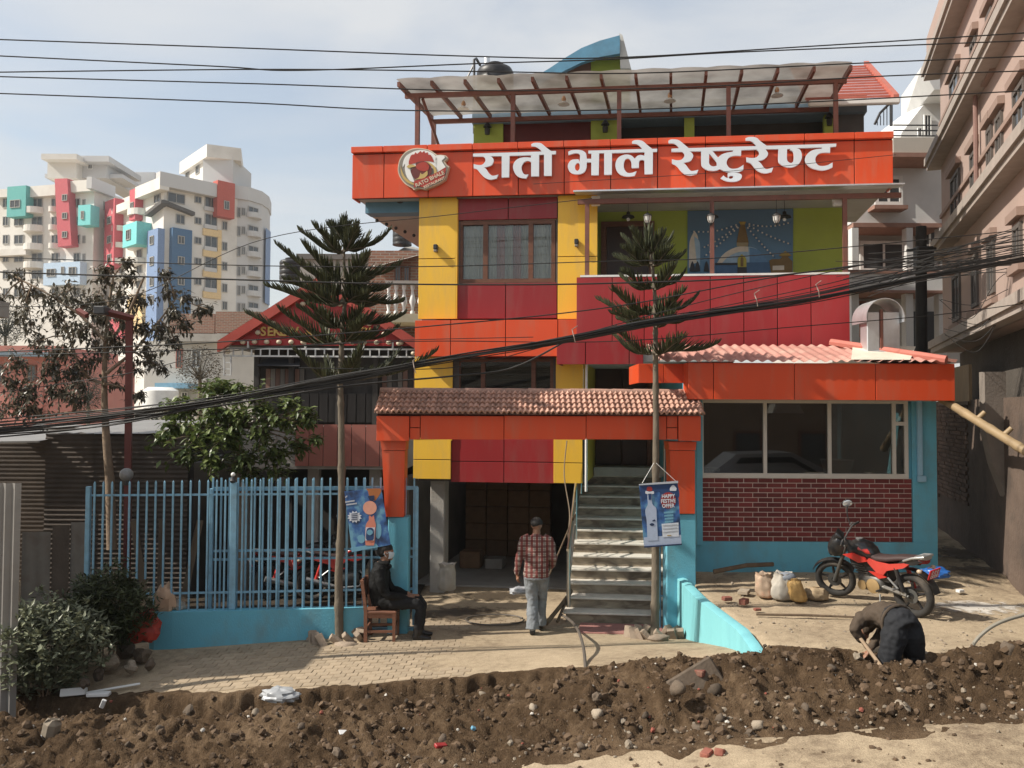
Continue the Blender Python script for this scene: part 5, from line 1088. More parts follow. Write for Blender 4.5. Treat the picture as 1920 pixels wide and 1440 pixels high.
fa.box('parapet', -60, 425, 50, 480, -.8, 0.1, APW); fa.box('parapet', 178, 398, 382, 472, -.8, .1, APW); fa.box('parapet', 470, 362, 632, 440, -.9, .1, APW); fb.box('parapet', 634, 370, 800, 450, -.8, .1, APG)
fa.box('teal_box', 48, 402, 178, 612, -1.6, .1, TEAL); fa.win(72, 498, 140, 552, -1.6)
u = [AL.hit(zx(x), zy(y), -1.5) for x, y in ((378, 352), (465, 348), (495, 812), (402, 822))]; mk('red_box', G().prism(u, -1.5, .05), APR, A, AL)
for y in (482, 608, 738): fa.win(432, y - 22, 466, y + 22, -1.5)
fa.box('light_blue_box', 300, 930, 553, 1085, -1.4, .1, APB); fa.win(325, 975, 385, 1028, -1.4); fa.win(425, 960, 446, 1012, -1.4); fa.win(478, 962, 528, 1018, -1.4)
fa.box('ledge', -60, 838, 178, 882, -1.2, .1, APW); fa.box('teal_box', 540, 532, 626, 672, -1.8, .1, TEALL); fb.box('teal_side', 628, 545, 688, 672, -.5, .4, TEAL); fa.win(562, 575, 582, 632, -1.8)
def roofbox(px0, px1, y0, y1, D, depth, m, parent, name='penthouse', a=0):
    bx(name, D, px0, y0, px1, y1, depth, m, parent)
roofbox(89, 143, zy(205), zy(345), 136, 10, APW, A); roofbox(143, 200, zy(225), zy(345), 138, 9, APG, A); roofbox(77, 144, zy(178), zy(215), 134, 13, APW, A, 'roof_slab'); roofbox(144, 204, zy(192), zy(232), 136, 12, APG, A, 'roof_slab')
win(137.9, zx(608), zy(230), zx(640), zy(285), A); roofbox(84, 230, zy(318), zy(345), 139, 6, APG, A, 'terrace_roof'); roofbox(200, 290, zy(305), zy(420), 150, 8, APG, A, 'rear_wing'); win(149.9, zx(828), zy(398), zx(852), zy(432), A); win(149.9, zx(880), zy(405), zx(908), zy(445), A)
T = thing('apartment_block', 'white apartment block with blue, red and yellow boxes in the middle of the skyline', 'building', at(330, 780, 122), 'apartment blocks on the skyline')
BL = between(192, 134, 300, 120); BR = between(300, 120, 445, 129)
nL = (at(300, 771, 120) - at(192, 771, 134)).length; nR = (at(445, 771, 129) - at(300, 771, 120)).length
tower(BL, nL, BR, nR, BL.hit(298, 345)[1], T, APW)
fl, fr_ = Face(BL, T), Face(BR, T)
fr_.box('parapet', 1108, 345, 1535, 440, -1.2, .2, APG); fl.box('parapet', 935, 375, 1106, 455, -1.2, .2, APW); fl.box('parapet', 782, 520, 900, 575, -1.2, .2, APW)
fl.box('red_box', 722, 500, 790, 968, -1.4, .2, APR); fl.box('red_box', 896, 425, 935, 635, -1.2, .2, APR); fl.box('teal_box', 850, 660, 945, 815, -2.2, .2, TEALL)
for y in (640, 772, 900): fl.win(745, y - 26, 772, y + 26, -1.4)
fl.win(905, 515, 926, 570, -1.2); fl.win(876, 705, 906, 775, -2.2)
for y in (540, 655, 770, 880, 985, 1090):
    fl.balc(815, y + 30, 862, y + 66, 1.4); fl.balc(925, y + 30, 1005, y + 72, 1.6); fl.win(950, y - 40, 985, y + 25); fl.win(830, y - 30, 850, y + 25)
fl.win(1070, 460, 1112, 520); fl.box('steel_blue_panel', 1012, 705, 1086, 1500, -.9, .1, SLT)
for y in (778, 922, 1065, 1190): fl.win(1040, y - 30, 1066, y + 30, -.9)
fl.box('yellow_panel', 880, 1170, 985, 1400, -.8, .1, APY); fl.box('red_box', 745, 1320, 850, 1460, -.8, .1, APR)
fr_.box('navy_box', 1190, 697, 1326, 1320, -1.0, .1, APN)
for y in (775, 918, 1060): fr_.win(1230, y - 28, 1276, y + 28, -1.0)
fr_.win(1158, 452, 1280, 520); fr_.win(1216, 600, 1278, 664)
for y in (497, 643, 780, 923, 1063, 1210): fr_.win(1346, y - 24, 1394, y + 24)
for y in (525, 648, 800, 945, 1085): fr_.win(1416, y - 50, 1502, y + 45); fr_.box('balcony_rail', 1416, y + 22, 1502, y + 50, -.35, -.16, APG)
for y in (725, 870, 1010, 1155): fr_.box('yellow_band', 1408, y - 22, 1532, y + 24, -.3, .1, APY)
fr_.box('yellow_side', 1506, 705, 1532, 1180, -.25, .1, APY)
for y in (677, 820, 957, 1108, 1230): fr_.win(1536, y - 30, 1572, y + 30)
fr_.box('red_box', 1506, 372, 1626, 618, -1.4, .1, BRK2); fr_.win(1550, 505, 1586, 565, -1.4)
for pa, pb, f_ in (((1010, 612), (1126, 520), fl), ((1128, 520), (1346, 606), fr_)):
    p, q = f_.f.hit(zx(pa[0]), zy(pa[1]), -.8), f_.f.hit(zx(pb[0]), zy(pb[1]), -.8); mk('gable_trim', G().prism([p, q, (q[0], q[1] + .5), (p[0], p[1] + .5)], -1.0, .1), mat('dark_trim', (.08, .075, .07), .7), T, f_.f)
roofbox(zx(1405), zx(1612), zy(200), zy(380), 127, 9, APG, T); mk('penthouse_side', G().prism([(at(zx(1268), 771, 134).x, 134), (at(zx(1405), 771, 127).x, 127.02), (at(zx(1405), 771, 127).x + 1, 134)], at(350, zy(360), 127).z, at(350, zy(195), 127).z, 'Z'), APW, T)
mk('roof_slab', G().prism([(at(zx(1212), 771, 135).x, 135), (at(zx(1400), 771, 125.5).x, 125.5), (at(zx(1640), 771, 127.5).x, 127.5), (at(zx(1660), 771, 138).x, 138)], at(380, zy(205), 126).z, at(380, zy(118), 126).z, 'Z'), APW, T)
pf = between(zx(1268), 134, zx(1405), 127); Face(pf, T).win(1288, 290, 1312, 352); Face(pf, T).win(1358, 258, 1382, 318)
# curved grey wing on the right of the block
WC = thing('apartment_wing', 'grey curved balcony wing at the right end of the apartment blocks', 'building', at(470, 780, 132))
cpt = [(zx(1612), 128.5), (zx(1700), 129.5), (zx(1790), 132), (zx(1835), 135), (zx(1850), 139), (zx(1700), 145)]
pl2 = [(at(px, 771, D).x, D) for px, D in cpt]; zt = at(470, zy(520), 131).z
mk('wall', G().prism(pl2, -12, zt, 'Z'), APG, WC); cxm = sum(p[0] for p in pl2) / 6; cym = sum(p[1] for p in pl2) / 6
mk('parapet', G().prism([(cxm + (x - cxm) * 1.08, cym + (y - cym) * 1.08) for x, y in pl2], zt + .01, zt + 2.1, 'Z'), APG, WC)
wf1, wf2 = Face(between(zx(1612), 128.5, zx(1700), 129.5), WC), Face(between(zx(1700), 129.5, zx(1790), 132), WC)
for y in (580, 710, 850, 985, 1120, 1240): wf1.win(1640, y - 30, 1665, y + 40); wf1.win(1672, y - 28, 1698, y + 28); wf2.win(1716, y - 32, 1785, y + 10); wf2.balc(1708, y + 12, 1796, y + 48, 1.2, APG)
mk('blue_fin', G().prism([(at(zx(1822), 771, 133).x, 133), (at(zx(1856), 771, 136).x, 136), (at(zx(1850), 771, 137).x, 137)], at(498, zy(1215), 134).z, at(498, zy(700), 134).z, 'Z'), SLT, WC)
# ================================================================== RIGHT HAND SIDE
rh = thing('white_house', 'white plastered house behind the right end of the fascia', 'house', at(1690, 700, 21))
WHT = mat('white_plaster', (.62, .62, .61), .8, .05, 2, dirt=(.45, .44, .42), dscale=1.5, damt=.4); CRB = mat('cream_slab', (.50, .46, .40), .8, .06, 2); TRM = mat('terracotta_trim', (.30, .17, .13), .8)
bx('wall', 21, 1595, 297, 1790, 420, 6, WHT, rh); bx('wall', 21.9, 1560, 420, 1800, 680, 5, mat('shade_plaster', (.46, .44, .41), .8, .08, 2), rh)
bx('balcony_slab', 20.1, 1675, 258, 1772, 286, 1.4, CRB, rh); bx('trim', 20.05, 1675, 286, 1772, 294, 1.5, TRM, rh); bx('slab_edge', 20.9, 1600, 418, 1772, 426, 1.2, TRM, rh); bx('slab_edge', 20.8, 1590, 512, 1772, 544, 1.1, WHT, rh); bx('trim', 20.78, 1590, 544, 1772, 549, 1.1, TRM, rh); bx('trim', 20.78, 1590, 507, 1772, 513, 1.1, TRM, rh)
win(20.96, 1640, 330, 1692, 385, rh); bx('window_ledge', 20.6, 1640, 384, 1703, 391, .4, TRM, rh); win(21.85, 1612, 452, 1702, 510, rh); win(21.85, 1722, 428, 1764, 464, rh); win(21.85, 1597, 565, 1624, 632, rh, frm=TRM)
dr = bx('door', 21.8, 1713, 584, 1755, 672, .08, mat('black_door', (.03, .03, .032), .5), rh)
for px in (1604, 1706, 1768): bx('column', 20.9, px - 6, 427, px + 6, 508, .25, WHT, rh); bx('column', 20.9, px - 7, 549, px + 7, 675, .25, WHT, rh)
def lprism(name, pts, D0, D1, m, parent): mk(name, G().prism([WF.hit(x, y, D0) for x, y in pts], D0, D1), m, parent)
lprism('upper_wall', [(1690, 256), (1772, 256), (1772, 165), (1752, 170), (1690, 250)], 21.5, 26, WHT, rh)
mk('eave', G().add([WF.w(*((WF.hit(x, y, D)[0], D, WF.hit(x, y, D)[1]))) for x, y, D in ((1690, 238, 24), (1752, 168, 20.2), (1790, 168, 20.2), (1775, 238, 24), (1690, 180, 24), (1728, 125, 20.2), (1790, 118, 20.2), (1775, 180, 24))], [(0, 1, 2, 3), (0, 4, 5, 1), (4, 7, 6, 5), (1, 5, 6, 2), (0, 3, 7, 4)]), WHT, rh)
win(21.45, 1732, 215, 1746, 256, rh); win(21.45, 1720, 240, 1728, 257, rh)
g = G()
for z_ in (.0, .22, .44): a, c = WF.hit(1677, 240, 20.1)[0], WF.hit(1760, 240, 20.1)[0]; zz = WF.hit(1700, 257, 20.1)[1]; g.tube([(a, 20.15, zz + .05 + z_ * .6), (c, 20.15, zz + .05 + z_ * .6)], .018, 5)
mk('railing', g, DARKM, rh)
g = G(); g.tube([at(1640, 233, 19), at(1650, 212, 19), at(1672, 190, 19)], .03, 6); g.tube([at(1671, 236, 19), at(1671, 183, 19)], .035, 6)
for k in range(5): g.tube([at(1645 + 6 * k, 235, 19), at(1645 + 6 * k, 225 - 8 * k, 19)], .01, 4)
mk('roof_railing', g, DARKM, None, label='curved dark iron railing between the tiled lean-to and the white house', cat='railing')
# pink building with cornices, its wall runs towards us
RB = between(1770, 18, 1920, 11.4); 
pb = thing('rose_apartment_house', 'rose coloured apartment house with deep cornices and tall windows at right', 'building', RB.w(3, 0, .8))
ROSE = mat('rose_wall', (.37, .275, .235), .8, .05, 2, dirt=(.38, .28, .24), dscale=1.2, damt=.4); RTR = mat('brown_trim', (.27, .19, .155), .8, .08, 3); RSF = mat('cornice_soffit', (.33, .285, .25), .8)
rz_p = lambda py, v=0: RB.hit(1772, py, v)[1]
e1, c1, c2, b0 = rz_p(118), rz_p(300), rz_p(480), rz_p(660)
LEN = 9.5
mk('wall', G().box(0, LEN, 0, 6, b0, e1 + 2.2), ROSE, pb, RB)
for z, o in ((e1, .30), (c1, .26), (c2, .26), (b0, .22)):
    mk('cornice', G().box(-.22, LEN, -o, .02, z, z + .16).box(-.24, LEN, -o - .05, -o + .07, z + .10, z + .26), RSF, pb, RB)
mk('roof_parapet', G().box(-.1, LEN, -.25, .0, e1 + .27, e1 + .9), ROSE, pb, RB)
wins = [(1783, 1800, 140, 237), (1822, 1833, 75, 173), (1852, 1863, 20, 128), (1785, 1801, 325, 422), (1822, 1834, 283, 377), (1853, 1863, 238, 345), (1870, 1882, 213, 322), (1903, 1925, 157, 290), (1788, 1802, 514, 602), (1824, 1835, 477, 576), (1854, 1867, 455, 552), (1903, 1918, 420, 488)]
for x0, x1, y0, y1 in wins:
    u0, u1 = RB.hit(x0, (y0 + y1) / 2)[0], RB.hit(x1, (y0 + y1) / 2)[0]; xm = (x0 + x1) / 2; z1, z0 = RB.hit(xm, y0)[1], RB.hit(xm, y1)[1]
    w_ = mk('window', G().box(u0, u1, -.04, .01, z0, z0 + .07).box(u0, u1, -.04, .01, z1 - .07, z1).box(u0, u0 + .07, -.038, .01, z0 + .07, z1 - .07).box(u1 - .07, u1, -.038, .01, z0 + .07, z1 - .07).box((u0 + u1) / 2 - .03, (u0 + u1) / 2 + .03, -.03, .01, z0 + .07, z1 - .07), mat('dark_window_frame', (.10, .085, .075), .6), pb, RB)
    mk('pane', G().box(u0 + .06, u1 - .06, -.016, -.006, z0 + .06, z1 - .06), WINDK, w_, RB)
    mk('window_head', G().box(u0 - .12, u1 + .12, -.10, -.002, z1 + .06, z1 + .18), RTR, pb, RB); mk('sill', G().box(u0 - .12, u1 + .12, -.09, -.002, z0 - .18, z0 - .06), RTR, pb, RB)
for za, zb_ in ((c1, e1), (c2, c1)):
    for t in (.45,): mk('string_course', G().box(.05, LEN, -.05, -.001, lerp(za, zb_, t) - .04, lerp(za, zb_, t) + .04), RTR, pb, RB)
up = RB.hit(1840, 300)[0]; mk('drainpipe', G().tube([(up, -.08, c2 + .2), (up, -.08, c1 + .1)], .04, 8), mat('brown_pipe', (.22, .13, .11), .6), pb, RB, smooth=True)
mk('base_wall', G().box(-.2, LEN, .35, 6, -.2, b0 - .002), mat('mud_wall', (.085, .072, .06), .95, .2, 2, .5, 20, dirt=(.06, .05, .042), dscale=1.2, damt=.8), pb, RB)
# alley: brick wall, boards, concrete post, bamboo
AW = between(1764, 17.5, 1925, 11.9)
al = thing('alley_wall', 'dark old brick wall along the alley at right', 'wall', AW.w(2, 0, .8))
mk('wall', G().box(-1, 6.5, -.12, .1, .3, AW.hit(1790, 752)[1]), mat('alley_brick', (.12, .085, .065), .95, .25, 2, .6, 14, dirt=(.05, .042, .036), dscale=1.5, damt=.8), al, AW)
crs = G().box(-.11, .11, -.02, .02, -.032, .032, .006).mesh('brick'); crs.materials.append(mat('old_alley_brick', (.135, .085, .062), .95, .2, 10, .4, 40, rand=.3, dirt=(.06, .05, .04), dscale=4, damt=.7))
zt_ = AW.hit(1790, 752)[1]; cnt = 0
for r_ in range(26):
    zz = zt_ - .06 - r_ * .078
    for k in range(12):
        if cnt >= 290: break
        u = .1 + k * .235 + (.117 if r_ % 2 else 0) + rnd.uniform(-.006, .006)
        M = AW.M @ TR(u, -.122 + rnd.uniform(-.008, .006), zz, 0, rnd.uniform(-.02, .02)); inst('brick', crs, al, M); cnt += 1
mk('board_screen', G().box(.9, 3.1, -.14, -.09, AW.hit(1800, 758)[1], AW.hit(1800, 690)[1]), mat('tan_boards', (.30, .21, .12), .8, .2, 5, stretch=(6, 6, .6)), al, AW); mk('screen_rail', G().box(.88, 3.14, -.165, -.142, AW.hit(1800, 760)[1], AW.hit(1800, 754)[1]), BOARD, al, AW)
cpts = [(1846, 697), (1886, 697), (1888, 820), (1912, 925), (1912, 940), (1886, 932), (1862, 870), (1848, 810)]
mk('concrete_post', G().prism([WF.hit(x, y, 12.6) for x, y in cpts], 12.6, 12.75), mat('shaded_grimy_concrete', (.21, .18, .155), .9, .15, 4, .3, 30, dirt=(.12, .10, .085), dscale=2, damt=.6), None, label='pale concrete buttress post beside the alley', cat='post')  # concrete darkened to carry the shade on the post, with random grime
BAM = mat('bamboo', (.30, .215, .12), .55, .15, 4, .1, 20, dirt=(.16, .11, .06), dscale=5, damt=.5)
bp_ = thing('bamboo_pole', 'thick bamboo pole propped across the alley at right', 'pole', at(1770, 752, 12.6))
pA, pB = at(1766, 748, 12.5), at(1965, 872, 10.6); mk('culm', G().tube([lerp(pA, pB, t) for t in [k / 24 for k in range(25)]], [.062 if k % 6 else .070 for k in range(25)], 12), BAM, bp_, smooth=50)
for t in (.36, .61): P = lerp(pA, pB, t); mk('stub', G().tube([P, P + Vector((.10, -.05, .12))], [.04, .034], 8), BAM, bp_, smooth=50)
# ================================================================== TREES AND BUSHES
BARK = mat('grey_bark', (.14, .115, .085), .9, .25, 10, .6, 30, stretch=(1, 1, .4)); BARKP = mat('pale_bark', (.22, .16, .11), .9, .25, 8, .5, 25)
NORF = leafmat('conifer_needle', (.022, .028, .014), (.085, .092, .040), .6, .15)
def norfolk(trunk, D, tiers, label):
    pts = [at(px, py, D) for px, py in trunk]
    t = thing('norfolk_pine', label, 'tree', pts[0], 'young conifers in the yard')
    n = len(pts); rads = [.062 - .050 * (i / (n - 1)) ** 1.1 for i in range(n)]
    dense = []; dr = []
    for i in range(n - 1):
        for k in range(12):
            q = k / 12; dense.append(lerp(pts[i], pts[i + 1], q)); r = lerp(rads[i], rads[i + 1], q); dr.append(r * (1.25 if k == 6 else 1.0 + .06 * rnd.random()))
    dense.append(pts[-1]); dr.append(rads[-1]); mk('trunk', G().tube(dense, dr, 10), BARK, t, smooth=60)
    for ti, (npx, npy, lpx, lpy, rpx, rpy) in enumerate(tiers):
        N0 = at(npx, npy, D); Lt, Rt = at(lpx, lpy, D), at(rpx, rpy, D)
        nb = 6 if len(tiers) > 6 else 5; g = G(); wood = G(); a0 = rnd.uniform(-.15, .15)
        for b in range(nb):
            az = a0 + 2 * math.pi * b / nb; w_ = (1 + math.cos(az)) / 2
            ref = lerp(Lt - N0, Rt - N0, w_); ln = lerp(abs(Lt.x - N0.x), abs(Rt.x - N0.x), w_) * rnd.uniform(.8, 1.08); rise = ref.z * rnd.uniform(.85, 1.1)
            dirv = Vector((math.cos(az), math.sin(az), 0)); side = Vector((-math.sin(az), math.cos(az), 0))
            def P(s): return N0 + dirv * (ln * s) + Vector((0, 0, rise * (1.3 * s * s - .3 * s) + .03 * math.sin(s * 6 + b)))
            wood.tube([P(s / 5) for s in range(6)], [.016 * (1 - s / 6.5) for s in range(6)], 5)
            m = int(22 + 20 * ln)
            for k in range(m):
                s = .10 + .90 * (k + rnd.random() * .8) / m; base = P(s); tan = (P(min(1, s + .02)) - P(s - .02)).normalized()
                l = (.27 * (1 - s) ** .55 + .08) * rnd.uniform(.8, 1.15) * (.65 + .35 * min(1, ln))
                for sd in (-1, 1):
                    if rnd.random() < .06: continue
                    d = (tan * (.75 + .3 * s) + side * sd * rnd.uniform(.45, .95) * (1 - .5 * s) + Vector((0, 0, rnd.uniform(.35, .85)))).normalized()
                    e = base + d * l + Vector((0, 0, .04 * l)); md = base + d * (l * .55) + Vector((0, 0, -.012))
                    g.tube([base, md, e], [.009, .011, .003], 4, caps=False)
        mk('branch_tier', wood, BARK, t); mk('foliage', g, NORF, t, label=None)
    g = G(); top = pts[-1]
    for k in range(60):
        z = rnd.random() * .35; a = rnd.random() * 6.3; b = top - Vector((0, 0, z)); g.tube([b, b + Vector((math.cos(a) * .05, math.sin(a) * .05, .09)), b + Vector((math.cos(a) * .07, math.sin(a) * .07, .17))], [.010, .012, .003], 4, caps=False)
    mk('leader', g, NORF, t)
norfolk([(636, 1196), (635, 1080), (641, 960), (640, 800), (638, 712), (642, 612), (647, 565), (645, 490), (645, 418)], 12.0,
        [(637, 714, 540, 668, 812, 652), (640, 642, 472, 592, 745, 610), (642, 612, 545, 577, 752, 583), (647, 567, 486, 540, 750, 565), (646, 548, 518, 506, 742, 534), (645, 522, 530, 464, 768, 494), (645, 470, 558, 436, 733, 430), (645, 445, 612, 422, 676, 424)],
        'taller dark conifer with upswept branches in front of the blue fence')
norfolk([(1228, 1192), (1229, 1080), (1229, 960), (1230, 800), (1229, 662), (1229, 587), (1227, 538), (1221, 480), (1216, 437)], 11.95,
        [(1229, 662, 1122, 625, 1370, 645), (1229, 610, 1131, 597, 1292, 590), (1229, 588, 1112, 553, 1312, 550), (1227, 540, 1142, 517, 1298, 507), (1223, 495, 1145, 481, 1283, 472), (1219, 470, 1165, 442, 1267, 436)],
        'shorter conifer with flat tiers in front of the red balcony')
# rings of bricks around the two trunks
GBR = mat('grey_brick', (.30, .235, .175), .9, .2, 10, .4, 30, rand=.2, dirt=(.16, .12, .09), dscale=5, damt=.6)
bk_ = G().box(-.10, .10, -.055, .055, -.035, .035, .008).mesh('edging_brick'); bk_.materials.append(GBR)
for cx_, cy_, lab in ((-2.5, 11.95, 'grey brick set on edge around the taller conifer'), (2.07, 11.95, 'grey brick set on edge around the shorter conifer')):
    for k in range(13):
        a = k / 13 * 6.283 + rnd.uniform(-.1, .1); r = .29 if k % 3 else .34; x, y = cx_ + r * 1.15 * math.cos(a), cy_ + r * .8 * math.sin(a)
        o = bpy.data.objects.new('edging_brick', bk_); COL.objects.link(o); o.matrix_world = TR(x, y, hgt(x, y) + .055, a + 1.57 + rnd.uniform(-.3, .3), R(rnd.uniform(-30, 30)), R(50 + rnd.uniform(-15, 15)))
        tag(o, lab, 'brick', lab.replace('grey brick', 'bricks'))
for px, py, r, lab in ((650, 1210, .16, 'flat stone on the paving beside the taller conifer'), (1235, 1196, .14, 'pile of cement on the paving beside the shorter conifer')):
    P = onz(px, py, hgt(-2.4 if px < 900 else 2.0, 11.3)); me = rnd.choice(BIGR).copy(); o = bpy.data.objects.new('flat_stone', me); COL.objects.link(o); me.materials.append(GBR); o.location = P; o.scale = (r, r * .6, r * .35); tag(o, lab, 'stone'); smooth_mesh(me, 180)
# leafy things
def leaf(g, c, l, w_, fold=.25, up=None, droop=0.0):
    a = rnd.random() * 6.283; el = rnd.uniform(-.9, .7) - droop; d = Vector((math.cos(a) * math.cos(el), math.sin(a) * math.cos(el), math.sin(el))); s = d.cross(Vector((0, 0, 1)))
    if s.length < .1: s = Vector((1, 0, 0))
    s.normalize(); nrm = s.cross(d); s = (s + nrm * rnd.uniform(-.5, .5)).normalized(); nrm = s.cross(d)
    b, e, m = c, c + d * l - Vector((0, 0, droop * l * .3)), c + d * (l * .5)
    g.add([b, m + s * w_ + nrm * w_ * fold, e, m - s * w_ + nrm * w_ * fold, m], [(0, 4, 1), (4, 2, 1), (0, 3, 4), (4, 3, 2)])
def crown(g, wood, clumps, D, l, w_, per, droop=0.0, root=None, dz=1.0):
    for px, py, r, n, dd in clumps:
        c = at(px, py, D + dd); rr = r / F_PX * (D + dd)
        tw = [c + Vector((rnd.gauss(0, rr * .45), rnd.gauss(0, rr * .6), rnd.gauss(0, rr * .4 * dz))) for _ in range(max(3, n // per))]
        if wood is not None and root:
            a = min(root, key=lambda q: (q - c).length); wood.tube([a, (a + c) / 2 + Vector((0, 0, .04)), c], [.018, .012, .006], 5)
        for k, tp in enumerate(tw):
            if wood is not None: wood.tube([c, (c + tp) / 2 + Vector((0, 0, .02)), tp], [.005, .004, .002], 4, caps=False)
            for _ in range(per):
                q = lerp(c, tp, rnd.uniform(.35, 1.1)) + Vector((rnd.gauss(0, rr * .13), rnd.gauss(0, rr * .13), rnd.gauss(0, rr * .13))); leaf(g, q, l * rnd.uniform(.6, 1.2), w_ * rnd.uniform(.7, 1.2), droop=droop)
DKL = leafmat('dull_purple_leaf', (.045, .043, .027), (.145, .125, .085), .38, .15); GRL = leafmat('glossy_green_leaf', (.055, .085, .022), (.16, .20, .06), .4, .22); BSH = leafmat('grey_green_leaf', (.08, .09, .05), (.25, .265, .17), .45, .15); BSD = leafmat('dark_bush_leaf', (.030, .042, .015), (.075, .085, .035), .5, .15)
TD_ = 14.2
tr = thing('peach_tree', 'sparse tree with drooping dull purple leaves at the left', 'tree', at(207, 1030, TD_))
wood = G(); tp = [(210, 1030), (206, 900), (200, 830), (196, 760), (196, 700), (198, 640), (205, 570), (212, 520)]
TP = [at(px, py, TD_) for px, py in tp]; wood.tube(TP, [.085, .075, .065, .055, .045, .038, .028, .016], 9)
arms = [[(194, 770), (150, 772), (110, 775), (60, 790)], [(198, 720), (170, 712), (150, 690), (120, 600)], [(198, 660), (240, 590), (270, 520)], [(200, 700), (250, 660), (300, 600), (330, 560), (390, 580)], [(198, 640), (150, 590), (80, 545), (20, 515)]]
roots = list(TP[2:])
for ar in arms:
    ap = [at(px, py, TD_ + rnd.uniform(-.3, .3)) for px, py in ar]; wood.tube(ap, [.032, .024, .017, .010, .007][:len(ap)], 7)
    for i in range(len(ap) - 1): roots += [lerp(ap[i], ap[i + 1], k / 3) for k in range(3)]
g = G()
cl = [(25, 520, 22, 30, 0), (60, 545, 30, 50, .2), (95, 560, 28, 50, -.2), (130, 545, 30, 60, 0), (160, 575, 34, 80, .3), (110, 600, 36, 80, 0), (150, 620, 36, 90, -.3), (195, 595, 34, 80, .2), (210, 640, 34, 80, 0), (70, 640, 28, 50, 0), (60, 610, 26, 40, .3), (110, 660, 36, 80, 0), (160, 680, 34, 70, .2), (195, 500, 22, 40, 0), (190, 525, 22, 40, .2), (240, 490, 18, 36, 0), (245, 520, 24, 50, 0), (255, 560, 28, 60, .2), (225, 560, 30, 60, 0), (310, 515, 16, 30, 0), (318, 545, 18, 40, .2), (325, 585, 26, 60, 0), (345, 560, 20, 40, 0), (372, 580, 16, 36, 0), (392, 576, 12, 26, .1), (300, 620, 28, 60, 0), (285, 660, 28, 60, .2), (330, 640, 24, 50, 0), (265, 610, 28, 60, -.2), (245, 690, 28, 50, 0), (215, 720, 22, 30, 0), (260, 740, 20, 30, 0), (90, 690, 24, 40, 0), (20, 715, 26, 60, 0), (55, 735, 34, 90, 0), (110, 730, 34, 90, .2), (20, 760, 30, 80, 0), (70, 770, 30, 80, .2), (140, 745, 24, 50, 0), (150, 720, 20, 30, 0)]
crown(g, wood, [(a, b, c * 1.1, int(d * 2.2), e) for a, b, c, d, e in cl + [(35, 680, 30, 60, .3), (5, 560, 24, 40, .2), (180, 650, 34, 70, .4), (140, 700, 34, 70, .3), (230, 600, 30, 60, -.3), (300, 690, 26, 40, .2), (340, 610, 22, 40, .2), (45, 580, 26, 40, 0), (180, 560, 28, 50, 0)]], TD_, .125, .026, 8, .5, roots)
mk('trunk', wood, BARKP, tr, smooth=60); mk('crown', g, DKL, tr)
sh = thing('leafy_shrub', 'green glossy-leaved shrub rising behind the blue fence', 'shrub', at(450, 1100, 13.2)); g, wood = G(), G()
stem = [at(450, 1110, 13.2), at(448, 980, 13.2), at(446, 880, 13.2), at(448, 800, 13.2)]; wood.tube(stem, [.05, .045, .04, .02], 7)
cl = [(320, 770, 26, 80, .2), (310, 820, 24, 70, .1), (480, 740, 24, 80, .1), (540, 760, 26, 80, .2), (575, 770, 18, 50, .1), (400, 735, 30, 110, 0), (440, 735, 30, 110, .1), (355, 765, 34, 140, 0), (400, 775, 38, 170, -.3), (450, 775, 38, 170, -.3), (500, 765, 30, 120, 0), (330, 800, 28, 110, 0), (375, 815, 38, 170, -.2), (430, 820, 40, 180, -.4), (490, 810, 40, 170, -.2), (540, 790, 28, 110, 0), (580, 790, 18, 50, 0), (350, 850, 34, 120, 0), (400, 865, 36, 140, -.2), (460, 860, 38, 150, -.2), (515, 850, 34, 130, 0), (560, 830, 28, 90, 0), (590, 825, 16, 40, 0), (420, 720, 22, 60, .2), (520, 885, 26, 60, 0), (470, 885, 26, 60, 0)]
crown(g, wood, [(a, b, c, int(d * 1.5), e) for a, b, c, d, e in cl], 13.2, .15, .036, 9, .25, stem[1:]); mk('stem', wood, BARKP, sh, smooth=60); mk('foliage', g, GRL, sh)
def bush(name, label, px, py, D, rx, ry, m, n, l, w_, flat=.7):
    c = at(px, py, D); t = thing(name, label, 'bush', (c.x, c.y, hgt(c.x, D))); g, wood = G(), G(); RX, RZ = rx / F_PX * D, ry / F_PX * D
    for k in range(9): a = k * .7; wood.tube([(c.x + .05 * math.cos(a), c.y + .05 * math.sin(a), hgt(c.x, D)), c + Vector((RX * .6 * math.cos(a), RX * .4 * math.sin(a), RZ * .3))], [.012, .004], 5)
    for k in range(n):
        while True:
            p = Vector((rnd.uniform(-1, 1), rnd.uniform(-1, 1), rnd.uniform(-.9, 1)))
            if .30 < p.length < 1: break
        k_ = 1 + .42 * noise.noise(p * 2.2 + Vector((px, 0, 0))); q = c + Vector((p.x * RX, p.y * RX * .75, p.z * RZ)) * k_
        for _ in range(4): leaf(g, q + Vector((rnd.gauss(0, .02), rnd.gauss(0, .02), rnd.gauss(0, .02))), l * rnd.uniform(.7, 1.2), w_, droop=-.25)
    mk('stems', wood, BARKP, t); mk('foliage', g, m, t)
bush('round_bush', 'pale grey-green bush at the left edge beside the rubble', 86, 1212, 10.3, 104, 88, BSH, 1500, .105, .021)
bush('dark_bush', 'dark green bush behind the pale bush, against the fence', 198, 1146, 11.1, 80, 76, BSD, 1500, .11, .016)
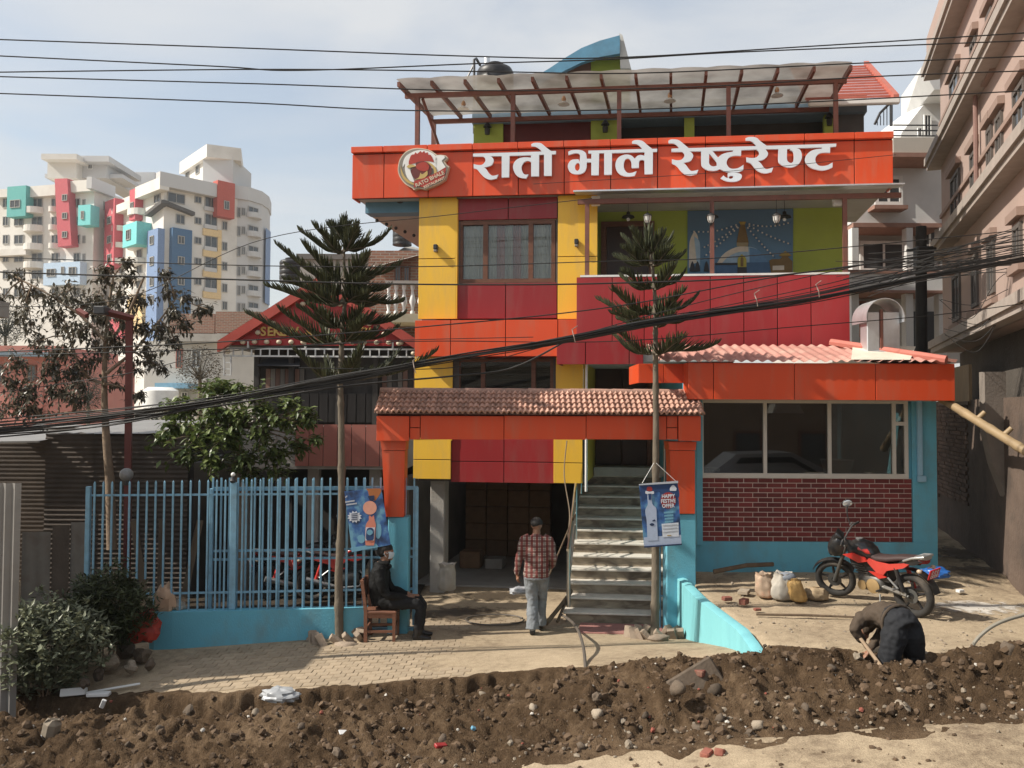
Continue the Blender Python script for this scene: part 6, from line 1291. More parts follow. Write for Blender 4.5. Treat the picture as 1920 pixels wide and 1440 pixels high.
# distant trees between the houses
def fartree(px, py, D, rx, ry, label, m, n=2600, base=800):
    c = at(px, py, D); t = thing('far_tree', label, 'tree', at(px, base, D), 'trees among the houses'); g = G(); RX, RZ = rx / F_PX * D, ry / F_PX * D
    mk('trunk', G().tube([at(px, base, D), c], [RX * .12, RX * .06], 6), BARK, t); lf = RX * .085
    for k in range(n):
        while True:
            p = Vector((rnd.uniform(-1, 1), rnd.uniform(-1, 1), rnd.uniform(-1, 1)))
            if .45 < p.length < 1: break
        q = c + Vector((p.x * RX, p.y * RX, p.z * RZ)) * (1 + .35 * noise.noise(p * 2 + Vector((px, py, 0)))); leaf(g, q, lf * rnd.uniform(.7, 1.4), lf * .4)
        if k % 40 == 0: g.tube([c - Vector((0, 0, RZ * .5)), (c + q) / 2, q], [RX * .02, RX * .012, RX * .004], 4)
    mk('crown', g, m, t)
FTR = leafmat('far_leaf', (.028, .034, .024), (.060, .066, .045), .6, .1)
fartree(10, 612, 60, 36, 42, 'round dark tree above the pink house at the left edge', FTR); fartree(165, 735, 42, 30, 40, 'dark tree right of the pink house', FTR); fartree(375, 690, 30, 45, 45, 'thin brownish tree before the white house', leafmat('brown_leaf', (.06, .05, .035), (.14, .12, .09), .6, .1), 1500, 790); fartree(300, 790, 34, 60, 24, 'low dark shrubs below the white house', FTR, 1200, 830)
# ================================================================== SHACK AND TIN SHEETS AT LEFT
RUST = mat('dark_tin', (.085, .066, .052), .65, .2, 3, .2, 20, metal=.15, dirt=(.055, .042, .034), dscale=1.3, damt=.8); TINP = mat('pale_tin', (.28, .27, .255), .5, .12, 3, .1, 20, metal=.4, dirt=(.26, .24, .21), dscale=2, damt=.5); TING = mat('grey_tin', (.165, .155, .14), .55, .15, 3, metal=.3, dirt=(.10, .065, .045), dscale=2, damt=.6)
SY = 14.7
sk = thing('tin_shack', 'dark shack clad in corrugated tin behind the left of the fence', 'shack', at(160, 1080, SY))
def corr(x0, x1, z0, z1, Y, horiz, pitch=.085, amp=.011, rag=0.0):
    g = G()
    if horiz:
        zs_ = frange(z0, z1, pitch / 4); us = frange(x0, x1, .12)
        g.loft([[(u, Y - amp * math.sin(z / pitch * 6.283), min(z, z1 - rag * abs(fbm(u * 3, 1.0)) - rag * .4 * abs(fbm(u * 11, 2)))) for u in us] for z in zs_], False, False)
    else:
        us = frange(x0, x1, pitch / 4); g.loft([[(u, Y - amp * math.sin(u / pitch * 6.283), z) for u in us] for z in (z0, z1)], False, False)
    return g
sx_ = lambda px, py=900, Y=SY: WF.hit(px, py, Y)[0]
sz_ = lambda py, px=160, Y=SY: WF.hit(px, py, Y)[1]
for k, (a, b) in enumerate(((84, 170), (170, 255), (255, 345))): mk('wall_sheet', corr(sx_(a), sx_(b) + .05, -.3, sz_(810 + (k == 1) * 4), SY + .02 * k, True, rag=.10), RUST, sk, smooth=60)
mk('wall_sheet', corr(sx_(-300), sx_(120), -.3, sz_(805), SY + 1.6, True, amp=.006), RUST, sk, smooth=60); mk('return_wall', G().box(sx_(86), sx_(86) + .05, SY + .04, SY + 1.6, -.3, sz_(815)), RUST, sk)
mk('roof_sheet', G().add([(sx_(-80), SY - .25, sz_(829)), (sx_(88), SY - .25, sz_(826)), (sx_(88) + .2, SY + 2.5, sz_(812) + .1), (sx_(-80), SY + 2.5, sz_(812) + .1), (sx_(-80), SY - .25, sz_(829) - .03), (sx_(88), SY - .25, sz_(826) - .03)], [(0, 1, 2, 3), (0, 4, 5, 1)]), TINP, sk)
mk('roof_sheet', G().add([(sx_(90), SY - .05, sz_(814)), (sx_(300), SY - .05, sz_(812)), (sx_(300), SY + 2.5, sz_(806) + .15), (sx_(90), SY + 2.5, sz_(806) + .15)], [(0, 1, 2, 3)]), TINP, sk)
for k, (a, b, t, m) in enumerate(((40, 94, 997, TING), (95, 128, 985, RUST), (128, 166, 980, TING))):
    mk('tin_fence', corr(WF.hit(a, 1050, 12.3)[0], WF.hit(b, 1050, 12.3)[0], -.4, WF.hit(a, t, 12.3)[1], 12.3 + .03 * k, False, .2, .006), m, None, smooth=60, label=('broad grey tin fence sheet left of the fence', 'narrow dark tin fence sheet left of the fence', 'grey tin fence sheet touching the left fence post')[k], cat='fence', group='tin fence sheets left of the fence')
mk('tin_fence', corr(WF.hit(-60, 1050, 9.9)[0], WF.hit(35, 1050, 9.9)[0], -.4, WF.hit(20, 906, 9.9)[1], 9.9, False, .11, .02), TINP, None, smooth=60, label='tall pale corrugated sheet at the left edge', cat='fence')
for k, (px, t) in enumerate(((272, 1000), (300, 1030), (345, 990))): mk('scrap_board', G().box(-.05, .05, -.015, .015, 0, 1.2), BOARD, None, TR(*at(px, 1120, 13.0), .3, R(-8), R(10 * (k - 1))), label=('scrap board leaning furthest left behind the fence', 'scrap board leaning in the middle behind the fence', 'scrap board leaning right behind the left fence bay')[k], cat='board', group='scrap boards behind the fence')
# street lamp pole
lp_ = thing('lamp_post', 'square rust-red lamp post with a short bent arm at the left', 'lamp post', at(238, 1080, 13.6)); RPOST = mat('rust_red_post', (.135, .035, .028), .6, .15, 5)
a, b = at(238, 1085, 13.6), at(243, 597, 13.6); mk('post', G().tube([a, b], .07, 4), RPOST, lp_); c = at(192, 583, 13.2); mk('arm', G().tube([b + Vector((.05, 0, .0)), c], .06, 4), RPOST, lp_); mk('arm', G().tube([at(146, 582, 13.6), at(163, 592, 13.5)], .05, 4), RPOST, lp_)
mk('lamp_head', G().box(c.x - .10, c.x + .08, c.y - .10, c.y + .10, c.z - .06, c.z + .07, .015), DARKM, lp_)
# ================================================================== MURAL ON THE BALCONY
mu = thing('stupa_mural', 'blue painted mural of a white domed stupa on the green balcony wall', 'mural', MF.w(*[MF.hit(1390, 512, gv)[0], gv - .03, MF.hit(1390, 512, gv)[1]]))
MSC = 230 / 1920
def mlay(pts, k, m, name, sft=True):
    P = [MF.hit(1270 + p[0] * MSC, 380 + p[1] * MSC, gv - .03) for p in (soften(pts) if sft else pts)]
    me = outline_mesh([P], .0012); me.transform(Matrix.Translation((0, gv - .02 - .004 * k, 0)) @ ROTL); mk(name, me, m, mu, MF)
MSKY = bpy.data.materials.new('mural_sky'); MSKY.use_nodes = True; _n, _l = MSKY.node_tree.nodes, MSKY.node_tree.links
_tc = _n.new('ShaderNodeTexCoord'); _sp = _n.new('ShaderNodeSeparateXYZ'); _mr = _n.new('ShaderNodeMapRange'); _cr = _n.new('ShaderNodeValToRGB')
_l.new(_tc.outputs['Generated'], _sp.inputs['Vector']); _l.new(_sp.outputs['Z'], _cr.inputs['Fac']); _e = _cr.color_ramp.elements; _e[0].color = (.12, .32, .56, 1); _e[1].color = (.10, .18, .28, 1); _l.new(_cr.outputs['Color'], _n['Principled BSDF'].inputs['Base Color']); _n['Principled BSDF'].inputs['Roughness'].default_value = .6
MP = {k: mat('mural_' + k, c, .65, .12, 9) for k, c in dict(white=(.66, .62, .55), shade=(.12, .25, .44), pale=(.34, .50, .66), gold=(.38, .28, .08), brown=(.20, .135, .06), dark=(.045, .05, .06), yellow=(.42, .38, .08), blue=(.07, .15, .28), beige=(.34, .29, .19)).items()}
mlay([(160,125,1),(1815,90,1),(1808,1118,1),(160,1118,1)], 0, MSKY, 'painted_sky', False)
mlay([(620,960,1),(680,850),(780,760),(920,700),(1010,685),(1150,690),(1270,740),(1370,850),(1430,960,1)], 1, MP['pale'], 'dome'); mlay([(1130,700,1),(1270,740),(1370,850),(1430,960,1),(1130,960,1)], 2, MP['shade'], 'dome_shade'); mlay([(625,940,1),(690,840),(800,750),(930,695),(1010,685),(1110,690,1),(1110,770,1),(980,770),(860,810),(760,880),(700,945,1)], 3, MP['white'], 'dome_light')
mlay([(930,620,1),(1115,620,1),(1105,685,1),(930,685,1)], 4, MP['beige'], 'harmika', False); mlay([(925,625,1),(985,340,1),(1055,340,1),(1115,625,1)], 5, MP['brown'], 'spire', False); mlay([(960,300,1),(1075,300,1),(1055,345,1),(985,345,1)], 6, MP['gold'], 'spire_crown', False)
mlay([(180,1030,1),(190,640),(220,530),(270,440,1),(320,530),(335,700),(330,930,1),(240,960,1)], 1, MP['white'], 'white_temple'); mlay([(260,520,1),(350,620),(355,980,1),(310,980,1)], 2, MP['pale'], 'white_temple_shade')
mlay([(590,950,1),(1440,930,1),(1450,1115,1),(600,1115,1)], 5, MP['blue'], 'terrace', False); mlay([(590,945,1),(940,945,1),(940,980,1),(590,980,1)], 6, MP['dark'], 'terrace_rail', False); mlay([(945,1010,1),(945,880),(1010,805,1),(1075,880),(1080,1010,1)], 7, MP['yellow'], 'shrine'); mlay([(990,1000,1),(990,880),(1010,850,1),(1032,880),(1032,1000,1)], 8, MP['brown'], 'shrine_niche'); mlay([(940,1012,1),(1085,1012,1),(1085,1112,1),(940,1112,1)], 7, MP['dark'], 'shrine_base', False)
mlay([(1435,910,1),(1480,885,1),(1600,885,1),(1640,850,1),(1585,830,1),(1690,755,1),(1790,830,1),(1730,850,1),(1800,920,1),(1800,1112,1),(1470,1112,1)], 6, MP['brown'], 'pagoda', False); mlay([(1490,990,1),(1670,985,1),(1670,1055,1),(1490,1060,1)], 7, MP['white'], 'pagoda_wall', False); mlay([(1585,832,1),(1690,757,1),(1788,832,1)], 7, MP['gold'], 'pagoda_roof', False)
for x in (235, 315, 455): mlay([(x - 45, 1080, 1), (x - 25, 970), (x, 915, 1), (x + 25, 970), (x + 45, 1080, 1)], 7, MP['dark'], 'small_stupa')
fl_ = [G(), G()]
for a, b, sag in (((990, 320), (190, 445), 60), ((985, 330), (370, 720), 30), ((1000, 340), (400, 860), 10), ((1060, 320), (1800, 300), 60), ((1060, 330), (1800, 660), 20), ((1060, 340), (1540, 870), 20)):
    n = 22
    for k in range(1, n):
        t = k / n; x, y = lerp(a[0], b[0], t), lerp(a[1], b[1], t) + sag * math.sin(math.pi * t); u, z = MF.hit(1270 + x * MSC, 380 + y * MSC, gv - .03)
        fl_[k % 2].box(u - .014, u + .012, gv - .052, gv - .050, z - .02, z + .008)
mk('prayer_flags', fl_[0], MP['white'], mu, MF, kind='stuff'); mk('prayer_flags', fl_[1], MP['blue'], mu, MF, kind='stuff')
# ================================================================== LAMPS
LGL = mat('lantern_glass', (.58, .57, .54), .3); SHD = mat('dark_shade', (.03, .03, .03), .5)
for k, px in enumerate((1178, 1335, 1471)):
    P = MF.w(MF.hit(px, 408, bv + .75)[0], bv + .75, MF.hit(px, 408, bv + .75)[1]); t = thing('pendant_lamp', ('dark dish pendant lamp over the balcony door', 'dark dish pendant lamp hidden behind the middle balcony post', 'dark dish pendant lamp at the right of the mural')[k], 'lamp', P, 'balcony pendant lamps')
    mk('shade', G().lathe([(.115, 0), (.10, .03), (.035, .055), (.03, .10), (.015, .11)], P, 16), SHD, t, smooth=50); mk('bulb', G().ball(P - Vector((0, 0, .03)), .032, 10, 7), LGL, t, smooth=180); mk('cord', G().tube([P + Vector((0, 0, .1)), Vector((P.x, P.y, SZ0 + .03))], .004, 5), SHD, t)
for k, px in enumerate((1214, 1333, 1456)):
    P = MF.w(MF.hit(px, 418, bv + .05)[0], bv + .05, MF.hit(px, 418, bv + .05)[1]); t = thing('lantern', ('white glass lantern hanging beside the balcony door', 'white glass lantern hanging before the middle balcony post', 'white glass lantern hanging before the right half of the mural')[k], 'lantern', P, 'white balcony lanterns')
    mk('glass', G().lathe([(.03, 0), (.055, .04), (.066, .11), (.064, .12)], P, 10), LGL, t); mk('cap', G().lathe([(.078, .118), (.07, .135), (.025, .165), (.012, .18)], P, 12), SHD, t, smooth=40); mk('finial', G().lathe([(.006, -.045), (.022, -.02), (.028, .0)], P, 8), SHD, t)
    g = G()
    for q in range(5): a = q * 1.2566; g.tube([P + Vector((.031 * math.cos(a), .031 * math.sin(a), 0)), P + Vector((.057 * math.cos(a), .057 * math.sin(a), .04)), P + Vector((.068 * math.cos(a), .068 * math.sin(a), .118))], .005, 4)
    mk('cage', g, SHD, t); mk('cord', G().tube([P + Vector((0, 0, .175)), Vector((P.x, P.y, AZ0 - .02))], .004, 5), SHD, t)
for k, (px, py) in enumerate(((869, 205), (1057, 196), (1256, 190), (1457, 180))):
    v = 1.1; u, z = MF.hit(px, py, v); P = MF.w(u, v, z); t = thing('hanging_lamp', ('white hanging lamp under the canopy, leftmost of four', 'white hanging lamp under the canopy, second from left', 'white hanging lamp under the canopy, third from left', 'white hanging lamp under the canopy, rightmost of four')[k], 'lamp', P, 'lamps under the roof canopy')
    mk('shade', G().lathe([(.115, 0), (.09, .025), (.03, .045), (.028, .07)], P, 16), WHITE, t, smooth=50); mk('socket', G().lathe([(.03, .065), (.045, .10), (.03, .15), (.01, .17)], P, 10), mat('peach_socket', (.58, .36, .22), .5), t, smooth=50); mk('cord', G().tube([P + Vector((0, 0, .16)), Vector((P.x, P.y, czv(v) - .01))], .004, 5), WHITE, t)
for k, (px, py) in enumerate(((817, 466), (1081, 456))):
    u, z = MF.hit(px, py, -.05); t = thing('wall_lamp', ('small dark wall lamp on the left yellow pier', 'small dark wall lamp on the right yellow pier')[k], 'lamp', MF.w(u, -.03, z), 'wall lamps on the piers')
    mk('housing', G().box(u - .035, u + .035, -.10, -.002, z - .02, z + .07, .012), SHD, t, MF); mk('lens', G().box(u - .03, u + .03, -.095, -.006, z - .065, z - .021, .01), GREYB, t, MF)
for k, (px, py) in enumerate(((914, 243), (1135, 239), (1555, 226))):
    u, z = MF.hit(px, py, tv - .08); t = thing('terrace_wall_lamp', ('dark wall lamp on the leftmost green terrace wall', 'dark wall lamp on the middle green terrace wall', 'dark wall lamp at the right end of the terrace')[k], 'lamp', MF.w(u, tv - .08, z), 'terrace wall lamps')
    P = MF.w(u, tv - .09, z); mk('shade', G().lathe([(.09, .05), (.05, .11), (.02, .15)], P, 10), SHD, t, smooth=40); mk('body', G().lathe([(.05, -.10), (.06, 0), (.03, .06)], P, 8), SHD, t)
# ================================================================== BANNERS
def banner(name, label, corners, D, zsc, ox, oy, base):
    t = thing(name, label, 'banner', at(ox + corners[2][0] * zsc, oy + corners[2][1] * zsc, D))
    def lay_(pts, k, m, nm, sft=True, th=.0012):
        P = [WF.hit(ox + p[0] * zsc, oy + p[1] * zsc, D) for p in (soften(pts) if sft else pts)]; me = outline_mesh([P], th); me.transform(Matrix.Translation((0, D - .004 * k, 0)) @ ROTL); return mk(nm, me, m, t)
    lay_(corners, 0, base, 'cloth', False, .003); return t, lay_
BBL = bpy.data.materials.new('printed_blue'); BBL.use_nodes = True; _n, _l = BBL.node_tree.nodes, BBL.node_tree.links; _no = _n.new('ShaderNodeTexNoise'); _no.inputs['Scale'].default_value = 4.5; _no.inputs['Detail'].default_value = 4; _cr = _n.new('ShaderNodeValToRGB'); _e = _cr.color_ramp.elements; _e[0].position = .38; _e[0].color = (.016, .035, .09, 1); _e[1].position = .62; _e[1].color = (.13, .30, .42, 1); _k = _e.new(.5); _k.color = (.035, .11, .30, 1)
_tc = _n.new('ShaderNodeTexCoord'); _l.new(_tc.outputs['Object'], _no.inputs['Vector']); _l.new(_no.outputs['Fac'], _cr.inputs['Fac']); _l.new(_cr.outputs['Color'], _n['Principled BSDF'].inputs['Base Color']); _n['Principled BSDF'].inputs['Roughness'].default_value = .45
PR = {k: mat('print_' + k, c, .5, .06, 20) for k, c in dict(white=(.55, .58, .64), pale=(.36, .42, .55), red=(.30, .03, .03), orange=(.55, .20, .14), navy=(.015, .03, .08), sky=(.14, .32, .44), peach=(.62, .30, .22), rust=(.34, .12, .04), gold=(.35, .24, .08), silver=(.40, .43, .48), deep=(.02, .05, .14)).items()}
t, L_ = banner('drink_poster', 'blue drink poster with a bottle and pink ball on the fence', [(45,330),(600,280),(740,1130),(160,1245)], 11.88, .125, 640, 880, BBL)
L_([(370,290,1),(590,285,1),(600,330),(540,430),(490,470),(420,400),(400,330)], 1, PR['rust'], 'print'); L_([(395,400,1),(495,390,1),(500,460,1),(430,470,1)], 2, PR['navy'], 'print')
L_([(430 + 102 * math.cos(k * .5236), 575 + 102 * math.sin(k * .5236)) for k in range(12)], 3, PR['peach'], 'print'); L_([(415,700,1),(430,685,1),(455,715,1),(490,685,1),(500,760,1),(520,830),(515,870),(505,1060),(490,1140,1),(365,1140,1),(360,1060),(365,860),(385,800),(415,760,1)], 2, PR['orange'], 'bottle')
L_([(370,870,1),(505,870,1),(495,1065,1),(362,1065,1)], 3, PR['white'], 'label'); L_([(385,900),(432,872),(485,900),(490,1020),(470,1060),(390,1060),(372,1020)], 4, PR['deep'], 'label'); L_([(395,920),(432,900),(472,925),(470,960),(430,985),(390,960)], 5, PR['sky'], 'label')
L_([((200 + (112 if k % 2 else 82) * math.cos(k * .2618)), (712 + (92 if k % 2 else 66) * math.sin(k * .2618)), 1) for k in range(24)], 2, PR['white'], 'starburst', False)
for k in range(4): L_([(150, 665 + 28 * k, 1), (245, 655 + 28 * k, 1), (245, 665 + 28 * k, 1), (150, 675 + 28 * k, 1)], 3, PR['navy'], 'print', False)
for k, (x, y, w_) in enumerate(((60, 480, 140), (75, 520, 160), (60, 410, 30))): L_([(x, y, 1), (x + w_, y - 22, 1), (x + w_, y, 1), (x, y + 22, 1)], 2, PR['silver'], 'print', False)
L_([(250,1000),(310,985),(350,1010),(345,1080),(300,1110),(250,1070)], 1, PR['sky'], 'print'); L_([(530,840),(590,830),(600,960),(560,1040),(520,1000)], 1, PR['sky'], 'print'); L_([(140,1180,1),(520,1110,1),(560,1165,1),(160,1240,1)], 1, PR['sky'], 'print', False)
t, L_ = banner('festive_banner', 'blue hanging banner with a clear bottle, lettered HAPPY FESTIVE OFFER', [(175,180),(870,140),(940,1255),(265,1300)], 11.75, .104167, 1180, 890, BBL)
L_([(172,170,1),(872,108,1),(874,150,1),(172,190,1)], 3, PR['silver'], 'top_rail', False, .008); L_([(265,1285,1),(940,1240,1),(942,1262,1),(265,1312,1)], 3, PR['navy'], 'bottom_rail', False, .008)
L_([(262,1130,1),(930,1080,1),(938,1240,1),(265,1285,1)], 1, PR['pale'], 'print', False); L_([(185,190,1),(868,158,1),(885,420),(600,480),(520,300),(230,480,1)], 1, PR['deep'], 'print')
L_([(318,340,1),(408,340,1),(412,520),(480,600),(488,720),(515,1180,1),(325,1190,1),(310,820),(288,700),(290,620),(330,540),(325,440)], 2, PR['pale'], 'bottle'); L_([(340,340,1),(398,340,1),(395,450,1),(345,450,1)], 3, PR['deep'], 'bottle_neck', False); L_([(285,320),(300,290),(360,305),(430,295),(442,320),(430,345),(300,345)], 3, PR['white'], 'print'); L_([(318,290),(320,225),(360,215),(402,225),(405,290)], 2, PR['red'], 'print')
L_([(365,890),(400,870),(445,885),(440,910),(400,920),(370,905)], 3, PR['navy'], 'print'); L_([(405,830,1),(450,805),(465,830),(420,840,1)], 3, PR['navy'], 'print')
L_([(700 + 138 * math.cos(k * .449), 462 + 146 * math.sin(k * .449)) for k in range(14)], 2, PR['red'], 'round_badge'); L_([(730,290,1),(730,240),(785,185),(845,240),(840,290,1)], 2, PR['white'], 'print')
L_([(580,885,1),(882,860,1),(890,1110,1),(598,1125,1)], 2, PR['white'], 'note', False)
for k in range(3): L_([(598, 905 + 60 * k, 1), (860, 890 + 55 * k, 1), (860, 902 + 55 * k, 1), (598, 918 + 60 * k, 1)], 3, PR['silver'], 'print', False)
for k in range(4): L_([(620 + 8 * k, 670 + 55 * k, 1), (790, 655 + 55 * k, 1), (790, 690 + 55 * k, 1), (620 + 8 * k, 700 + 55 * k, 1)], 2, PR['sky'], 'print', False)
L_([(680,1085,1),(750,1080,1),(750,1098,1),(680,1102,1)], 3, PR['gold'], 'print', False)
for txt, y in (('HAPPY', 388), ('FESTIVE', 474), ('OFFER', 560)):
    u, z = WF.hit(1180 + 697 * .104167, 890 + y * .104167, 11.75); me = text_mesh(txt, .072, .001, .002); me.transform(Matrix.Translation((u, 11.75 - .0125, z)) @ ROTL @ Matrix.Rotation(R(3), 4, 'Z') @ Matrix.Diagonal((.85, 1, 1, 1))); mk('text', me, PR['white'], t)
mk('hanging_string', G().tube([at(1204, 906, 11.76), at(1226, 868, 11.85)], .003, 4).tube([at(1268, 903, 11.76), at(1230, 868, 11.85)], .003, 4), WHITE, None, label='thin string tying the festive banner to the conifer trunk', cat='string')
# ================================================================== WIRES
CAB = mat('black_cable', (.020, .019, .018), .6)
def curve(pts, D, m=10):
    P = [at(p[0], p[1], (p[2] if len(p) > 2 else D)) for p in pts]; out = []
    for i in range(len(P) - 1):
        p0, p1, p2, p3 = P[max(0, i - 1)], P[i], P[i + 1], P[min(len(P) - 1, i + 2)]
        for k in range(m):
            t = k / m; out.append(.5 * ((2 * p1) + (p2 - p0) * t + (2 * p0 - 5 * p1 + 4 * p2 - p3) * t * t + (3 * p1 - p0 - 3 * p2 + p3) * t ** 3))
    out.append(P[-1]); return out
def wire(pts, D, r, label, group='overhead wires'): return mk('overhead_wire', G().tube(curve(pts, D), r, 6), CAB, None, smooth=True, label=label, cat='wire', group=group)
wire([(-60, 72), (400, 88), (900, 106), (1150, 108), (1500, 88), (1980, 58)], 9.6, .0075, 'topmost overhead wire across the sky')
wire([(-60, 102), (400, 124), (560, 132), (900, 119), (1150, 111), (1400, 97), (1980, 74)], 9.7, .0075, 'second overhead wire from the top at the left edge')
wire([(-60, 136), (500, 130), (900, 134), (1200, 137), (1600, 119), (1980, 103)], 9.8, .0075, 'third overhead wire from the top at the left edge')
wire([(-60, 142), (480, 157), (900, 170), (1300, 163), (1650, 143), (1980, 131)], 9.9, .0075, 'fourth overhead wire, running just under the canopy edge')
wire([(-60, 173), (450, 192), (760, 207), (1150, 206), (1500, 192), (1980, 167)], 10, .0075, 'fifth overhead wire, crossing the terrace posts')
wire([(-60, 480), (430, 497), (780, 500), (1100, 491), (1400, 480), (1980, 425)], 10.2, .006, 'overhead wire crossing the upper window at mid height')
wire([(-60, 508), (400, 523), (780, 533), (1150, 531), (1500, 512), (1980, 440)], 10.3, .010, 'thick overhead wire along the upper window sill')
wire([(-60, 575), (230, 560), (500, 447), (850, 402), (1110, 372)], 10.8, .005, 'thin drop wire rising to the end of the awning')
wire([(-60, 662), (400, 642), (800, 612), (1150, 575), (1500, 512), (1980, 452)], 10.4, .008, 'overhead wire running across the orange band')
wire([(-60, 668), (410, 655), (780, 640), (1150, 640), (1500, 612), (1760, 590), (1980, 560)], 10.5, .006, 'overhead wire just below the red gable letters')
wire([(-60, 745), (240, 700), (420, 660), (700, 640), (1000, 632)], 10.5, .005, 'thin wire climbing across the tree at left')
wire([(-60, 800), (300, 775), (640, 725), (850, 705), (960, 690), (1060, 640)], 10.6, .012, 'loose cable hanging under the thick cable bundle')
wire([(560, 690), (840, 690), (1000, 655), (1150, 610), (1400, 545), (1700, 480), (1980, 430)], 10.5, .006, 'wire running just above the thick cable bundle')
wire([(1000, 345), (1250, 330), (1400, 318), (1680, 290)], 12.0, .004, 'hair-thin wire in front of the sign lettering', )
cb = thing('cable_bundle', 'thick sagging bundle of black cables crossing the whole front', 'cable', at(640, 712, 10.4))
core = [(-60, 806), (200, 781), (420, 747), (640, 708), (860, 668), (1060, 634), (1250, 598), (1500, 562), (1700, 522), (1980, 470)]
for k in range(15):
    oy, dd = rnd.gauss(0, 5.5), rnd.gauss(0, .05); jit = [(x, y + oy * (.7 + 1.1 * (x < 350)) + rnd.gauss(0, 3.0), 10.4 + dd) for x, y in core]; mk('strand', G().tube(curve(jit, 10.4, 8), rnd.uniform(.005, .011), 6), CAB, cb, smooth=True)
for k in range(5):
    oy = rnd.uniform(-26, -8); jit = [(x, y + oy * sm(1100, 1700, x) + rnd.gauss(0, 1.5), 10.4) for x, y in core if x > 1000]; mk('strand', G().tube(curve(jit, 10.4, 8), .006, 5), CAB, cb, smooth=True)
for px, py in ((218 + 560, 690), (1415, 565), (1530, 548), (1075, 632)): c = at(px, py, 10.4); mk('tie', G().tube([c + Vector((.02, -.06, -.07)), c + Vector((.0, -.09, .0)), c + Vector((-.02, -.05, .09)), c + Vector((.05, -.04, .14))], .006, 5), mat('pale_tie', (.35, .28, .24), .7), cb)
for k in range(22):
    y0, y1 = rnd.uniform(470, 560), rnd.uniform(400, 520); mid = rnd.uniform(-10, 24)
    wire([(1590 + rnd.uniform(-30, 60), y0), (1725, lerp(y0, y1, .35) + mid * .5, 12.5), (1850, lerp(y0, y1, .75) + mid, 12), (1985, y1 - 10, 11.5)], 13, rnd.choice((.005, .006, .009)), 'black wire in the tangle before the rose apartment house', 'tangle of wires at right')
for k in range(7):
    x0 = rnd.uniform(1740, 1800); y0 = rnd.uniform(560, 640); wire([(x0, y0), (x0 + 60, y0 + rnd.uniform(0, 50), 12.4), (x0 + 120, y0 - rnd.uniform(0, 50), 12.2), (1985, y0 - rnd.uniform(40, 120), 12)], 12.6, .005, 'slack wire drooping below the tangle at right', 'slack wires at right')
up_ = thing('utility_pole', 'dark utility pole behind the kitchen roof at right', 'pole', at(1728, 690, 16.5)); mk('pole', G().tube([at(1728, 860, 16.5), at(1727, 425, 16.5)], [.12, .10], 12), mat('tarred_pole', (.035, .032, .03), .8, .2, 4), up_, smooth=True)
mk('crossarm', G().tube([at(1700, 470, 16.4), at(1755, 466, 16.4)], .03, 6), DARKM, up_); mk('service_box', G().box(*[at(1716, 500, 16.3).x, at(1748, 500, 16.3).x, 16.2, 16.4, at(1730, 503, 16.3).z, at(1730, 463, 16.3).z], .02), DARKM, up_)
# ================================================================== SACKS, BAGS, DEBRIS
def sack(name, label, px, py, D, w_, h, m, cat='sack', lean=0.0, seed=0, top=.75, group=None):
    P = at(px, py, D); g = G(); pr = [(.02, 0), (.40, .01), (.47, .06), (.5, .14), (.51, .25), (.5, .38), (.49, .5), (.46, .62), (.44, .72), (.40, .82), (.37, .88), (top * .46, .93), (top * .5, 1.0), (top * .40, .97), (top * .32, .88), (top * .2, .8), (.02, .74)]
    g.lathe([(r * w_, z * h) for r, z in pr], (0, 0, 0), 40)
    for i, p in enumerate(g.v):
        n_ = noise.noise(p * (5 / max(w_, h)) + Vector((seed, seed * 2, 0))) + .5 * noise.noise(p * (12 / max(w_, h)) + Vector((0, seed, 0))); th = math.atan2(p.y, p.x); k = 1 + .17 * n_ + (.03 + .07 * max(0, p.z / h - .4)) * math.sin(th * 9 + 3 * n_ + seed) + .03 * math.sin(p.z / h * 22 + th * 2 + seed) * (p.z < h * .8); g.v[i] = Vector((p.x * k + lean * p.z, p.y * k * .85, p.z * (1 + .08 * n_)))
    return mk(name, g, m, None, TR(P.x, P.y, P.z - .01), smooth=70, label=label, cat=cat, group=group)
WSK = mat('white_sack', (.40, .37, .32), .8, .12, 8, .3, 90, dirt=(.30, .25, .19), dscale=4, damt=.6); YSK = mat('yellow_sack', (.40, .25, .09), .7, .45, 9, .2, 60); OSK = mat('salmon_sack', (.38, .28, .20), .75, .3, 5, .2, 60, dirt=(.45, .16, .10), dscale=4, damt=.6); TSK = mat('tan_sack', (.35, .26, .16), .85, .15, 8, .3, 60)
sack('sack', 'open white sack with a grey lining beside the motorcycle', 1468, 1122, 11.42, .31, .36, WSK, seed=1); sack('sack', 'printed salmon and white sack left of the white sack', 1438, 1118, 11.6, .28, .33, OSK, seed=2, lean=-.15); sack('sack', 'yellow printed sack slumped right of the white sack', 1499, 1126, 11.25, .22, .30, YSK, seed=5, lean=-.25, top=.4); sack('sack', 'tan sack lying behind the front wheel of the motorcycle', 1530, 1122, 11.5, .32, .17, TSK, seed=7, top=.3)
sack('sack', 'white sack standing by the grey garage column', 838, 1106, 13.6, .30, .44, WSK, seed=11, top=.9)
GREYL = mat('grey_liner', (.20, .22, .25), .5); P = at(1475, 1074, 11.40); mk('sack_liner', G().ball(P + Vector((0, 0, -.06)), .13, 12, 8, (1, .8, .55)), GREYL, None, smooth=True, label='grey-blue plastic stuffed in the top of the white sack', cat='plastic')
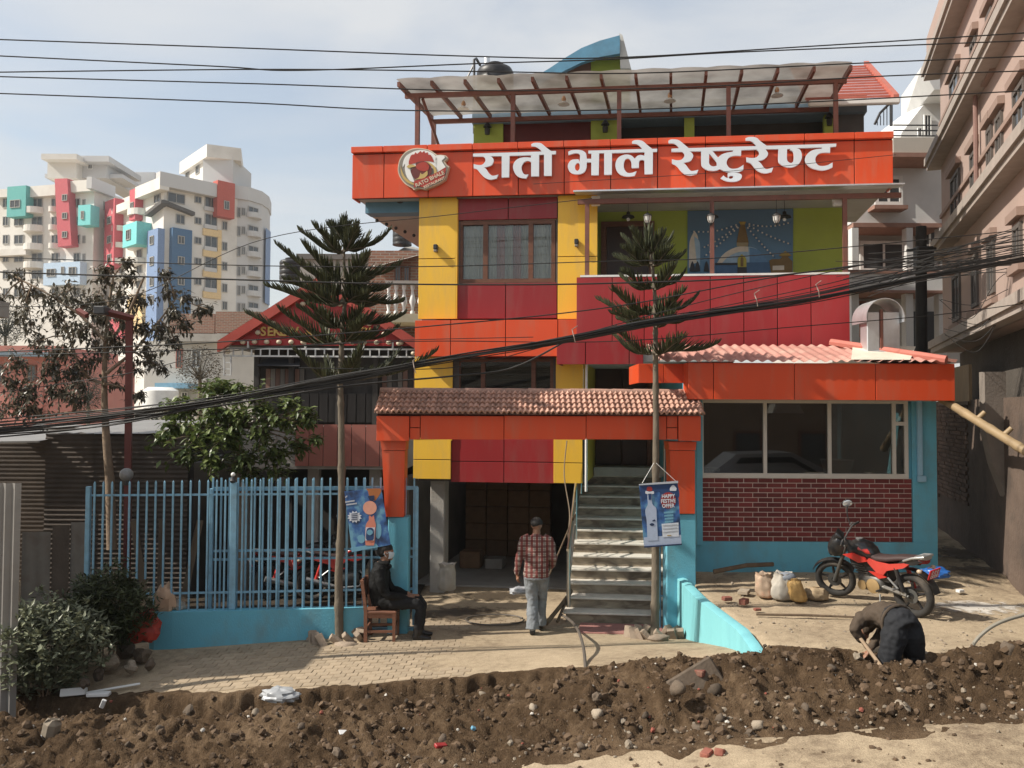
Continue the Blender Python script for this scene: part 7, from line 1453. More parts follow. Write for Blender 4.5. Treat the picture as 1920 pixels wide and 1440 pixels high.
def crumple(name, label, px, py, D, sx_, sy_, sz__, m, seed, cat='bag'):
    P = at(px, py, D); g = G().ball((0, 0, 0), 1, 20, 14)
    for i, p in enumerate(g.v):
        k = 1 + .35 * noise.noise(p * 2 + Vector((seed, 0, 0))) + .18 * noise.noise(p * 5 + Vector((0, seed, 0))); g.v[i] = Vector((p.x * sx_ * k, p.y * sy_ * k, max(-.6, p.z) * sz__ * k))
    return mk(name, g, m, None, TR(P.x, P.y, P.z + sz__ * .45), smooth=35, label=label, cat=cat)
crumple('plastic_bag', 'blue plastic bag lying at the corner of the kitchen wing', 1752, 1080, 12.2, .22, .14, .09, mat('blue_plastic', (.03, .13, .42), .3, .2, 5), 3); crumple('plastic_bag', 'red plastic bag tucked behind the left end of the low wall', 268, 1195, 11.35, .20, .16, .26, mat('red_plastic', (.34, .035, .022), .4, .2, 6), 4); crumple('paper_bag', 'torn brown paper bag behind the left end of the low wall', 310, 1142, 11.9, .15, .12, .24, mat('brown_paper', (.45, .30, .20), .8, .15, 6), 8); crumple('plastic_bag', 'small white plastic bag right of the brown paper bag', 335, 1142, 11.95, .09, .08, .09, WSK, 9)
crumple('plastic_sheet', 'silver grey plastic sheet crumpled on the earth bank', 524, 1310, 9.25, .21, .13, .08, mat('silver_plastic', (.36, .37, .38), .25, .2, 9), 13, 'plastic'); crumple('plastic_bag', 'grey plastic bag on the garage floor by the walking person', 975, 1112, 13.0, .16, .10, .07, mat('grey_plastic', (.34, .35, .37), .4, .2, 6), 21)
def debris(name, label, cat, px, py, zoff, dims, m, rot, z=None, b=.006, group=None):
    P = at(px, py, 9.6)
    for _ in range(10): P = onz(px, py, bank_top(P.x, P.y) if z is None else z)
    return mk(name, G().box(-dims[0] / 2, dims[0] / 2, -dims[1] / 2, dims[1] / 2, 0, dims[2], b), m, None, TR(P.x, P.y, P.z + zoff, *rot), label=label, cat=cat, group=group)
FOAM = mat('white_foam', (.64, .64, .63), .7, .06, 9)
debris('foam_block', 'white foam board lying at the left end of the earth bank', 'foam', 138, 1305, 0, (.28, .16, .09), FOAM, (.3, R(-20), 0)); debris('foam_strip', 'flat white strip beside the foam board', 'strip', 185, 1306, .01, (.26, .10, .04), FOAM, (.1, 0, 0)); debris('white_lath', 'long thin white lath on the rubble at left', 'lath', 212, 1298, .04, (.62, .035, .02), WHITE, (.25, 0, R(-6)))
debris('pale_rock', 'pale cream lump of plaster on the earth at lower left', 'rock', 92, 1380, -.03, (.17, .12, .22), STONEP, (.4, .2, .2), b=.05); debris('white_board', 'small white board under the plaster lump', 'board', 80, 1386, .0, (.30, .08, .03), FOAM, (.1, 0, 0)); debris('paper_scrap', 'white paper scrap left of centre on the earth', 'paper', 643, 1378, .02, (.08, .07, .01), FOAM, (.5, .3, .2)); debris('plastic_scrap', 'pale blue scrap on the earth at centre', 'scrap', 886, 1372, .02, (.045, .04, .03), PR['sky'], (.4, .3, .5)); debris('paper_scrap', 'narrow white scrap hanging on the earth at left', 'paper', 190, 1330, .02, (.05, .03, .11), FOAM, (.2, .3, .4)); debris('red_scrap', 'red packet lying near the pale blue scrap', 'scrap', 825, 1405, .02, (.12, .05, .03), PR['red'], (.7, .3, .2))
TERR = lambda px, py: None
for k, (px, py, lab, dm, m, r_) in enumerate(((1370, 1085, 'broken grey brick on the terrace near the blue wall', (.22, .12, .08), GBR, .5), (1345, 1075, 'thin plank end lying along the terrace wall', (.5, .06, .04), BOARD, .15), (1363, 1125, 'orange brick piece on the terrace, left one', (.12, .09, .05), BRICKR, .3), (1395, 1132, 'orange brick piece on the terrace beside the grey chunk', (.14, .09, .07), BRICKR, .9), (1420, 1144, 'small orange brick chip on the terrace edge', (.09, .06, .03), BRICKR, .2), (1800, 1110, 'white rag on the sand by the alley', (.10, .07, .04), FOAM, .4), (1395, 1112, 'mound of dried cement on the terrace', (.2, .14, .05), STONEP, 1.1))): debris('rubble_piece', lab, 'rubble', px, py, -.005, dm, m, (r_, 0, 0), z=.72)
mk('terrace_pole', G().tube([onz(1418, 1155, .69) + Vector((0, 0, .02)), onz(1510, 1157, .69) + Vector((0, 0, .025)), onz(1606, 1160, .69) + Vector((0, 0, .02))], [.014, .017, .012], 7), BOARD, None, label='long stick lying on the terrace before the motorcycle', cat='stick')
mk('terrace_plank', G().tube([at(1338, 1072, 12.3), at(1400, 1060, 12.5), at(1450, 1058, 12.7)], .035, 5, sx=.6), BOARD, None, label='weathered branch lying against the foot of the blue wall', cat='branch')
HOSE = mat('grey_hose', (.10, .085, .07), .6, .15, 8)
mk('hose', G().tube(curve([(1052, 1152, 12.5), (1078, 1172, 11.2), (1093, 1210, 10.2), (1099, 1268, 9.3)], 10), .020, 8), HOSE, None, smooth=True, label='dark hose arching from under the stairs to the earth bank', cat='hose')
mk('hose', G().tube(curve([(1812, 1228, 8.4), (1838, 1192, 8.4), (1880, 1165, 8.4), (1960, 1143, 8.5)], 8), .018, 8), mat('pale_hose', (.22, .20, .16), .6), None, smooth=True, label='pale hose curving out of the earth at the right edge', cat='hose')
mk('hose', G().tube([onz(928 + 55 * math.cos(a) + (30 if a < 0 else 0), 1162 + 10 * math.sin(a), .03) for a in [k * .35 for k in range(18)]], .012, 6), HOSE, None, smooth=True, label='coil of black hose on the wet garage forecourt', cat='hose')
mk('hanging_cable', G().tube(curve([(1063, 826, 14.3), (1058, 890, 14.3), (1068, 960, 14.2), (1066, 1010, 14.0), (1078, 1028, 13.6)], 14), .010, 6), mat('tan_cable', (.26, .20, .14), .7), None, smooth=True, label='thin tan cable hanging down the right yellow pier', cat='cable')
# crates stacked in the garage
CRT = mat('brown_carton', (.19, .115, .065), .8, .15, 5, rand=.25); cr0 = MF.rc(872, 925, 1032, 1050, 4.0)
cw, ch = (cr0[1] - cr0[0]) / 4, (cr0[3] - cr0[2]) / 4
cme = G().box(-cw / 2 + .008, cw / 2 - .008, 0, .4, 0, ch - .012, .01).mesh('carton'); cme.materials.append(CRT)
for r_ in range(5):
    for k in range(4):
        o = bpy.data.objects.new('carton', cme); COL.objects.link(o); o.matrix_world = MF.M @ TR(cr0[0] + (k + .5) * cw, 4.0 + rnd.uniform(-.02, .02), .035 + r_ * ch); tag(o, 'brown carton in the dim garage stack, %s layer, %s' % (('floor', 'second', 'third', 'fourth', 'top')[r_], ('left end', 'second from left', 'third from left', 'right end')[k]), 'carton', 'stacked cartons in the garage')
for k, (px, w_) in enumerate(((880, .42), (925, .36))): u, z = MF.hit(px, 1085, 2.5); mk('box', G().box(u - w_ / 2, u + w_ / 2, 2.5, 2.9, .035, .035 + (.34 if k == 0 else .2), .015), (CRT, CONC)[k], None, MF, label=('single brown box on the garage floor', 'low grey box on the garage floor')[k], cat='box')
# rubble by the bushes
for k, (px, py, r, m) in enumerate(((205, 1250, .13, STONEP), (235, 1225, .16, STONE), (215, 1200, .10, STONEP), (245, 1255, .10, STONEP), (185, 1270, .09, STONE), (265, 1235, .13, STONE), (160, 1285, .08, STONE), (282, 1250, .08, STONE))):
    P = onz(px, py, -.08); me = BIGR[k].copy(); o = bpy.data.objects.new('rubble_block', me); COL.objects.link(o); me.materials.append(m); o.location = P + Vector((0, 0, r * .35)); o.scale = (r, r * .7, r * .8); o.rotation_euler = (k, k * 2, k * 3); tag(o, 'block of rubble between the bushes and the low wall', 'rubble', 'rubble beside the bushes')
# ================================================================== MOTORCYCLE
RUB = mat('tyre_rubber', (.030, .028, .026), .85, .2, 9, dirt=(.16, .13, .10), dscale=4, damt=.6); BBLK = mat('bike_black', (.016, .016, .017), .28, .15, 9, coat=.3, dirt=(.12, .10, .08), dscale=5, damt=.3); BREDM = mat('bike_red', (.48, .030, .022), .3, .08, 6, coat=.3, dirt=(.30, .10, .07), dscale=5, damt=.35); BSIL = mat('bike_silver', (.42, .42, .41), .4, .1, 8, metal=.7); ENG = mat('engine_grey', (.11, .11, .105), .5, .2, 9, metal=.5, dirt=(.15, .12, .09), dscale=6, damt=.5); TANC = mat('engine_tan', (.30, .20, .09), .55, .15, 8); SEATR = mat('seat_red', (.50, .055, .040), .5, .12, 8)
def motorcycle(name, label, M, group=None, steer=R(28)):
    t = thing(name, label, 'motorcycle', (0, 0, 0), group, M)
    def p(nm, g, m, par=None, front=False, smooth=45):
        if front: g.xf(ST)
        return mk(nm, g, m, par or t, M, smooth=smooth)
    hd, ax = Vector((1.02, 0, .86)), Vector((-.42, 0, .91)).normalized()
    ST = Matrix.Translation(hd) @ Matrix.Rotation(steer, 4, ax) @ Matrix.Translation(-hd)
    def wheel(cx, r, w_, front):
        tor = [(r - .05 + .05 * math.cos(a), w_ * math.sin(a)) for a in [2 * math.pi * k / 12 for k in range(13)]]
        wh_ = p('wheel', G().lathe(tor, (cx, 0, r), 36, 'Y', False), RUB, None, front, 60)
        g = G().lathe([(r - .085, -.03), (r - .07, -.035), (r - .07, .035), (r - .085, .03), (r - .085, -.03)], (cx, 0, r), 36, 'Y', False).lathe([(.045, -.05), (.05, 0), (.045, .05)], (cx, 0, r), 14, 'Y')
        for k in range(5):
            a = k * 1.2566 + .3; d = Vector((math.cos(a), 0, math.sin(a))); c = Vector((cx, 0, r)); g.tube([c + d * .04, c + d * (r - .08)], [.026, .016], 6)
        p('rim', g, BBLK, wh_, front); p('brake_disc', G().lathe([(.10, .045), (.10, .049)], (cx, 0, r), 20, 'Y'), ENG, wh_, front)
    wheel(0, .30, .055, False); wheel(1.28, .295, .045, True)
    p('front_fork', G().tube([(1.28, .075, .295), (1.02, .085, .86)], [.026, .022], 10).tube([(1.28, -.075, .295), (1.02, -.085, .86)], [.026, .022], 10).box(.98, 1.08, -.10, .10, .84, .88, .01), ENG, None, True)
    arc = [(1.28 + .345 * math.cos(a), .295 + .345 * math.sin(a)) for a in [R(30 + 12 * k) for k in range(11)]]
    g = G(); g.loft([[(x, y, z - .02 * abs(y) / .05) for y in (-.055, -.03, 0, .03, .055)] for x, z in arc], False, False); g.loft([[(1.28 + (x - 1.28) * .97, y, .295 + (z - .295) * .97 - .02 * abs(y) / .05) for y in (-.055, -.03, 0, .03, .055)] for x, z in arc], False, False); p('front_fender', g, BBLK, None, True)
    def loft(secs, n=14, e=2.6):
        rings = []
        for x, cz, ry, rz_2 in secs:
            ring = []
            for k in range(n):
                a = 2 * math.pi * k / n; c, s = math.cos(a), math.sin(a); ring.append((x, ry * math.copysign(abs(c) ** (2 / e), c), cz + rz_2 * math.copysign(abs(s) ** (2 / e), s)))
            rings.append(ring)
        return G().loft(rings)
    cw_ = p('headlight_cowl', loft([(1.04, .84, .10, .10), (1.12, .85, .14, .17), (1.20, .83, .13, .16), (1.27, .79, .09, .11), (1.30, .77, .04, .06)]), BBLK, None, True); p('headlight', loft([(1.255, .80, .085, .075), (1.29, .78, .06, .05)]), mat('lamp_lens', (.5, .52, .55), .15), cw_, True)
    p('windscreen', loft([(1.06, .98, .09, .03), (1.12, 1.02, .10, .07), (1.17, .97, .09, .05)]), BBLK, None, True)
    p('handlebar', G().tube([(.93, .36, 1.02), (.97, .26, 1.035), (1.02, .10, .97), (1.02, -.10, .97), (.97, -.26, 1.035), (.93, -.36, 1.02)], .013, 8), ENG, None, True)
    for s in (-1, 1): p('grip', G().tube([(.915, s * .41, 1.015), (.96, s * .28, 1.035)], .02, 8), RUB, None, True); p('lever', G().tube([(1.0, s * .40, 1.02), (1.0, s * .26, 1.04)], .008, 6), BSIL, None, True)
    for s in (-1,):
        mr_ = p('mirror', G().ball((0, 0, 0), 1, 14, 8)._tail(14 * 9, (0, 0, 0), (.022, .080, .058)).xf(TR(1.02, s * .40, 1.33, R(-62))), BBLK, None, True); p('mirror_glass', G().ball((0, 0, 0), 1, 14, 8)._tail(14 * 9, (-.016, 0, 0), (.010, .072, .050)).xf(TR(1.02, s * .40, 1.33, R(-62))), mat('mirror_glass', (.72, .75, .78), .08, metal=.6), mr_, True); p('mirror_stalk', G().tube([(1.0, s * .27, 1.04), (1.03, s * .32, 1.18), (1.02, s * .38, 1.30)], .008, 6), BBLK, mr_, True)
    tk = p('fuel_tank', loft([(.98, .80, .06, .07), (.92, .82, .12, .11), (.80, .84, .155, .13), (.66, .82, .15, .12), (.56, .78, .11, .09), (.52, .76, .08, .06)], 18), BBLK); p('tank_cap', G().lathe([(.05, 0), (.05, .012), (.03, .016)], (.80, 0, .965), 14), BSIL, tk); p('tank_stripe', loft([(.72, .86, .158, .05), (.60, .83, .140, .05), (.55, .80, .10, .035)], 14), BREDM, tk)
    for s in (-1, 1): p('tank_shroud', G().prism([(.98, .74), (.72, .66), (.58, .70), (.62, .75), (.80, .79)], s * .135, s * .165), BREDM)
    p('seat', loft([(.60, .76, .09, .05), (.48, .74, .125, .05), (.30, .76, .12, .05), (.14, .80, .11, .045), (-.08, .83, .10, .04), (-.16, .84, .07, .03)], 16), mat('seat_dark', (.05, .03, .028), .6))
    for s in (-1, 1): p('side_panel', G().prism([(.60, .70), (.44, .56), (.34, .55), (.28, .62), (.02, .70), (-.06, .76), (.02, .765), (.25, .715), (.45, .72), (.56, .745)], s * .118, s * .146), SEATR); p('tail_panel', G().prism([(.16, .72), (-.14, .76), (-.24, .82), (-.10, .835), (.06, .785)], s * .095, s * .122), BBLK); p('belly_panel', G().prism([(.58, .56), (.42, .48), (.30, .52), (.40, .565)], s * .12, s * .14), BREDM)
    p('grab_rail', G().tube([(.02, .13, .80), (-.12, .14, .86), (-.26, .10, .885), (-.26, -.10, .885), (-.12, -.14, .86), (.02, -.13, .80)], .016, 8), BSIL); p('tail_lamp', loft([(-.16, .80, .08, .035), (-.25, .81, .06, .03)]), mat('tail_red', (.25, .02, .015), .25)); p('tail_cover', loft([(-.10, .84, .09, .03), (-.27, .86, .075, .025)]), BSIL)
    g = G(); arc = [(.0 + .37 * math.cos(a), .30 + .37 * math.sin(a)) for a in [R(75 + 13 * k) for k in range(8)]]; g.loft([[(x, y, z) for y in (-.07, -.04, 0, .04, .07)] for x, z in arc], False, False); p('rear_fender', g, BBLK)
    pl_ = p('number_plate', G().box(-.008, .008, -.11, .11, -.07, .07, .004).xf(TR(-.33, 0, .66, 0, 0, R(-20))), mat('plate_red', (.45, .02, .022), .5)); PWm = mat('plate_white', (.7, .7, .68), .5)
    for ln, z_, n_ in ((0, .03, 3), (1, -.03, 4)):
        for k in range(n_):
            y = -.085 + (k + .5) * .17 / n_; g = G().tube([(-.011, y - .014, z_ - .02), (-.011, y + .012, z_ - .018), (-.011, y + .012, z_ + .004), (-.011, y - .012, z_ + .006), (-.011, y - .01, z_ + .022), (-.011, y + .014, z_ + .02)], .0045, 4); p('plate_character', g.xf(TR(-.33, 0, .66, 0, 0, R(-20))), PWm, pl_, smooth=None)
    for s in (-1, 1): p('indicator', G().ball((-.22, s * .15, .70), .03, 10, 7, (1.2, 1, 1)).tube([(-.2, s * .06, .70), (-.22, s * .14, .70)], .01, 6), mat('amber_lens', (.45, .35, .25), .3))
    en = p('engine', G().box(.38, .80, -.13, .13, .27, .48, .04).tube([(.66, 0, .42), (.80, 0, .62)], .10, 14), ENG); p('crankcase_cover', G().lathe([(.10, .13), (.105, .15), (.06, .165)], (.52, 0, .36), 18, 'Y').lathe([(.07, .13), (.07, .155)], (.70, 0, .34), 14, 'Y'), TANC, en); g = G()
    for k in range(6): a = Vector((.67 + .022 * k, 0, .45 + .032 * k)); g.box(a.x - .10, a.x + .10, -.115, .115, a.z, a.z + .010)
    p('cooling_fin', g, ENG, en)
    p('exhaust_pipe', G().tube([(.78, -.06, .52), (.88, -.08, .42), (.80, -.10, .24), (.50, -.13, .22), (.25, -.16, .28), (-.10, -.18, .38)], [.02, .02, .02, .024, .045, .05], 10), BSIL); p('swingarm', G().tube([(.40, .10, .36), (0, .10, .30)], .022, 8).tube([(.40, -.10, .36), (0, -.10, .30)], .022, 8), ENG); p('chain_guard', G().prism([(.36, .40), (.02, .345), (.02, .31), (.36, .36)], .115, .13), BSIL)
    for s in (-1, 1): p('shock_absorber', G().tube([(.06, s * .12, .36), (.16, s * .12, .68)], [.032, .028], 10), BREDM if group is None and s < 0 else BBLK); p('footpeg', G().tube([(.40, s * .13, .33), (.40, s * .24, .33)], .014, 6), RUB); p('pillion_bracket', G().tube([(.28, s * .13, .52), (.12, s * .15, .40), (.14, s * .25, .40)], .014, 6), BSIL)
    p('frame_cover', G().prism([(.92, .72), (.62, .66), (.44, .60), (.30, .60), (.28, .44), (.46, .44), (.70, .50), (.90, .60)], -.10, .10), BBLK)
    p('side_stand', G().tube([(.42, .14, .26), (.34, .26, .03)], .012, 6), ENG); p('frame', G().tube([(1.0, 0, .80), (.80, 0, .40), (.66, 0, .24), (.40, 0, .26)], .022, 8).tube([(.98, 0, .84), (.50, 0, .68), (-.14, 0, .76)], .022, 8), BBLK)
    return t
rearP, frontP = onz(1716, 1157, hgt(5.05, 10.4)), onz(1588, 1125, hgt(4.65, 11.5)); yaw = math.atan2(frontP.y - rearP.y, frontP.x - rearP.x)
SCB = (frontP - rearP).length / 1.28
MB_ = Matrix.Translation(rearP) @ Matrix.Rotation(yaw, 4, 'Z') @ Matrix.Rotation(math.atan2(rearP.z - frontP.z, (frontP - rearP).length), 4, 'Y') @ Matrix.Rotation(R(-7), 4, 'X') @ Matrix.Diagonal((max(.93, min(1.05, SCB)),) * 3 + (1,))
bike = motorcycle('motorcycle', 'black and red motorcycle parked on the terrace before the brick panel', MB_, None, R(28))
for k, (px, D, yw) in enumerate(((560, 14.6, 20), (640, 14.4, 8))):
    q = at(px, 1100, D); c = copy_tree(bike, TR(q.x - .5, D, hgt(q.x, D), R(yw), R(-7))); c['label'] = ('motorcycle standing in the shade behind the fence, left of the pair', 'motorcycle standing in the shade behind the fence, right of the pair')[k]; c['group'] = 'motorcycles behind the fence'
# ================================================================== PEOPLE
def remesh(g, vox, it=6):
    me = g.mesh('tmp'); o = bpy.data.objects.new('tmp', me); sc2 = bpy.data.scenes.new('tmp'); sc2.collection.objects.link(o); m = o.modifiers.new('r', 'REMESH'); m.mode = 'VOXEL'; m.voxel_size = vox; s = o.modifiers.new('s', 'SMOOTH'); s.factor = .5; s.iterations = it
    
    with bpy.context.temp_override(scene=sc2, view_layer=sc2.view_layers[0]): dg = bpy.context.evaluated_depsgraph_get(); out = bpy.data.meshes.new_from_object(o.evaluated_get(dg))
    bpy.data.objects.remove(o); bpy.data.meshes.remove(me); bpy.data.scenes.remove(sc2); return out
def wrinkle(me, amp, sc, zone):
    nr_ = [v.normal.copy() for v in me.vertices]; co = [v.co.copy() for v in me.vertices]; out = []
    for c, n_ in zip(co, nr_):
        if zone(c): c = c + n_ * (amp * noise.noise(Vector((c.x * sc, c.y * sc, c.z * sc * .6))) + amp * .6 * noise.noise(c * sc * 2.3))
        out += [c.x, c.y, c.z]
    me.vertices.foreach_set('co', out); me.update()
def figure(name, label, M, g, zones, mats_, vox=.010, wr=None):
    t = thing(name, label, 'person', (0, 0, 0), None, M); me = remesh(g, vox)
    if wr: wrinkle(me, wr[0], wr[1], wr[2])
    o = mk('body', me, mats_, t, M)
    inv_ = M.inverted() @ WM[t]
    for p in me.polygons:
        c = inv_ @ p.center; p.material_index = zones(c); p.use_smooth = True
    return t
def hand(g, w_, d, nrm, side, sz=1.0, curl=.7, thumb=1):
    """palm and five fingers: w_ wrist, d pointing along the hand, nrm palm normal, side towards the thumb"""
    d, nrm, side = Vector(d).normalized(), Vector(nrm).normalized(), Vector(side).normalized(); w_ = Vector(w_)
    g.tube([w_, w_ + d * .045 * sz, w_ + d * .09 * sz], [(.024 * sz, .016 * sz), (.040 * sz, .016 * sz), (.040 * sz, .013 * sz)], 10, up=nrm)
    for k, l in enumerate((.066, .075, .070, .055)):
        b = w_ + d * .085 * sz + side * ((.028 - .019 * k) * sz); p1 = b + (d * math.cos(curl * .4) + nrm * math.sin(curl * .4)) * l * .45 * sz; p2 = p1 + (d * math.cos(curl) + nrm * math.sin(curl)) * l * .35 * sz; p3 = p2 + (d * math.cos(curl * 1.6) + nrm * math.sin(curl * 1.6)) * l * .3 * sz; g.tube([b - d * .02 * sz, b, p1, p2, p3], [.0095 * sz, .0095 * sz, .009 * sz, .0085 * sz, .006 * sz], 7)
    b = w_ + d * .03 * sz + side * .03 * sz; g.tube([b - side * .01 * sz, b + (d * .5 + side * .7 + nrm * .3) * .03 * sz, b + (d * .75 + side * .55 + nrm * .5) * .062 * sz], [.012 * sz, .011 * sz, .008 * sz], 7)
def head(g, c, f, up, r=.098):
    """head with brow, nose, chin, ears; f faces forward"""
    c, f, up = Vector(c), Vector(f).normalized(), Vector(up).normalized(); s = f.cross(up).normalized(); B3 = Matrix((s, f, up)).transposed()
    k = len(g.v); g.ball((0, 0, 0), 1, 18, 14)
    for i in range(k, len(g.v)):
        p = g.v[i]; jaw = max(0, -p.z); g.v[i] = c + B3 @ Vector((p.x * r * (.76 - .16 * jaw), p.y * r * (.98 - .10 * jaw) + .012 * jaw, p.z * r * 1.20))
    g.tube([c + f * r * .86 + up * r * .18, c + f * r * 1.10 - up * r * .18, c + f * r * .92 - up * r * .26], [.010, .017, .012], 7); g.tube([c + f * r * .82 - s * .045 + up * r * .28, c + f * r * .94 + up * r * .30, c + f * r * .82 + s * .045 + up * r * .28], .014, 7)
    g.tube([c + f * r * .88 - s * .022 - up * r * .52, c + f * r * .95 - up * r * .53, c + f * r * .88 + s * .022 - up * r * .52], .009, 6); g.ball(c + f * r * .80 - up * r * .90, .030, 8, 6)
    for q in (-1, 1): g.ball(c + s * q * r * .76 - up * r * .05 - f * .005, .030, 8, 6, (.4, .7, 1))
SKIN = mat('skin', (.26, .135, .085), .55, .1, 12, subs=.1); BLKJ = mat('black_jacket', (.008, .008, .008), .75, .2, 9, .15, 60, spec=.2); BLKT = mat('black_trousers', (.009, .009, .010), .9, .15, 9, .15, 80); BOOT = mat('black_boot', (.014, .013, .013), .45); JEAN = mat('faded_jeans', (.175, .19, .205), .85, .18, 9, .2, 120, dirt=(.28, .29, .30), dscale=4, damt=.5); BRNJ = mat('brown_jacket', (.066, .047, .032), .85, .15, 9, .2, 70); CHAR = mat('charcoal_trousers', (.014, .015, .018), .85, .15, 9, .2, 80); HAIR = mat('black_hair', (.012, .011, .010), .6); CAPM = mat('black_cap', (.020, .018, .017), .75)
PLAID = bpy.data.materials.new('plaid_flannel'); PLAID.use_nodes = True; _n, _l = PLAID.node_tree.nodes, PLAID.node_tree.links; _b = _n['Principled BSDF']; _b.inputs['Roughness'].default_value = .9
_tc = _n.new('ShaderNodeTexCoord'); _sx = _n.new('ShaderNodeSeparateXYZ'); _l.new(_tc.outputs['Object'], _sx.inputs['Vector'])
def stripe(ax_, per, w_, ph=0.0):
    m1 = _n.new('ShaderNodeMath'); m1.operation = 'MULTIPLY_ADD'; m1.inputs[1].default_value = 1 / per; m1.inputs[2].default_value = ph; _l.new(_sx.outputs[ax_], m1.inputs[0]); m2 = _n.new('ShaderNodeMath'); m2.operation = 'FRACT'; _l.new(m1.outputs[0], m2.inputs[0]); m3 = _n.new('ShaderNodeMath'); m3.operation = 'LESS_THAN'; m3.inputs[1].default_value = w_; _l.new(m2.outputs[0], m3.inputs[0]); return m3.outputs[0]
_a, _c = stripe('X', .075, .5, 50.1), stripe('Z', .075, .5, 50.1); _m = _n.new('ShaderNodeMix'); _m.data_type = 'RGBA'; _m.inputs['A'].default_value = (.36, .31, .27, 1); _m.inputs['B'].default_value = (.19, .05, .042, 1); _l.new(_a, _m.inputs['Factor']); _m2 = _n.new('ShaderNodeMix'); _m2.data_type = 'RGBA'; _m2.inputs['B'].default_value = (.10, .022, .020, 1); _l.new(_m.outputs['Result'], _m2.inputs['A'])
_hf = _n.new('ShaderNodeMath'); _hf.operation = 'MULTIPLY'; _hf.inputs[1].default_value = .75; _l.new(_c, _hf.inputs[0]); _l.new(_hf.outputs[0], _m2.inputs['Factor'])
_d1, _d2 = stripe('X', .075, .07, 50.4), stripe('Z', .075, .07, 50.4); _mx = _n.new('ShaderNodeMath'); _mx.operation = 'MAXIMUM'; _l.new(_d1, _mx.inputs[0]); _l.new(_d2, _mx.inputs[1]); _m3 = _n.new('ShaderNodeMix'); _m3.data_type = 'RGBA'; _m3.inputs['B'].default_value = (.05, .02, .02, 1); _l.new(_mx.outputs[0], _m3.inputs['Factor']); _l.new(_m2.outputs['Result'], _m3.inputs['A']); _l.new(_m3.outputs['Result'], _b.inputs['Base Color'])
UPY = (0, 1, 0)
# --- man walking away in a plaid shirt
fp = onz(1005, 1186, 0.03)
Mw = TR(fp.x, fp.y, hgt(fp.x, fp.y), R(-4)) @ Matrix.Diagonal((1, 1, 1.0, 1))
g = G()
g.tube([(0, 0, .80), (0, 0, .88), (0, .0, 1.0), (0, .01, 1.15), (0, .02, 1.28), (0, .03, 1.38), (0, .035, 1.44)], [(.175, .125), (.19, .135), (.18, .125), (.185, .125), (.195, .12), (.165, .10), (.075, .07)], 18, up=UPY)
g.tube([(0, .035, 1.40), (0, .05, 1.52)], [.062, .056], 12); head(g, (0, .065, 1.575), (0, 1, .0), (0, -.05, 1), .095)
for s in (-1, 1): g.tube([(s * .10, .03, 1.40), (s * .19, .02, 1.36), (s * .225, .01, 1.26)], [.07, .072, .06], 12)
g.tube([(-.215, .01, 1.30), (-.25, -.01, 1.10), (-.285, .03, .92), (-.285, .07, .86)], [.062, .056, .046, .042], 12); hand(g, (-.285, .075, .85), (.08, .25, -.95), (.6, .5, 0), (.3, .9, .1), 1.05, .8)
g.tube([(.215, .01, 1.30), (.25, -.01, 1.12), (.235, .12, .98), (.20, .22, .95)], [.062, .056, .046, .042], 12); hand(g, (.195, .235, .95), (-.3, .9, -.1), (-.4, 0, -.9), (0, .3, .9), 1.0, .8)
g.tube([(-.085, 0, .90), (-.075, .03, .70), (-.06, .05, .48), (-.05, -.02, .25), (-.05, -.05, .08)], [(.105, .11), (.098, .10), (.082, .085), (.086, .09), (.105, .11)], 14, up=UPY); g.tube([(.085, .0, .90), (.085, .10, .70), (.075, .20, .48), (.06, .22, .25), (.055, .24, .08)], [(.105, .11), (.095, .10), (.078, .08), (.080, .085), (.095, .10)], 14, up=UPY)
for x, y in ((-.05, -.06), (.055, .23)): g.tube([(x, y - .07, .045), (x, y + .02, .05), (x, y + .13, .035), (x, y + .18, .03)], [(.040, .04), (.045, .045), (.045, .035), (.025, .02)], 10, up=(0, 0, 1))
def zw(c):
    if c.z < .075: return 3
    if c.z < .83 and abs(c.x) < .21: return 2
    if c.z > 1.46 or (abs(c.x) > .22 and c.z < .855) or (c.x > .1 and c.y > .23 and c.z < 1.0): return 1
    return 0
t = figure('person', 'person in a red plaid shirt and grey jeans walking away into the garage', Mw, g, zw, [PLAID, SKIN, JEAN, BOOT], .010, (.012, 13, lambda c: .1 < c.z < 1.35))
g = G().ball((0, .055, 1.615), .105, 18, 12, (.86, 1.02, .80)); g.v = [Vector((p.x, p.y, max(p.z, 1.575 + .02 * math.sin(p.x * 20)))) for p in g.v]; mk('cap', g, CAPM, t, Mw, smooth=50); mk('cap_peak', G().prism([(-.07, .13), (.07, .13), (.055, .20), (0, .22), (-.055, .20)], 1.60, 1.612, 'Z'), CAPM, t, Mw)
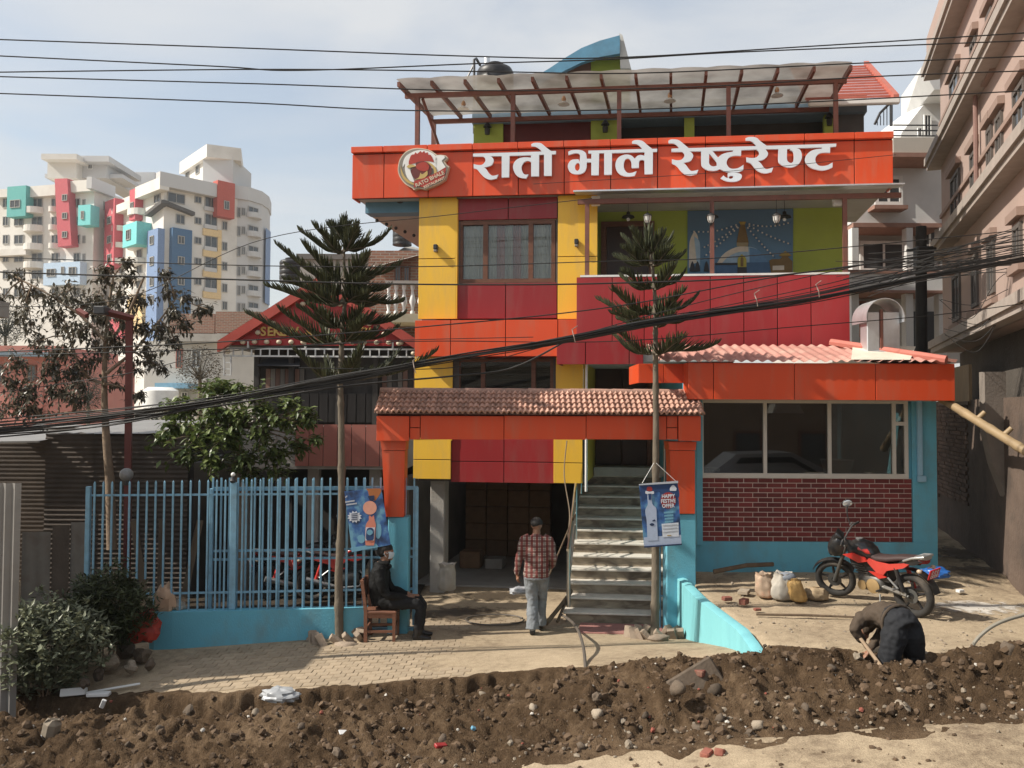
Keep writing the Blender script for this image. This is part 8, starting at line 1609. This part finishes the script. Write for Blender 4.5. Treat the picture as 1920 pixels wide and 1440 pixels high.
# --- man in black sitting on a chair, facing right
sp = onz(716, 1200, hgt(-1.8, 11.7)); Ms = TR(sp.x, sp.y + .10, hgt(sp.x, sp.y), 0)
g = G()
g.tube([(-.02, 0, .50), (-.05, 0, .62), (-.07, 0, .80), (-.05, 0, .95), (-.02, 0, 1.04), (.0, 0, 1.09)], [(.13, .19), (.135, .18), (.13, .18), (.125, .20), (.10, .16), (.075, .08)], 18, up=(1, 0, 0)) if False else g.tube([(-.02, 0, .50), (-.05, 0, .62), (-.07, 0, .80), (-.05, 0, .95), (-.02, 0, 1.04), (.0, 0, 1.09)], [(.185, .14), (.18, .145), (.185, .14), (.20, .13), (.16, .10), (.085, .085)], 18, up=(-1, 0, 0))
g.tube([(-.01, 0, 1.06), (.02, 0, 1.16)], [.065, .058], 12); head(g, (.035, 0, 1.235), (1, 0, -.12), (.1, 0, 1), .098); g.tube([(-.06, -.10, 1.03), (-.10, 0, 1.07), (-.06, .10, 1.03)], .055, 10); g.tube([(.06, -.07, 1.02), (.085, 0, 1.03), (.06, .07, 1.02)], .035, 10)
for s in (-1, 1):
    g.tube([(-.03, s * .10, 1.0), (-.03, s * .20, .98), (-.01, s * .235, .88), (.03, s * .245, .74), (.10, s * .235, .66), (.24, s * .17, .625), (.345, s * .10, .60)], [.075, .078, .072, .064, .060, .052, .044], 12)
    hand(g, (.35, s * .095, .60), (.75, -s * .55, -.25), (.1, 0, -1), (.5, s * -.3, .6), 1.0, .6)
    g.tube([(-.02, s * .09, .53), (.15, s * .11, .535), (.36, s * .12, .53), (.50, s * .12, .52), (.545, s * .12, .46), (.53, s * .12, .30), (.51, s * .12, .10)], [.105, .102, .088, .078, .074, .070, .066], 14)
    g.tube([(.44, s * .12, .05), (.50, s * .12, .06), (.60, s * .12, .045), (.70, s * .12, .035)], [(.045, .045), (.05, .055), (.05, .04), (.03, .025)], 10, up=(0, 0, 1)); g.tube([(.51, s * .12, .16), (.505, s * .12, .05)], [.062, .058], 12)
def zs_(c):
    if c.z > 1.10 and c.x > -.08: return 1
    if c.x > .335 and c.z > .545 and abs(c.y) < .125 and c.z < .70 and c.x < .50 and c.z > .585: return 1
    if c.z < .17: return 3
    if c.x > .10 and c.z < .60: return 2
    return 0
t = figure('person', 'person in black jacket and cap with a face mask sitting on the chair', Ms, g, zs_, [BLKJ, SKIN, BLKT, BOOT], .010, (.010, 12, lambda c: .18 < c.z < 1.05))
g = G().ball((.02, 0, 1.285), .106, 18, 12, (1.05, .86, .78)); g.v = [Vector((p.x, p.y, max(p.z, 1.262))) for p in g.v]; mk('cap', g, CAPM, t, Ms, smooth=50); mk('hair', G().ball((-.01, 0, 1.24), .098, 16, 10, (.92, .84, .9)), HAIR, t, Ms, smooth=50)
MSK = mat('mask_blue', (.52, .60, .66), .7); g = G(); g.loft([[(.035 + .085 * math.cos(a), .082 * math.sin(a), z) for a in [R(-65 + 13 * k) for k in range(11)]] if q not in (1, 2) else [(.035 + (.118 if q == 1 else .112) * math.cos(a), .080 * math.sin(a), z) for a in [R(-65 + 13 * k) for k in range(11)]] for q, z in enumerate((1.245, 1.218, 1.175, 1.145))], False, False); mk('face_mask', g, MSK, t, Ms, smooth=60); mk('mask_loop', G().tube([(.07, -.078, 1.225), (.03, -.083, 1.235), (.015, -.08, 1.215), (.05, -.08, 1.17)], .003, 4), MSK, t, Ms)
mk('collar', G().tube([(.07, -.06, 1.075), (-.02, -.095, 1.085), (-.085, 0, 1.10), (-.02, .095, 1.085), (.07, .06, 1.075)], .038, 8), BLKJ, t, Ms, smooth=60)
# chair
CW = mat('chair_wood', (.17, .075, .045), .5, .22, 7, .08, 30, stretch=(1, 1, 4)); ch_ = thing('chair', 'red-brown wooden chair under the seated person', 'chair', (0, 0, 0), None, Ms)
mk('seat', G().box(-.24, .22, -.215, .215, .395, .435, .012), CW, ch_, Ms); mk('apron', G().box(-.215, .20, -.20, -.175, .335, .393).box(-.215, .20, .175, .20, .335, .393).box(.178, .20, -.173, .173, .335, .393), CW, ch_, Ms)
for s in (-1, 1):
    mk('leg', G().loft([[(.165, s * .195 - .022, 0), (.205, s * .195 - .022, 0), (.205, s * .195 + .022, 0), (.165, s * .195 + .022, 0)], [(.16, s * .195 - .026, .395), (.21, s * .195 - .026, .395), (.21, s * .195 + .026, .395), (.16, s * .195 + .026, .395)]]), CW, ch_, Ms)
    mk('leg', G().loft([[(x - .024, s * .195 - .022, z), (x + .024, s * .195 - .022, z), (x + .024, s * .195 + .022, z), (x - .024, s * .195 + .022, z)] for x, z in ((-.215, 0), (-.218, .42), (-.24, .62), (-.275, .86))]), CW, ch_, Ms); mk('stretcher', G().box(-.20, .17, s * .195 - .012, s * .195 + .012, .13, .165), CW, ch_, Ms)
mk('stretcher', G().box(-.21, -.19, -.17, .17, .18, .215), CW, ch_, Ms); mk('stretcher', G().box(.17, .19, -.17, .17, .18, .215), CW, ch_, Ms); mk('backrest', G().add([(-.245, -.17, .60), (-.245, .17, .60), (-.285, .17, .85), (-.285, -.17, .85), (-.268, -.17, .60), (-.268, .17, .60), (-.308, .17, .85), (-.308, -.17, .85)], [(0, 1, 2, 3), (4, 7, 6, 5), (0, 4, 5, 1), (2, 6, 7, 3), (0, 3, 7, 4), (1, 5, 6, 2)]), CW, ch_, Ms)
# --- man bending over the trench
hp = at(1692, 1172, 8.5); shd = at(1640, 1158, 8.86); gz = bank(hp.x, hp.y) - .02
Md = Matrix(); g = G(); hip = hp; ax_ = (shd - hip); side = Vector((-ax_.y, ax_.x, 0)).normalized() * -1
side = Vector((ax_.y, -ax_.x, 0)).normalized()
T0 = [hip + ax_ * k for k in (-.18, .0, .35, .7, 1.0, 1.18)]
T0 = [p + Vector((0, 0, dz_)) for p, dz_ in zip(T0, (-.05, 0, .055, .06, .0, -.05))]
g.tube(T0, [(.15, .13), (.19, .155), (.18, .14), (.195, .135), (.18, .115), (.09, .08)], 18, up=(0, 0, 1))
hc = shd + ax_.normalized() * .17 + Vector((.03, .05, -.20)); g.tube([shd + Vector((0, 0, -.02)), hc], [.065, .058], 12); head(g, hc + ax_.normalized() * .05, Vector((ax_.x, ax_.y, 0)).normalized() * .35 + Vector((0, 0, -.9)), ax_.normalized() + Vector((0, 0, .3)), .097)
lsh = shd - side * .19; rsh = shd + side * .19
lh = at(1618, 1203, 8.75); el = lerp(lsh, lh, .5) + Vector((-.09, -.04, .02)); g.tube([shd - side * .08, lsh, lerp(lsh, el, .5), el, lerp(el, lh, .6), lh], [.085, .082, .068, .058, .052, .044], 12); hand(g, lh, lh - el, (.8, .3, -.2), (.2, -.9, -.3), 1.05, 1.3)
rh_ = at(1632, 1216, 9.0); er = lerp(rsh, rh_, .5) + Vector((.05, .05, .0)); g.tube([shd + side * .08, rsh, er, rh_], [.085, .078, .058, .044], 12); hand(g, rh_, rh_ - er, (-.8, 0, -.3), (.1, .9, .1), 1.05, 1.3)
xs_ = Vector((1, .25, 0)).normalized()
for s, px, dy in ((-1, 1660, -.05), (1, 1742, .08)):
    ft = Vector((at(px, 1240, 8.45 + dy).x, 8.42 + dy, gz - .02)); h0 = hip + xs_ * (s * .10) + Vector((0, 0, -.10)); kn = lerp(h0, ft, .5) + Vector((-.02, .05, 0)); g.tube([hip + xs_ * (s * .07) + Vector((0, 0, .04)), h0, lerp(h0, kn, .5), kn, lerp(kn, ft, .55), ft + Vector((0, 0, .08))], [(.10, .10), (.130, .128), (.112, .115), (.088, .09), (.082, .085), (.086, .088)], 14); g.tube([ft + Vector((0, -.08, .05)), ft + Vector((0, .02, .05)), ft + Vector((-.02, .16, .035))], [.045, .052, .035], 10)
HDN = ax_.normalized(); HL = (hc - hip).dot(HDN)
def zd(c):
    d = (c - hip).dot(HDN)
    if (c - lh).length < .13 and (c - lh).dot(lh - el) > 0 or (c - rh_).length < .13 and (c - rh_).dot(rh_ - er) > 0: return 1
    if d > HL - .06 and (c - hc).length < .2: return 1
    if c.z < gz + .10: return 3
    if d < .10 or c.z < hip.z - .24 and d < .2: return 2
    return 0
t = thing('person', 'person in brown jacket and dark trousers bent over digging in the earth', 'person', (hip.x, hip.y, gz)); me = remesh(g, .011); wrinkle(me, .014, 11, lambda c: True)
for q in (BRNJ, SKIN, CHAR, BOOT): me.materials.append(q)
idx = [zd(p.center) for p in me.polygons]
o = mk('body', me, [BRNJ, SKIN, CHAR, BOOT], t)
for p, i in zip(me.polygons, idx): p.material_index = i; p.use_smooth = True
k0 = len(me.materials)
mk('jacket_hem', G().tube([hip + ax_ * .18 + side * (.20 * math.cos(a)) + Vector((0, 0, .02 + .165 * math.sin(a))) for a in [R(-20 + 20 * k) for k in range(12)]], .016, 6), BRNJ, t, smooth=60); mk('hair', G().ball(hc + ax_.normalized() * .07 + Vector((0, 0, .02)), .098, 14, 10), HAIR, t, smooth=60)
hA, hB = lh + Vector((-.05, .05, .08)), at(1652, 1240, 8.3); mk('digging_bar', G().tube([hA, hB + Vector((0, 0, -.05))], .019, 8), mat('pale_handle', (.28, .20, .13), .7, .15, 8), None, label='worn wooden tool handle held by the digging person', cat='tool', smooth=True)
# ================================================================== ACROSS THE ROAD (seen only as reflections in the glass)
def street_house(name, label, x0, x1, y0, y1, h, m):
    t = thing(name, label, 'house', ((x0 + x1) / 2, y1, 0)); mk('wall', G().box(x0, x1, y0, y1, -.5, h), m, t); mk('roof_slab', G().box(x0 - .4, x1 + .4, y0 - .4, y1 + .5, h + .002, h + .25), CONC, t)
    n = max(2, int((x1 - x0) / 2.6))
    for k in range(n):
        for z in (1.0, 4.0):
            if z + 1.6 > h: continue
            a = x0 + (k + .3) * (x1 - x0) / n; w_ = mk('window', G().box(a, a + 1.2, y1, y1 + .06, z, z + 1.5), WOOD, t); mk('pane', G().box(a + .1, a + 1.1, y1 + .061, y1 + .07, z + .1, z + 1.4), WINDK, w_)
street_house('street_house', 'brown house across the road, seen only as a dim reflection in the kitchen glass', 3, 14, -16, -9, 6.2, mat('brown_plaster', (.20, .15, .11), .9, .1, 1)); street_house('street_house', 'grey house across the road, seen only in the window reflections', -10, 1.5, -17, -10, 5.4, mat('grey_plaster', (.26, .24, .21), .9, .1, 1)); street_house('street_house', 'brick house across the road at the far right, outside the picture', 15.5, 26, -14, -6, 6.8, BRICKW)
street_house('shadow_house', 'unseen low house added beyond the left edge to cast the shadow on the paving', -14, -8.4, 9.9, 12.6, 4.7, mat('shadow_house_wall', (.30, .27, .23), .9, .1, 1))  # unseen house added to throw shade over the paving and fence
car = thing('parked_car', 'parked car outside the picture, mirrored faintly in the left kitchen panes', 'car', (6.2, 4.6, .75)); CARP = mat('car_silver', (.30, .31, .32), .3, .05, 3, metal=.5, coat=.5)
cz = .75
def csec(x, w_, z0, z1): return [(x, 4.6 - w_, cz + z0), (x, 4.6 + w_, cz + z0), (x, 4.6 + w_, cz + (z0 + z1) * .55), (x, 4.6 + w_ * .92, cz + z1), (x, 4.6 - w_ * .92, cz + z1), (x, 4.6 - w_, cz + (z0 + z1) * .55)]
mk('body', G().loft([csec(4.1, .70, .35, .70), csec(4.3, .80, .25, .85), csec(5.1, .84, .22, .95), csec(7.4, .84, .22, .98), csec(8.1, .80, .28, .95), csec(8.25, .72, .40, .80)]), CARP, car, smooth=50)
mk('cabin', G().loft([[(x, 4.6 + s * w_, cz + z) for s, z in ((-1, z0), (1, z0), (.82, z1), (-.82, z1))] for x, w_, z0, z1 in ((4.95, .78, .94, .97), (5.6, .78, .94, 1.48), (7.0, .78, .96, 1.52), (8.0, .76, .94, 1.02))]), CARP, car, smooth=30); mk('side_glass', G().prism([(5.35, cz + 1.0), (7.7, cz + 1.0), (6.95, cz + 1.42), (5.7, cz + 1.40)], 5.28, 5.30), WINDK, car)
for x in (4.95, 7.4):
    for y in (3.82, 5.22): w_ = mk('wheel', G().lathe([(.31, 0), (.31, .16), (.20, .17), (.19, .12)], (x, y, cz + .31), 22, 'Y'), RUB, car, smooth=40)
# ================================================================== HAZE
HZ = bpy.data.materials.new('haze_air'); HZ.use_nodes = True; _n, _l = HZ.node_tree.nodes, HZ.node_tree.links; _n.remove(_n['Principled BSDF']); _v = _n.new('ShaderNodeVolumePrincipled'); _v.inputs['Color'].default_value = (.93, .95, .97, 1); _v.inputs['Density'].default_value = .00045; _v.inputs['Anisotropy'].default_value = .3; _l.new(_v.outputs['Volume'], _n['Material Output'].inputs['Volume'])
hz_o = mk('haze', G().box(-960, 960, -260, 960, -14, 52), HZ); hz_o['kind'] = 'stuff'; tag(hz_o, 'thin pale haze in the air over the whole street', 'haze')
